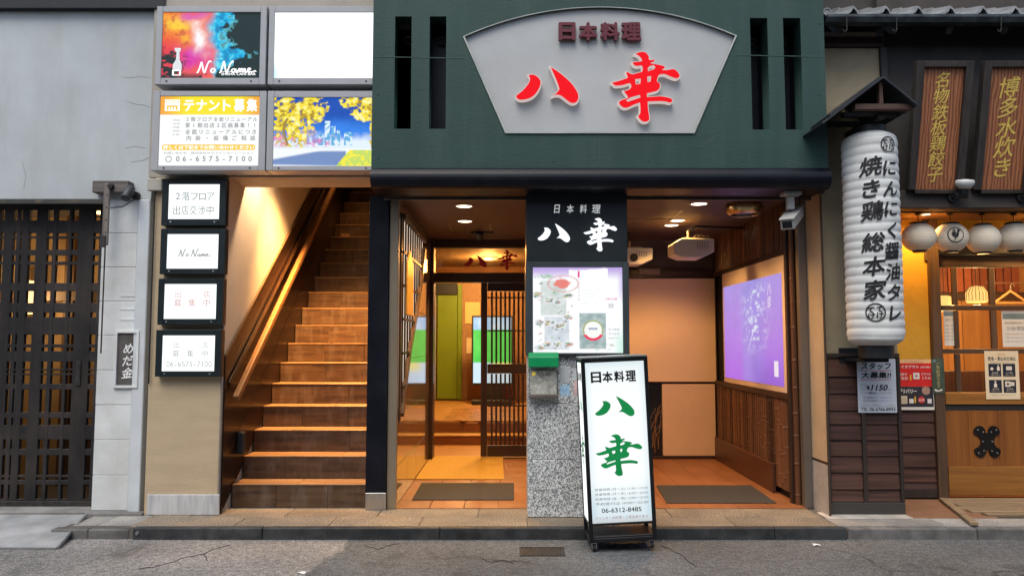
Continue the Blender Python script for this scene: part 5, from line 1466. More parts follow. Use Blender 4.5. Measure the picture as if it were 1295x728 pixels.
def fill_tenant(fr, t):
    picture(fr, p_tenant, 40, 51, M_FILM, t)
    M_OR = glow('orange_print_lit', (.92, .55, .05), 1.0)
    M_GT = glow('grey_text_lit', (.24, .25, .26), .8)
    # shop pictogram
    patch(fr, .045, .79, .195, .955, M_LITTXT, t, .0025, 'print_mark')
    for k in range(6): patch(fr, .055 + k * .024, .90, .063 + k * .024, .95, M_OR, t, .0035, 'print_mark')
    patch(fr, .065, .80, .175, .87, M_OR, t, .0035, 'print_mark')
    for k in range(3): patch(fr, .085 + k * .028, .80, .100 + k * .028, .845, M_LITTXT, t, .0045, 'print_mark')
    spread_text(fr, 'テナント募集', .225, .79, .985, .955, M_LITTXT, t, .003, .028, .85)
    for s, a, b in (('2階フロア全面リニューアル', .64, .70), ('第1期出店2区画募集!!', .55, .615), ('全面リニューアルにつき', .455, .52), ('内装・設備ご相談', .365, .43)):
        spread_text(fr, s, .25, a, .985, b, M_GT, t, .003, .012, .75)
    for k, s in enumerate(('1階店舗', '2階店舗', '3階', '4階店舗', '屋上看板')): text(fr, s, .13, .645 - k * .052, .20, .668 - k * .052, M_GT, t, .003)
    patch(fr, .03, .225, .965, .305, M_OR, t, .0025, 'print_block', .02)
    text(fr, '詳しくは下記までお問い合わせください', .045, .238, .955, .292, M_LITTXT, t, .004, .02)
    text(fr, 'お問い合わせ　株式会社サウスインターレーション', .05, .165, .95, .20, M_GT, t, .003)
    spread_text(fr, '06-6575-7100', .16, .055, .95, .145, M_GT, t, .003, .012, .85)
    disc(fr, .10, .095, .026, M_GT, t, .003, .020)
lightbox((192, 115, 336, 215.5), (201.5, 122, 327.5, 209.5), Y_LB, 'lightbox with orange header, Japanese tenant notice and phone number 06-6575-7100', fill_tenant, group=G_LB)
def p_trees(u, v):
    n = fbm(u * 5, v * 4, 51); m = fbm(u * 11, v * 9, 53); f = fbm(u * 26, v * 20, 57, 4); g2 = fbm(u * 30, v * 8, 59, 3)
    Z = lambda *c: np.zeros(u.shape + (3,)) + np.array(c)
    c = lerp(Z(.03, .22, .85), (.0, .06, .46), sstep(.50, .80, v + (n - .5) * .2))
    # towers and bright haze low down
    hz_ = sstep(.50, .32, v + (m - .5) * .16)
    c = lerp(c, (.80, .90, 1.0), hz_)
    for a, b, h in ((.50, .56, .66), (.57, .61, .58), (.62, .66, .52), (.70, .78, .50), (.44, .49, .48)):
        mk = (u > a) & (u < b) & (v < h) & (v > .30)
        c = np.where(mk[..., None], lerp(Z(.12, .42, .75), (.75, .90, 1.0), (f > .52) * 1.0), c)
    # yellow crowns
    def crown(cx, cy, rx, ry, seed, amp=.9):
        nonlocal c
        d = np.hypot((u - cx) / rx, (v - cy) / ry) + (fbm(u * 13, v * 10, seed) - .5) * amp
        k = sstep(1.0, .9, d) * ((f > .40) | (d < .4))
        col = lerp(Z(.42, .24, .0), (1.0, .80, .02), sstep(.36, .56, f))
        col = lerp(col, (1.0, .96, .45), sstep(.60, .70, f))
        c = c * (1 - k[..., None]) + col * k[..., None]
    crown(.14, .74, .30, .46, 61); crown(.34, .84, .18, .30, 62); crown(.92, .84, .20, .20, 63); crown(.80, .95, .18, .10, 64); crown(1.0, .55, .06, .3, 65)
    # pink lit trunks
    pk = sstep(.50, .62, m) * sstep(.25, .32, v) * sstep(.52, .42, v) * (u < .62)
    c = lerp(c, (.85, .20, .52), pk * .9 * (f > .45))
    c = lerp(c, (.30, .25, .60), sstep(.52, .60, g2) * sstep(.30, .34, v) * sstep(.60, .5, v) * (u > .25) * (u < .5) * .7)
    gn = sstep(.27, .24, v)
    c = lerp(c, (.95, .97, 1.0), gn)
    road = (v < .22) * sstep(.03, .0, v - .02 - .20 * u * .95) * (u < .80 - (.2 - v))
    c = lerp(c, (.10, .20, .50), sstep(.24, .20, v) * sstep(.0, .04, .06 + .15 * u - np.abs(v - .06 - .12 * u)) * (u < .72) * .9)
    gr = (u > .62 + .55 * v) * (v < .24)
    c = lerp(c, (.55, .72, .03), gr * .9)
    c = lerp(c, (.95, .85, .05), gr * (f > .52))
    tr_ = np.abs(u - .13 - .03 * np.sin(v * 9)) < .012
    c = lerp(c, (.35, .22, .03), tr_ * (v > .3) * (v < .7))
    c = lerp(c, (.45, .33, .04), (np.abs(u - .975) < .014) * (v > .25))
    return c
def fill_trees(fr, t): picture(fr, p_trees, 150, 104, M_FILM, t)
lightbox((337.5, 115, 480, 215.5), (346, 123.5, 474, 210), Y_LB, 'lightbox with a picture of yellow trees, blue sky and city towers', fill_trees, group=G_LB)

# four small black-framed lightboxes on the beige column
M_BKFR = pbr('black_frame', (.013, .020, .022), .35, var=.1, bump=.02)
G_SB = 'black-framed lightboxes on the beige column'
M_FAINT = glow('faint_text', (.42, .42, .42), .8)
M_FAINTR = glow('faint_red_text', (.70, .36, .34), .8)
M_LITS = glow('small_lit_white', (.95, 1.0, 1.0), 1.18, .25)
def mk(lines):
    def fill(fr, t):
        patch(fr, 0, 0, 1, 1, M_LITS, t, .001, 'diffuser')
        for s, a, b, c, d, m in lines: spread_text(fr, s, a, b, c, d, m, t, .003, .0, .85)
    return fill
M_MIDTX = glow('mid_text', (.22, .23, .23), .8)
def small(k, f, s, lab, lines): lightbox(f, s, Y_COL - .075, lab, mk(lines), .0745, frame_m=M_BKFR, group=G_SB)
small(0, (204.5, 226, 285.5, 285), (213, 233, 277.5, 277), 'topmost black-framed lightbox on the beige column with two lines of writing', [('2階フロア', .10, .54, .90, .78, M_MIDTX), ('出店交渉中', .08, .14, .90, .38, M_MIDTX)])
def nn(fr, t):
    patch(fr, 0, 0, 1, 1, M_LITS, t, .001, 'diffuser')
    ribbon(fr, SCRIPT, .22, .34, .86, .56, .0075, M_FAINT, t)
lightbox((202.5, 289, 284.5, 346.5), (211, 296, 276, 339.5), Y_COL - .075, 'second black-framed lightbox from the top with faint No Name script', nn, .0745, frame_m=M_BKFR, group=G_SB)
small(2, (199.5, 352, 282, 410.5), (207.5, 359, 273.5, 403), 'third black-framed lightbox from the top with faint reddish writing', [('出　店', .12, .62, .95, .80, M_FAINTR), ('募集中', .12, .36, .95, .56, M_FAINTR)])
small(3, (196.5, 417, 279.5, 476), (205, 424, 271.5, 469), 'lowest black-framed lightbox on the beige column with three faint lines', [('出　店', .12, .66, .95, .82, M_FAINT), ('募集中', .12, .40, .95, .58, M_FAINT), ('06-6575-7100', .08, .10, .95, .30, M_FAINT)])

# ------------------------------------------------------------------ standing lightbox on casters
sgx = thing('standing_lightbox', 'black-framed standing lightbox with green brush characters and opening hours on the street', 'sign', (.795, 5.555, .012), None, (0, math.radians(-2.4), math.radians(2.0)))
W2, D2, H0, H1 = .243, .155, .185, 1.375
M_BKM = pbr('black_steel', (.012, .013, .015), .32, .2, var=.2, bump=.05)
def lb(name, x0, x1, y0, y1, z0, z1, m=M_BKM, bevel=.003): return box(name, x0, x1, y0, y1, z0, z1, m, sgx, bevel)
for sx in (-1, 1):
    for sy in (-1, 1):
        lb('corner_post', sx * W2, sx * (W2 - .028), sy * D2, sy * (D2 - .028), .065, H1)
for sy in (-1, 1):
    for z0, z1 in ((H1 - .030, H1 - .001), (H0, H0 + .016), (.066, .095)):
        lb('cross_rail', -W2 + .0285, W2 - .0285, sy * D2 - sy * .001, sy * (D2 - .027), z0, z1)
for sx in (-1, 1):
    for z0, z1 in ((H1 - .030, H1 - .001), (H0, H0 + .016), (.066, .095)):
        lb('side_rail', sx * W2 - sx * .001, sx * (W2 - .027), -D2 + .0285, D2 - .0285, z0, z1)
lb('shelf', -W2 + .02, W2 - .02, -D2 + .02, D2 - .02, .096, .104, pbr('shelf_steel', (.03, .03, .032), .4, .3))
lb('top_plate', -W2 + .002, W2 - .002, -D2 + .002, D2 - .002, H1, H1 + .012, pbr('top_steel', (.30, .33, .32), .35, .4))
lb('panel_core', -W2 + .03, W2 - .03, -D2 + .03, D2 - .03, H0 + .02, H1 - .032, pbr('core', (.5, .5, .5), .6), 0)
M_LBGLOW = painted('sign_panel', 1.0, .25)
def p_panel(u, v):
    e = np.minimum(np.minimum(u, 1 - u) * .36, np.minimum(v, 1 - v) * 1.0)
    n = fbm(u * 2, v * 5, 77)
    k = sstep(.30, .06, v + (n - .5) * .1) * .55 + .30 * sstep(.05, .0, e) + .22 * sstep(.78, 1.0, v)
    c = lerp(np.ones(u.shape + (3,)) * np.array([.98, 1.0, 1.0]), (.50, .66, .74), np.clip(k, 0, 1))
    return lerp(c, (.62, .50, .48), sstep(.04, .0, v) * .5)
frp = Frame((-W2 + .029, -D2 + .006, H0 + .017), (2 * W2 - .058, 0, 0), (0, 0, H1 - H0 - .048))
box('panel', -W2 + .029, W2 - .029, -D2 + .006, -D2 + .012, H0 + .017, H1 - .031, M_LITS, sgx, 0)
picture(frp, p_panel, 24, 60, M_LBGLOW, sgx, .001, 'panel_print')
M_BKP = pbr('black_vinyl', (.012, .013, .014), .4, var=.05, bump=0)
M_GRP = pbr('green_vinyl', (.010, .33, .085), .4, var=.05, bump=0)
for i, ch in enumerate('日本料理'): text(frp, ch, .085 + .198 * i, .872, .085 + .198 * i + .178, .942, M_BKP, sgx, .003, .035)
stamp(frp, HACHI, .13, .655, .80, .785, M_GRP, sgx, .003, HB)
stamp(frp, KO, .10, .285, .90, .545, M_GRP, sgx, .003, KB)
M_BLT = pbr('slate_blue_vinyl', (.22, .30, .36), .4, var=.05, bump=0)
for i, s in enumerate(('営業時間 (月～土) 11:30～13:30', '営業時間 (月～木) 16:00～23:00', '営業時間 (金・祝) 12:00～22:00', '予約受付は 10:00～22:00')):
    text(frp, s, .06, .195 - i * .029, .955, .214 - i * .029, M_BLT, sgx, .003, .004)
text(frp, '06-6312-8485', .16, .062, .83, .090, M_BKP, sgx, .003, .01)
text(frp, 'ドリンク・お料理・ご宴会承ります', .06, .022, .94, .040, pbr('pale_red_vinyl', (.42, .16, .13), .5), sgx, .003)
frl = Frame((-W2 + .006, D2 - .029, H0 + .017), (0, -2 * D2 + .058, 0), (0, 0, H1 - H0 - .048))
box('panel', -W2 + .006, -W2 + .012, -D2 + .029, D2 - .029, H0 + .017, H1 - .031, M_LITS, sgx, 0)
for i, ch in enumerate('日本料理'): text(frl, ch, .085 + .198 * i, .88, .085 + .198 * i + .178, .935, M_BKP, sgx, .003, .035)
stamp(frl, HACHI, .13, .68, .80, .785, M_GRP, sgx, .003, HB)
stamp(frl, KO, .10, .34, .90, .545, M_GRP, sgx, .003, KB)
M_RUB = pbr('rubber', (.02, .02, .02), .8, bump=.1)
for sx in (-1, 1):
    for sy in (-1, 1):
        c = Vector((sx * (W2 - .035), sy * (D2 - .035), .03))
        w = MB().tube(c + Vector((-.012, 0, 0)), c + Vector((.012, 0, 0)), .028, n=18).build('caster_wheel', M_RUB, sgx, .004)
        MB().box(c.x - .018, c.x - .0135, c.y - .014, c.y + .014, .02, .062).box(c.x + .0135, c.x + .018, c.y - .014, c.y + .014, .02, .062).box(c.x - .018, c.x + .018, c.y - .016, c.y + .016, .0585, .0655).build('caster_fork', M_STEEL, sgx)

# ------------------------------------------------------------------ neighbouring grilled-chicken restaurant on the right
Y_R = 6.22
Y_RR = 6.78
XR0 = xk + .002
XR1 = PX(1139, 550, Y_R)
M_STUC = pbr('greige_stucco', (.30, .25, .165), .85, var=.10, scale=4, bump=.6, bscale=90, dirt=(.20, .17, .12), dirt_amt=.4, dirt_scale=2)
M_YSTUC = pbr('ochre_stucco', (.60, .33, .035), .85, var=.08, scale=5, bump=.6, bscale=70)
M_BRN = wood('brown_frame', (.12, .070, .038), (.06, .034, .02), 'z', .55, 26)
M_BRNX = wood('brown_frame_x', (.12, .070, .038), (.06, .034, .02), 'x', .55, 26)
M_DKB = wood('blackened_wood', (.028, .024, .022), (.014, .012, .012), 'x', .6, 24)
M_DKBZ = wood('blackened_wood_z', (.028, .024, .022), (.014, .012, .012), 'z', .6, 24)
nb = thing('chicken_restaurant', 'neighbouring wooden restaurant front with tiled eave on the far right', 'building', (4.0, Y_R, ZP))
zpl = PZ(451, Y_R, 1090)
ztr = PZ(61, Y_R, 1080)
XS1 = PX(1112, 100, Y_R)
box('stucco_wall', XR0, XR1, Y_R, Y_R + .1, zpl - .01, ztr, M_STUC, nb, 0)
box('wall_plate', XR0 - .05, XS1 + .03, Y_R - .03, Y_R + .1, ztr + .001, PZ(48, Y_R), wood('reddish_beam', (.055, .025, .022), (.03, .015, .013), 'x', .6), nb)
box('corner_post', XS1 + .002, XS1 + .06, Y_R - .035, Y_R - .0005, PZ(180, Y_R), ztr, M_DKBZ, nb)
# dark upper wall behind the hanging boards
zbm0, zbm1 = PZ(263, 6.12, 1220), PZ(240, 6.12, 1220)
box('upper_wall', XS1 + .062, 7.5, Y_R + .02, Y_R + .12, zbm1 - .05, PZ(30, Y_R), pbr('upper_dark', (.040, .036, .034), .8, var=.2, bump=.2), nb, 0)
bm_ = box('front_beam', PX(1136, 250, 6.12), 7.5, 6.12, 6.24, zbm0, zbm1, wood('front_beam_wood', (.05, .040, .034), (.03, .024, .02), 'x', .6), nb, .006)
box('upper_wall', XS1 + .062, 7.5, Y_R + .121, Y_R + .14, zbm0, PZ(-40, Y_R), M_DARKIN, nb, 0)
# recess: soffit and ochre wall
box('recess_soffit', XR1 - .01, 7.5, 6.241, Y_RR + .3, zbm0 + .01, zbm0 + .05, wood('soffit_wood', (.36, .19, .07), (.24, .12, .045), 'x', .6), nb, 0)
box('return_wall', XR1 - .10, XR1 - .001, Y_R + .101, Y_RR + .3, 0, zbm0 + .009, M_YSTUC, nb, 0)
xdp0, xdp1 = PX(1177, 450, Y_RR), PX(1189, 450, Y_RR)
zp2 = PZ(516, Y_RR, 1160)
box('ochre_wall', XR1, xdp0 - .001, Y_RR, Y_RR + .1, zp2 - .02, zbm0 + .009, M_YSTUC, nb, 0)
box('door_post', xdp0, xdp1, Y_RR - .05, Y_RR + .1, ZP, zbm0 + .009, M_BRN, nb, .005)
box('inner_post', PX(1167, 300, Y_RR), PX(1184, 300, Y_RR) - .02, Y_RR - .02, Y_RR - .001, PZ(330, Y_RR), zbm0 + .009, M_BRN, nb, .004)
# ochre wall above the door
ztop_d = PZ(322, Y_RR + .06, 1240)
box('ochre_wall', xdp1 + .001, 7.5, Y_RR + .02, Y_RR + .1, ztop_d + .10, zbm0 + .009, M_YSTUC, nb, 0)
box('door_head', xdp1 + .001, 7.5, Y_RR - .03, Y_RR + .1, ztop_d, ztop_d + .099, M_DKB, nb, .004)

# plank panelling
M_PLK = wood('plank_wood', (.105, .048, .034), (.030, .014, .010), 'x', .55, 22, rnd=.22, bump=.4)
M_STL = wood('plank_stile', (.040, .028, .022), (.022, .016, .013), 'z', .6, 24)
def planks(xa, xb, ypx, Yp, pxm, par, th=.022):
    for a, b in zip(ypx, ypx[1:]):
        z1, z0 = PZ(a, Yp, pxm), PZ(b, Yp, pxm)
        MB().prism_x([(Yp - th, z0 + .0015), (Yp, z0 + .0015), (Yp, z1 - .001), (Yp - .008, z1 - .001)], xa, xb).build('plank', M_PLK, par, .0015)
pp = thing('plank_panel', 'dark lapped plank dado below the tall lantern', 'panelling', ((XR0 + XR1) / 2, Y_R, ZP))
zbp = PZ(634, Y_R, 1090)
rows = [453.6, 475.7, 497, 518.6, 536, 556, 576, 597, 618, 633.6]
xm0, xm1 = PX(1089, 570, Y_R), PX(1094, 570, Y_R)
box('backing', XR0, XR1, Y_R + .001, Y_R + .10, ZP - .02, zpl - .011, M_DARKIN, pp, 0)
xe0, xe1 = XR0 + .035, XR1 - .03
planks(xe0 + .001, xm0 - .001, rows, Y_R, 1068, pp); planks(xm1 + .001, xe1 - .001, rows, Y_R, 1115, pp)
for a, b in ((XR0, xe0), (xm0, xm1), (xe1, XR1)): box('stile', a, b, Y_R - .034, Y_R, zbp + .001, zpl, M_STL, pp, .003)
box('bottom_rail', XR0, XR1, Y_R - .036, Y_R, ZP + .004, zbp, pbr('bottom_rail_wood', (.045, .040, .034), .7, var=.2, stretch=(.1, 1, 1), bump=.3), pp, .004)
box('top_rail', XR0 + .0, XR1, Y_R - .032, Y_R - .001, zpl + .001, zpl + .030, M_STL, pp, .003)
p2_ = thing('plank_panel', 'recessed lapped plank dado beside the door post', 'panelling', ((XR1 + xdp0) / 2, Y_RR, ZP))
r2_ = [516, 533, 552, 571, 590, 609, 617]
planks(XR1 + .002, xdp0 - .002, r2_, Y_RR, 1160, p2_)
box('bottom_rail', XR1 + .002, xdp0 - .002, Y_RR - .03, Y_RR, ZP + .02, PZ(617, Y_RR, 1160) - .001, M_STL, p2_, .003)
box('backing', XR1 + .001, xdp0 - .001, Y_RR + .001, Y_RR + .08, 0, zp2 - .021, M_DARKIN, p2_, 0)
box('return_board', XR1 + .0005, XR1 + .012, Y_R + .01, Y_RR - .032, ZP, PZ(516, Y_RR), M_PLK, p2_, .002)

# ground of the recess
rf = struct(box('recess_floor', XR1 + .0, xdp1, 6.06, Y_RR, -.05, ZP + .006, pbr('red_floor', (.20, .105, .06), .7, var=.15, scale=8, bump=.2), None, .003))
struct(box('recess_floor', XR0 - .06, XR1 - .001, 6.06, Y_R + .05, -.05, ZP + .004, pbr('pale_stone', (.46, .43, .38), .7, var=.18, scale=5, bump=.2, dirt=(.2, .18, .15), dirt_amt=.5, dirt_scale=4), None, .003))
struct(box('recess_floor', xdp1 + .001, 7.5, 6.06, 7.0, -.05, ZP - .01, M_MORTAR, None, 0))
M_DECK = wood('deck_wood', (.26, .19, .115), (.14, .10, .06), 'x', .7, 22, rnd=.18)
dk = thing('wooden_deck', 'slatted wooden deck in front of the restaurant door', 'deck', (4.6, 6.4, ZP))
yy = [6.09, 6.20, 6.31, 6.42, 6.53, 6.64, 6.75]
for k, (a, b) in enumerate(zip(yy, yy[1:])):
    xo = PX(1240 - k * 9, 650, 6.2) if k < 3 else PX(1208, 640, 6.5)
    box('deck_plank', xo, 7.4, a + .018, b - .004, ZP - .005, ZP + .022, M_DECK, dk, .004)
e0, e1 = on_z(1232, 662, ZP + .02), on_z(1192, 631, ZP + .02)
MB().bar(e0, e1, .06, .03).build('deck_edge', M_DECK, dk, .004)

# sliding door with glazing
Yq = Y_RR + .03
dr = thing('glazed_door', 'wooden sliding door with glass panes and a black iron ornament', 'door', on_y(1245, 626, Yq))
M_DOOR = wood('door_wood', (.28, .105, .022), (.18, .062, .013), 'z', .42, 20, rnd=.05, coat=.15)
M_DOORX = wood('door_wood_x', (.34, .15, .032), (.20, .08, .017), 'x', .42, 16, rnd=.05, coat=.15)
xd0, xd1 = xdp1 + .003, PX(1372, 450, Yq)
def db(name, a, b, c, d, m=M_BRN, y0=None, dep=.035, bev=.003):
    x0 = xd0 if a is None else PX(a, 450, Yq); x1 = xd1 if c is None else PX(c, 450, Yq)
    y0 = Yq if y0 is None else y0
    return box(name, x0, x1, y0, y0 + dep, PZ(d, Yq, 1245), PZ(b, Yq, 1245), m, dr, bev)
db('stile', None, 322, 1193, 626)
db('stile', 1355, 322, None, 626)
for nm, a, b in (('top_rail', 322, 338), ('glazing_bar', 386, 392), ('glazing_bar', 441, 447)): db(nm, 1193.4, a, 1354.6, b, M_BRNX, Yq + .002)
db('lock_rail', 1193.4, 496, 1354.6, 511, M_DOORX, Yq - .004)
for a, b in ((1208.5, 1215), (1256, 1263), (1304, 1310)):
    for p, q in ((338.4, 385.6), (392.4, 440.6), (447.4, 495.6)): db('mullion', a, p, b, q, M_BRN, Yq + .004, .028)
M_WGL = glass('window_glass', (.95, .92, .86), .03, .02)
cols = [(1193.6, 1208.2), (1215.3, 1255.7), (1263.3, 1303.7), (1310.3, 1354.4)]
for a, b in cols:
    for p, q in ((338.6, 385.4), (392.6, 440.4), (447.6, 495.4)): db('pane', a, p, b, q, M_WGL, Yq + .015, .004, 0)
db('shadow_gap', 1193.4, 511.2, 1354.6, 519, M_DKB, Yq + .012, .012)
for a, b in ((1193.4, 1222), (1222.3, 1259), (1259.3, 1296), (1296.3, 1354.6)): db('board', a, 519.2, b, 589, M_DOOR, Yq + .01, .02, .002)
db('kick_board', 1193.4, 589.3, 1354.6, 626, M_DOORX, Yq - .002, .03)
# iron ornament: four lobes
fo = pframe(1231, 538, 1264.5, 577.5, Yq + .008)
lob = [(.50, .76), (.57, .80), (.56, .86), (.66, .98), (.84, .99), (.98, .86), (.97, .74), (.84, .68), (.78, .60), (.75, .50), (.78, .40), (.84, .32), (.97, .26), (.98, .14), (.84, .01), (.66, .02), (.56, .14), (.57, .20), (.50, .24), (.43, .20), (.44, .14), (.34, .02), (.16, .01), (.02, .14), (.03, .26), (.16, .32), (.24, .40), (.27, .50), (.24, .60), (.16, .68), (.03, .74), (.02, .86), (.16, .99), (.34, .98), (.44, .86), (.43, .80)]
orn = stamp(fo, [smooth_poly(lob, 3)], 0, 0, 1, 1, pbr('black_iron', (.018, .017, .016), .5, .6, var=.3, bump=.4), dr, .001, (0, 0, 1, 1), 'iron_ornament', .01)
for u, v in ((.15, .87), (.85, .87), (.15, .13), (.85, .13), (.35, .80), (.65, .80), (.35, .2), (.65, .2), (.32, .5), (.68, .5)):
    MB().lathe([(0, .008), (.006, .006), (.008, 0)], fo.p(u, v, .011), (0, -1, 0), 10).build('stud', M_STEEL, orn)

# room behind the door
ir = thing('dining_room', 'warmly lit wooden dining room seen through the door panes', 'room', (5.0, 8.2, ZP))
M_RW = wood('room_panel', (.50, .27, .10), (.36, .18, .065), 'z', .55, 14, rnd=.1)
MB().box(3.45, 3.5, 6.89, 9.3, 0, 2.6).build('wall', M_RW, ir)
MB().box(7.4, 7.5, 6.89, 9.3, 0, 2.6).build('wall', M_RW, ir)
for k in range(9):
    box('wall_board', 3.5 + k * .433, 3.5 + (k + 1) * .433 - .006, 9.30, 9.34, 0, 2.6, M_RW, ir, .003)
MB().box(3.45, 7.5, 6.89, 9.4, 2.55, 2.6).build('ceiling', M_RW, ir)
MB().box(3.5, 7.4, 6.89, 9.3, 0, ZP).build('floor', M_STEPW, ir)
box('picture_rail', 3.5, 7.4, 9.26, 9.299, 2.02, 2.12, M_BRNX, ir)
for k in range(4): box('booth_back', 3.7 + k * .95, 4.5 + k * .95, 8.3, 8.36, ZP, 1.18, wood('booth_wood', (.10, .045, .022), (.05, .022, .012), 'z', .4), ir, .01)
for k in range(14): box('name_slat', 4.95 + k * .10, 5.035 + k * .10, 9.20, 9.215, 2.12, 2.45, pbr('red_slat', (.30, .09, .04), .6, rnd=.3), ir, .003)
pd = thing('pendant_lamp', 'glowing ribbed pendant lamp inside the dining room', 'lamp', on_y(1235, 386, 8.0))
c = on_y(1235, 372, 8.0)
MB().lathe([(.032, .09), (.07, .08), (.11, .015), (.107, -.07), (.093, -.09)], c, n=20).build('shade', glow('pendant_shade', (1.0, .60, .20), 1.5), pd)
for k in range(20):
    a = 2 * math.pi * k / 20
    d = Vector((math.cos(a), math.sin(a), 0))
    MB().path([c + d * .033 + Vector((0, 0, .092)), c + d * .072 + Vector((0, 0, .082)), c + d * .112 + Vector((0, 0, .015)), c + d * .109 + Vector((0, 0, -.07))], .003, 5).build('rib', M_BRN, pd)
MB().tube(c + Vector((0, 0, .09)), Vector((c.x, c.y, 2.55)), .004).build('cord', M_BLACKPL, pd)
lamp('lamp_light', 'POINT', c + Vector((0, 0, -.16)), 40, (1.0, .60, .24), pd, .08)
c = on_y(1194, 384, 8.2)
pd2 = thing('pendant_lamp', 'second pendant lamp glimpsed at the left edge of the door glass', 'lamp', c)
MB().lathe([(.032, .09), (.07, .08), (.11, .015), (.107, -.07), (.093, -.09)], c, n=20).build('shade', MATS['pendant_shade'], pd2)
MB().tube(c + Vector((0, 0, .09)), Vector((c.x, c.y, 2.55)), .004).build('cord', M_BLACKPL, pd2)
lamp('lamp_light', 'POINT', (5.6, 7.7, 2.3), 60, (1.0, .60, .24), ir, .15)
# clothes hanger on the wall
c = on_y(1278, 372, 8.6)
hg_ = thing('clothes_hanger', 'wooden clothes hanger hanging inside behind the glass', 'hanger', c)
MB().path([c + Vector((-.20, 0, -.10)), c + Vector((0, 0, .04)), c + Vector((.20, 0, -.10))], .014, 8).build('shoulder', pbr('hanger_wood', (.55, .33, .14), .5), hg_)
MB().tube(c + Vector((-.19, 0, -.10)), c + Vector((.19, 0, -.10)), .008).build('bar', MATS['hanger_wood'], hg_)
MB().path([c + Vector((0, 0, .04)), c + Vector((0, 0, .10)), c + Vector((.03, 0, .13)), c + Vector((.05, 0, .10))], .004, 6).build('hook', M_STEEL, hg_)
hr = box('hanger_rail', c.x - .3, c.x + .5, c.y - .01, c.y + .01, c.z + .125, c.z + .14, M_BRNX, ir)

# notices on the glass and posters
M_PAPER = pbr('white_paper', (.70, .68, .62), .7, var=.03, bump=.02)
M_INK = pbr('black_ink', (.02, .02, .022), .6, bump=0)
M_INKG = pbr('grey_ink', (.25, .25, .25), .6, bump=0)
def sheet(name, px0, py0, px1, py1, Y, mat, lab, rot=0.):
    fr = pframe(px0, py0, px1, py1, Y)
    t = thing(name, lab, 'poster', fr.p(.5, 0))
    MB().box(fr.o.x, fr.o.x + fr.w, Y, Y + .002, fr.o.z, fr.o.z + fr.h).build('paper', mat, t)
    return fr, t
fr, t = sheet('paper_notice', 1267.5, 393, 1300, 438.5, Yq + .012, M_PAPER, 'white printed notice taped inside the right door pane')
patch(fr, .03, .78, .97, .93, pbr('teal_ink', (.16, .23, .25), .6), t)
text(fr, '21:00 閉店', .18, .46, .85, .58, M_INKG, t); text(fr, '当面の間 営業時間を変更します', .1, .64, .9, .70, M_INKG, t)
for k in range(3): text(fr, 'ご理解とご協力をお願いいたします', .1, .34 - k * .1, .9, .38 - k * .1, M_INKG, t)
fr, t = sheet('paper_notice', 1194, 392.5, 1208, 437, Yq + .012, M_PAPER, 'pale notice inside the narrow left door pane')
patch(fr, .05, .85, .95, .95, MATS['teal_ink'], t); text(fr, 'お知らせ', .15, .70, .85, .78, M_INKG, t)
for k in range(5): text(fr, 'お客様へお願い', .1, .55 - k * .1, .9, .60 - k * .1, M_INKG, t)
# safety poster with four dark squares
fr, t = sheet('safety_poster', 1246, 443.5, 1289, 504.5, Yq - .010, pbr('cream_poster', (.74, .62, .42), .7, var=.03, bump=.02), 'cream poster with four dark pictogram squares on the door')
text(fr, '安全・安心のために', .10, .80, .92, .885, M_INK, t, .001, .015)
text(fr, '当店の取り組み', .38, .91, .62, .945, pbr('orange_ink', (.5, .2, .03), .6), t, .001)
text(fr, '感染症対策の取り組みをご紹介いたします', .15, .745, .88, .772, M_INKG, t, .001)
M_SQ = pbr('navy_ink', (.018, .020, .035), .6, bump=0)
M_PW = pbr('cream_ink', (.70, .62, .50), .6, bump=0)
for i in range(2):
    for j in range(2):
        u0, v0 = .10 + .42 * i, .47 - .335 * j
        patch(fr, u0, v0, u0 + .37, v0 + .265, M_SQ, t, .001)
        text(fr, ('手指消毒', 'マスク着用', '店内除菌', '検温実施')[i + 2 * j], u0 + .09, v0 + .062, u0 + .28, v0 + .092, M_PW, t, .0018)
        text(fr, 'ご協力ください', u0 + .06, v0 + .022, u0 + .32, v0 + .05, M_PW, t, .0018)
        if (i, j) == (0, 0):
            disc(fr, u0 + .10, v0 + .16, .014, M_PW, t, .0018); patch(fr, u0 + .25, v0 + .12, u0 + .33, v0 + .20, M_PW, t, .0018, round_=.004); patch(fr, u0 + .275, v0 + .205, u0 + .305, v0 + .24, M_PW, t, .0018)
        elif (i, j) == (1, 0): patch(fr, u0 + .10, v0 + .13, u0 + .27, v0 + .21, M_PW, t, .0018, round_=.006)
        elif (i, j) == (0, 1): patch(fr, u0 + .14, v0 + .11, u0 + .23, v0 + .19, M_PW, t, .0018, round_=.004); patch(fr, u0 + .165, v0 + .195, u0 + .205, v0 + .245, M_PW, t, .0018)
        else:
            patch(fr, u0 + .05, v0 + .12, u0 + .21, v0 + .235, M_PW, t, .0018, round_=.004); patch(fr, u0 + .215, v0 + .14, u0 + .32, v0 + .22, M_PW, t, .0018); disc(fr, u0 + .13, v0 + .178, .010, M_SQ, t, .0026)
text(fr, '皆様に安心してお食事いただけるように', .15, .075, .85, .095, M_INKG, t, .001)
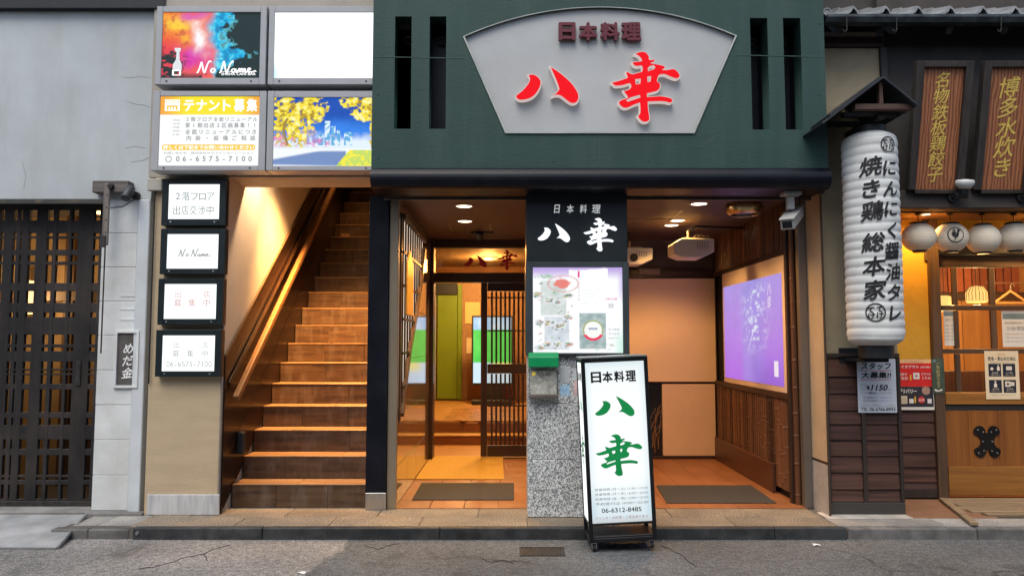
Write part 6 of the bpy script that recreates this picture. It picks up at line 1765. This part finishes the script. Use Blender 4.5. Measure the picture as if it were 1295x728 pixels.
# staff wanted poster
fr, t = sheet('staff_poster', 1084.5, 453.5, 1133.5, 521.5, Y_R - .040, pbr('bluish_paper', (.56, .60, .65), .7, var=.03, bump=.02), 'white staff-wanted poster with black brush writing on the plank dado')
text(fr, 'スタッフ', .10, .80, .88, .93, M_INK, t, .001, .03, .15)
text(fr, '大募集!!', .10, .635, .88, .76, M_INK, t, .001, .03, .1)
M_RINK = pbr('red_ink', (.55, .05, .05), .6, bump=0)
patch(fr, .08, .775, .90, .785, M_RINK, t, .001, 'underline'); patch(fr, .08, .605, .86, .615, M_RINK, t, .001, 'underline')
text(fr, '1150', .34, .41, .78, .52, M_INK, t, .001, .03, .25); text(fr, '時給', .24, .42, .31, .51, M_INK, t, .001, .02); text(fr, '円～', .80, .41, .90, .44, M_INK, t, .001)
for a, b, c, d in ((.08, .43, .22, .52), (.08, .345, .22, .385)):
    stamp(fr, [[(0, 0), (1, 0), (1, 1), (0, 1)], [(.06, .08), (.94, .08), (.94, .92), (.06, .92)]], a, b, c, d, M_INKG, t, .001, (0, 0, 1, 1), 'print_block')
text(fr, '17時30分～', .25, .345, .52, .385, M_INK, t, .001, .01); text(fr, '土日働ける方歓迎', .55, .355, .88, .378, M_INKG, t, .001)
text(fr, '・ホールスタッフ', .10, .265, .48, .295, M_INK, t, .001, .01); text(fr, '・キッチンスタッフ', .10, .205, .52, .238, M_INK, t, .001, .01)
text(fr, '未経験者大歓迎です', .56, .27, .88, .29, pbr('blue_ink', (.15, .2, .5), .6), t, .001); text(fr, '髪型自由・まかない付', .56, .21, .88, .232, MATS['blue_ink'], t, .001)
text(fr, '交通費支給　社員登用あり　シフト相談', .06, .135, .90, .155, M_INKG, t, .001)
patch(fr, .05, .108, .96, .114, M_INKG, t, .001, 'underline'); text(fr, 'TEL 06-6766-8993', .06, .035, .95, .092, M_INK, t, .001, .012)
# red takeaway poster
fr, t = sheet('takeaway_poster', 1133.5, 454.5, 1180.5, 518, Y_RR - .045, M_PAPER, 'red and black takeaway and delivery poster beside the staff-wanted poster')
patch(fr, .015, .93, .985, .995, pbr('peach_ink', (.75, .45, .22), .6), t, .001); text(fr, 'てけてけ', .40, .945, .58, .975, M_RINK, t, .002)
patch(fr, .02, .465, .985, .928, pbr('bright_red_ink', (.62, .025, .022), .5, bump=0), t, .001)
M_WI = pbr('white_ink', (.78, .74, .70), .6, bump=0)
text(fr, 'テイクアウト', .04, .825, .62, .89, M_WI, t, .002, .03); text(fr, 'お持ち帰り', .66, .83, .94, .87, M_WI, t, .002, .01)
text(fr, '店内で', .06, .68, .30, .735, M_WI, t, .002, .02); text(fr, 'ご注文!', .06, .60, .32, .66, M_WI, t, .002, .02); text(fr, 'アプリは', .68, .69, .93, .735, M_WI, t, .002, .02); text(fr, 'こちら!', .70, .61, .93, .66, M_WI, t, .002, .02)
patch(fr, .46, .61, .63, .74, M_WI, t, .002, round_=.008); disc(fr, .545, .675, .010, M_RINK, t, .003)
patch(fr, .37, .59, .41, .70, pbr('yellow_ink', (.75, .45, .03), .6), t, .002)
patch(fr, .02, .06, .985, .462, pbr('charcoal_ink', (.035, .033, .04), .5, bump=0), t, .001)
text(fr, 'デリバリー', .05, .33, .54, .42, M_WI, t, .002, .03)
disc(fr, .79, .385, .038, pbr('plate_ink', (.55, .40, .32), .6, col2=(.25, .09, .05), scale=90), t, .002)
patch(fr, .06, .12, .28, .28, pbr('beige_ink', (.60, .52, .36), .6), t, .002, round_=.008); text(fr, 'Uber', .10, .20, .24, .24, M_INKG, t, .003); text(fr, 'Eats', .10, .15, .24, .19, M_INKG, t, .003)
patch(fr, .33, .13, .45, .22, M_WI, t, .002); patch(fr, .47, .14, .51, .27, MATS['yellow_ink'], t, .002); disc(fr, .66, .20, .030, MATS['bright_red_ink'], t, .002); text(fr, '出前', .58, .17, .74, .23, M_WI, t, .003); patch(fr, .82, .13, .93, .22, M_WI, t, .002)
# narrow green strip
fr, t = sheet('strip_poster', 1178.5, 453, 1194.5, 497, Y_RR - .056, pbr('dark_green_paper', (.06, .085, .06), .5, var=.2), 'narrow dark green strip poster on the door post')
patch(fr, .1, .90, .35, .96, MATS['teal_ink'], t, .001); column_text(fr, 'ご予約承ります', .5, .88, .15, .036, pbr('gold_ink', (.5, .42, .18), .6), t, .001, 0)
stamp(fr, [smooth_poly([(.1, .1), (.4, .0), (.9, .1), (.8, .2), (.5, .1), (.2, .2)])], .15, .05, .8, .12, M_WI, t, .001, name='print_mark')

# ------------------------------------------------------------------ hanging carved boards
M_CARVE = wave_wood('carved_board', (.36, .135, .056), (.17, .058, .025), .5, 11, 7)
M_GOLDL = pbr('gold_leaf', (.70, .50, .11), .45, .1, var=.2, scale=40)
def carved(pxl, pxr, writing, lab, vt, vb, em):
    o = on_y(pxl, 240, 6.10); o2 = on_y(pxr, 240, 6.10)
    top = PZ(78, 5.88, 1185)
    fr = Frame(o, (o2.x - o.x, 0, 0), (0, -.22, top - o.z))
    t = thing('carved_signboard', lab, 'signboard', fr.p(.5, 0), 'carved wooden signboards under the eave')
    def slab(name, u0, v0, u1, v1, a, b, m, bev=.003):
        P = [fr.p(u0, v0, a), fr.p(u1, v0, a), fr.p(u1, v0, b), fr.p(u0, v0, b), fr.p(u0, v1, a), fr.p(u1, v1, a), fr.p(u1, v1, b), fr.p(u0, v1, b)]
        return MB().hexa(P).build(name, m, t, bev)
    slab('board', .13, .0, .87, .955, -.02, .0, M_CARVE)
    M_BF = wood('board_frame', (.052, .042, .036), (.026, .021, .018), 'z', .55, 24)
    slab('frame_side', 0, 0, .13, 1, -.03, .035, M_BF); slab('frame_side', .87, 0, 1, 1, -.03, .035, M_BF)
    slab('frame_top', .1305, .955, .8695, 1.0, -.03, .033, M_BF); slab('frame_bottom', .1305, -.03, .8695, -.0005, -.03, .033, M_BF)
    column_text(fr, writing, .5, vt, vb, em, M_GOLDL, t, .002, .008, .16)
    return t
carved(1146, 1216, '名物鉄板鶏餃子', 'carved board with gilt writing nearer the tall lantern', .92, .06, .135)
carved(1229, 1301, '博多水炊き', 'carved board with gilt writing at the right picture edge', .88, .10, .175)
carved(1312, 1384, '名物鉄板鶏餃子', 'carved board beyond the right picture edge', .92, .06, .135)

# ------------------------------------------------------------------ eave with tiles, gutter, hooks
M_KAWARA = pbr('smoked_roof_tile', (.22, .23, .235), .42, var=.2, scale=10, bump=.15, rnd=.18, dirt=(.38, .38, .37), dirt_amt=.4, dirt_scale=6)
ev = thing('tiled_eave', 'grey pantiled eave with gutter over the wooden restaurant front', 'roof', (4.6, 5.7, 3.9))
Ye = 5.94
xe = PX(1046, 20, Ye); ze1 = PZ(20, Ye, 1150); pitch_x = PX(1084, 20, Ye) - PX(1043, 20, Ye)
def tile_mesh(w):
    pts = []
    for k in range(15):
        t = k / 14
        z = .085 * (math.exp(-((t - .80) / .115) ** 2)) + .03 * t * (t < .7) + .006 * math.sin(t * math.pi * 1.1) * (t < .7) - .004
        pts.append((t * w * 1.04, z))
    L, sl = .32, .36
    V, F_ = [], []
    for (dy, dz) in ((0, 0), (L, L * sl)):
        for x, z in pts: V.append((x, dy, z + dz))
        for x, z in pts: V.append((x, dy, z + dz - .020))
    n = 15
    for k in range(n - 1):
        F_ += [(k, k + 1, 2 * n + k + 1, 2 * n + k), (n + k + 1, n + k, 3 * n + k, 3 * n + k + 1), (k, n + k, n + k + 1, k + 1), (2 * n + k, 2 * n + k + 1, 3 * n + k + 1, 3 * n + k)]
    F_ += [(0, 2 * n, 3 * n, n), (n - 1, 2 * n - 1, 4 * n - 1, 3 * n - 1)]
    me = mesh_from(V, F_, 'roof_tile'); bm = bmesh.new(); bm.from_mesh(me); bmesh.ops.recalc_face_normals(bm, faces=bm.faces); bm.to_mesh(me); bm.free()
    me.materials.append(M_KAWARA); return me
TM = tile_mesh(pitch_x)
for r in range(4):
    for k in range(17):
        o = bpy.data.objects.new('roof_tile', TM); COL.objects.link(o); o.parent = ev
        o.location = Vector((xe + k * pitch_x, Ye + r * .25, ze1 + .005 + r * (.25 * .36 + .012))) - WLOC[ev]
MB().lathe([(.0, .012), (.022, .012), (.026, .02), (.034, .02), (.036, 0), (.036, -.3)], (xe - .01, Ye - .01, ze1 + .02), (0, -1, -.0), 20).build('end_tile', M_KAWARA, ev)
prof = [(Ye + .02, ze1 - .005), (Ye - .045, ze1 - .005), (Ye - .05, ze1 - .03), (Ye - .03, ze1 - .07), (Ye + .02, ze1 - .085)]
MB().prism_x(prof, xe - .02, 7.5).build('gutter', pbr('gutter_metal', (.035, .042, .045), .5, .4, var=.4, scale=12, bump=.2, dirt=(.11, .12, .12), dirt_amt=.5, dirt_scale=6), ev, .003)
MB().hexa([(xe - .02, Ye + .021, ze1 - .085), (7.5, Ye + .021, ze1 - .085), (7.5, 6.35, ze1 + .13), (xe - .02, 6.35, ze1 + .13), (xe - .02, Ye + .021, ze1 - .045), (7.5, Ye + .021, ze1 - .045), (7.5, 6.35, ze1 + .20), (xe - .02, 6.35, ze1 + .20)]).build('eave_boards', M_DKB, ev)
for k in range(9):
    x = xe + .12 + k * .46
    MB().bar((x, Ye + .05, ze1 - .10), (x, 6.2, ze1 + .08), .05, .07).build('rafter', M_DKBZ, ev)
for a in (1067, 1130, 1262):
    c = on_y(a + 4, 20, Ye - .055); d = on_y(a, 40, Ye - .055)
    MB().path([c, Vector((c.x - .004, c.y, d.z + .02)), Vector((c.x - .012, c.y, d.z)), Vector((c.x - .028, c.y, d.z)), Vector((c.x - .036, c.y, d.z + .022))], .004, 6).build('gutter_hook', M_IRON, ev)
# dark siding of the floor above
ub = box('upper_siding', xe - .05, 7.5, 6.50, 6.6, ze1 + .1, TOP, pbr('upper_siding', (.075, .068, .062), .8, var=.2, stretch=(.1, 1, 1), bump=.3), nb, 0)
for k in range(9):
    z = ze1 + .30 + k * .16; box('siding_board', xe - .05, 7.5, 6.47, 6.4995, z, z + .15, MATS['upper_siding'], nb, .003)

# ------------------------------------------------------------------ spotlights on the beam
M_SPH = pbr('spot_white', (.52, .54, .52), .35, var=.06)
for px, py, tilt, lab in ((1206, 240, 0, 'white-headed spotlight on the beam between the carved boards and round lanterns'), (1293, 240, .03, 'white-headed spotlight at the right end of the beam')):
    b = on_y(px - 2, 250, 6.12)
    t = thing('sign_spotlight', lab, 'spotlight', b, 'spotlights on the front beam')
    MB().tube(b, b + Vector((0, -.03, 0)), .045, n=20).build('base', M_BLACKPL, t, .004)
    MB().tube(b + Vector((-.01, -.03, 0)), b + Vector((-.01, -.10, .01)), .016).build('arm', M_BLACKPL, t)
    h = b + Vector((.03, -.11, -.02))
    dirv = Vector((.02 + tilt, -.15, .95)).normalized()
    MB().lathe([(0, -.01), (.032, -.01), (.034, .06), (.036, .075)], h, dirv, 20).build('socket', M_BLACKPL, t, 0, True)
    MB().lathe([(.036, .070), (.05, .080), (.068, .10), (.072, .125), (.064, .142), (.0, .150)], h, dirv, 24).build('head', M_SPH, t, 0, True)

# recessed soffit light
c = on_z(1171, 271, zbm0 + .008)
sl = thing('soffit_downlight', 'small lit downlight in the soffit above the first round lantern', 'downlight', c)
MB().lathe([(.05, .002), (.05, -.006), (.04, -.006), (.038, -.001)], c, n=20).build('ring', M_STEEL, sl)
MB().lathe([(.038, -.001), (0, -.001)], c, n=20).build('lens', M_DLWARM, sl)
lamp('lamp_light', 'SPOT', c + Vector((0, .02, -.03)), 28, (1.0, .55, .16), sl, .05, 150, c + Vector((.1, .3, -1.5)), .8)
for xq, lab in ((4.75, 'small downlight in the soffit over the glazed door'),):
    c = Vector((xq, 6.52, zbm0 + .008))
    sl = thing('soffit_downlight', lab, 'downlight', c)
    MB().lathe([(.05, .002), (.05, -.006), (.04, -.006), (.038, -.001)], c, n=20).build('ring', M_STEEL, sl)
    MB().lathe([(.038, -.001), (0, -.001)], c, n=20).build('lens', M_DLWARM, sl)
    lamp('lamp_light', 'SPOT', c + Vector((0, .02, -.03)), 36, (1.0, .58, .20), sl, .05, 150, c + Vector((0, .1, -1.5)), .8)

# ------------------------------------------------------------------ round paper lanterns
M_RPAP = pbr('lantern_paper', (.82, .72, .56), .75, var=.05, scale=14, bump=.15, bscale=40)
Yl = 6.36
for i, (px, py, lab) in enumerate(((1162, 300, 'round paper lantern hanging nearest the tall lantern'), (1202.5, 300.5, 'round paper lantern bearing a black rooster in a circle'), (1243, 302, 'round paper lantern just right of the rooster one'), (1283, 300, 'round paper lantern cut by the right picture edge'), (1324, 300, 'round paper lantern beyond the right picture edge'))):
    c = on_y(px, py, Yl); R = .138
    t = thing('round_lantern', lab, 'lantern', c + Vector((0, 0, -R)), 'round white lanterns over the door')
    prof = []
    nb_ = 13
    for k in range(nb_ * 4 + 1):
        a = math.radians(-64 + 128 * k / (nb_ * 4))
        r = R * math.cos(a) * 1.0 + .0012 * math.cos(k * math.pi / 2)
        prof.append((max(r, .01), R * .93 * math.sin(a)))
    MB().lathe(prof, c, n=36).build('paper', M_RPAP, t, 0, True)
    for s_, r0 in ((1, .068), (-1, .055)):
        z0 = s_ * R * .93 * math.sin(math.radians(64))
        MB().lathe([(0, z0 + s_ * .016), (r0 - .006, z0 + s_ * .016), (r0, z0 + s_ * .012), (r0, z0 - s_ * .012)], c, n=24).build('cap' if s_ > 0 else 'base_ring', M_BLACKPL, t)
    MB().path([c + Vector((0, 0, .13)), Vector((c.x, c.y, zbm0 - .002))], .004, 6).build('hanger', M_BLACKPL, t)
    MB().lathe([(.012, 0), (.03, -.02), (.012, -.03)], Vector((c.x, c.y, zbm0 + .009)), n=12).build('hook_plate', M_BLACKPL, t)
    if i == 1:
        # printed mark, following the sphere
        pc = Vector((c.x - .032, c.y, c.z + .008))
        def wrap_s(me, cc=c):
            for v in me.vertices:
                d = v.co - cc
                rr = R + .0035
                y2 = rr * rr - d.x * d.x - (d.z / .97) ** 2
                v.co.y = cc.y - math.sqrt(max(y2, 0))
            return me
        n = 40; V, Fc = [], []
        for k in range(n):
            a = 2 * math.pi * k / n
            for r in (.066, .059): V.append((pc.x + r * math.cos(a) * .92, 0, pc.z + r * math.sin(a)))
        Fc = [(2 * k, (2 * k + 2) % (2 * n), (2 * k + 3) % (2 * n), 2 * k + 1) for k in range(n)]
        link('printed_ring', wrap_s(mesh_from([Vector(v) for v in V], Fc)), M_INK, t)
        RO = smooth_poly([(.42, .05), (.46, .05), (.47, .22), (.60, .30), (.70, .45), (.72, .62), (.80, .74), (.90, .80), (.80, .84), (.70, .90), (.62, .82), (.60, .70), (.55, .60), (.50, .70), (.48, .86), (.38, .92), (.34, .84), (.40, .78), (.38, .66), (.34, .74), (.26, .80), (.28, .66), (.20, .60), (.22, .46), (.30, .34), (.40, .26)], 3)
        me = shape_mesh([[((x - .53) * .105, (z - .48) * .115) for x, z in RO]])
        bm = bmesh.new(); bm.from_mesh(me); bmesh.ops.triangulate(bm, faces=bm.faces); bm.to_mesh(me); bm.free()
        for v in me.vertices: v.co = (pc.x + v.co.x, 0, pc.z + v.co.y)
        link('printed_rooster', wrap_s(me), M_INK, t)

# ------------------------------------------------------------------ tall lantern with its little roof
YL = 5.86
c0_, c1_ = on_y(1099.5, 170, YL), on_y(1106.5, 437, YL)
cl = Vector(((c0_.x + c1_.x) / 2, YL, 0)); zb_, zt2 = c1_.z, c0_.z
RL = (PX(1141.5, 330, YL) - PX(1069, 330, YL)) / 2 * .915
tl = thing('tall_lantern', 'tall white ribbed paper lantern with black brush writing', 'lantern', (cl.x, YL, zb_))
M_LPAP = pbr('tall_lantern_paper', (.63, .645, .62), .8, var=.03, scale=6, bump=.05)
prof = []
NR = 25
H = zt2 - zb_
for k in range(NR * 6 + 1):
    t = k / (NR * 6)
    e = min(t, 1 - t)
    r = RL * (1 - .38 * max(0, 1 - e / .045) ** 2.2) - .0075 * (1 - abs(math.sin(math.pi * t * NR)) ** .55)
    prof.append((r, zb_ + H * t))
lm = MB().lathe([(.05, zb_ + .004)] + prof + [(.05, zt2 - .004)], (cl.x, YL, 0), n=64)
vv = np.array([tuple(v) for v in lm.v]); an = np.arctan2(vv[:, 1] - YL, vv[:, 0] - cl.x); rad = np.hypot(vv[:, 1] - YL, vv[:, 0] - cl.x)
dr_ = (fbm(np.cos(an) * 3 + 9, vv[:, 2] * 9 + np.sin(an) * 3, 91, 4) - .5) * .009 * (rad > .15)      # uneven paper
sag = .0022 * np.sin(an * 3 + vv[:, 2] * 2) * (rad > .15)
lm.v = [(cl.x + (r + d_) * math.cos(a), YL + (r + d_) * math.sin(a), z + s_) for a, r, d_, z, s_ in zip(an, rad, dr_, vv[:, 2], sag)]
tm_ = lm.build('paper', M_LPAP, tl, 0, True)
MB().lathe([(.0, zb_ - .10), (.125, zb_ - .10), (.13, zb_ - .09), (.13, zb_ + .003), (.0, zb_ + .003)], (cl.x, YL, 0), n=28).build('base_cap', M_BLACKPL, tl)
MB().lathe([(.0, zt2 - .003), (.13, zt2 - .003), (.13, zt2 + .05), (.0, zt2 + .05)], (cl.x, YL, 0), n=28).build('top_cap', M_BLACKPL, tl)
box('base_bracket', cl.x - .10, cl.x + .10, YL, Y_R - .001, zb_ - .13, zb_ - .101, M_BLACKPL, tl, .004)
box('bracket_plate', cl.x - .14, cl.x + .14, Y_R - .012, Y_R - .0005, zb_ - .16, zb_ - .02, M_BLACKPL, tl, .003)
MB().tube((cl.x, YL, zt2 + .05), (cl.x, YL, zt2 + .22), .02).build('top_stem', M_BLACKPL, tl)
def wrap_l(ang0):
    def w(me):
        bm = bmesh.new(); bm.from_mesh(me)
        bmesh.ops.triangulate(bm, faces=bm.faces)
        xs_ = [v.co.x for v in bm.verts]; a = min(xs_)
        x = a
        while x < max(xs_):
            bmesh.ops.bisect_plane(bm, geom=bm.verts[:] + bm.edges[:] + bm.faces[:], plane_co=(x, 0, 0), plane_no=(1, 0, 0)); x += .012
        bm.to_mesh(me); bm.free()
        for v in me.vertices:
            a = ang0 + v.co.x / RL; r = RL + .0042
            v.co = (cl.x + r * math.sin(a), YL - r * math.cos(a), v.co.z)
        return me
    return w
flx = Frame((-.2, 0, zb_), (.4, 0, 0), (0, 0, H))
va = math.atan2(-cl.x, YL)            # angle that faces the camera
def px_ang(px, py):
    x = PX(px, py, YL - RL * .8) - cl.x
    return math.asin(max(-.97, min(.97, (px - (1101.5 + (py - 166) * 7 / 270)) / 37.0))) + va
a1_ = px_ang(1106, 300); a2_ = px_ang(1130, 300)
def colm(s, ang, ytop, ybot, em): return column_text(flx, s, .5, (PZ(ytop, YL) - zb_) / H, (PZ(ybot, YL) - zb_) / H, em, M_INK, tl, 0, .022, .14, wrap=wrap_l(ang), tall=.95)
colm('焼き鶏', a1_, 204, 286, .165)
colm('総本家', a1_, 296, 383, .165)
colm('にんにく醤油タレ', a2_, 208, 410, .145)
def ring_l(ang, zc, r):
    n = 32; V = []
    for k in range(n):
        a = 2 * math.pi * k / n
        for q in (r, r * .86): V.append((q * math.cos(a), 0, zc + q * math.sin(a)))
    Fc = [(2 * k, (2 * k + 2) % (2 * n), (2 * k + 3) % (2 * n), 2 * k + 1) for k in range(n)]
    link('printed_ring', wrap_l(ang)(mesh_from([Vector(v) for v in V], Fc)), M_INK, tl)
    for ch, dx, dz in (('て', -.030, .02), ('け', -.028, -.026), ('て', .030, .026), ('け', .030, -.02)):
        column_text(Frame((-.2 + dx * r / .07, 0, zb_), (.4, 0, 0), (0, 0, H)), ch, .5, (zc + dz * r / .07 - zb_) / H + .03, (zc + dz * r / .07 - zb_) / H - .03, r * .78, M_INK, tl, 0, .03, .1, wrap=wrap_l(ang))
ring_l(a1_, PZ(396, YL), .072)
ring_l(a2_ - .04, PZ(191, YL), .064)
# little gabled roof
Yg0 = 5.52
ap = on_y(1117, 99, Yg0); le = on_y(1041, 157, Yg0); re = on_y(1161, 134, Yg0)
lr = thing('lantern_roof', 'small dark gabled wooden roof above the tall lantern', 'roof', (ap.x, Y_R, le.z))
def slope(a, b, nm, yb):
    d = (b - a).normalized(); nrm = Vector((-d.z, 0, d.x)); nrm = nrm if nrm.z > 0 else -nrm
    for k, (o_, th) in enumerate(((0, .016), (.0165, .014))):
        a_ = a + nrm * o_; b_ = b + nrm * o_ + d * (0 if k == 0 else -.10)
        P = [a_, b_, b_ + nrm * th, a_ + nrm * th]
        MB().add([(p.x, Yg0 + .0 + .03 * k, p.z) for p in P] + [(p.x, yb, p.z) for p in P], [(0, 1, 2, 3), (7, 6, 5, 4), (0, 4, 5, 1), (1, 5, 6, 2), (2, 6, 7, 3), (3, 7, 4, 0)]).build(nm, pbr('roof_board', (.022, .024, .027), .45, var=.3, stretch=(1, .1, 1), bump=.2), lr, .002)
slope(ap, le, 'roof_slope', Y_R - .002); slope(ap + Vector((.003, 0, 0)), re, 'roof_slope', Y_R - .002)
tb = PZ(136, Yg0 + .08, 1110)
M_RB = wood('roof_timber', (.085, .045, .030), (.05, .026, .018), 'x', .6)
box('tie_beam', PX(1079, 136, Yg0 + .08), PX(1152, 136, Yg0 + .08), Yg0 + .05, Yg0 + .10, tb - .025, tb + .02, M_RB, lr)
box('king_post', PX(1110, 120, Yg0 + .08), PX(1115, 120, Yg0 + .08), Yg0 + .055, Yg0 + .095, tb + .021, PZ(106, Yg0 + .08), M_RB, lr)
for y in (Yg0 + .25, Yg0 + .5): box('roof_bearer', PX(1079, 136, Yg0 + .08), PX(1152, 136, Yg0 + .08), y, y + .05, tb - .02, tb + .02, M_DKB, lr)
box('support_arm', cl.x - .03, cl.x + .03, Yg0 + .12, Y_R - .001, tb - .075, tb - .027, M_DKB, lr)
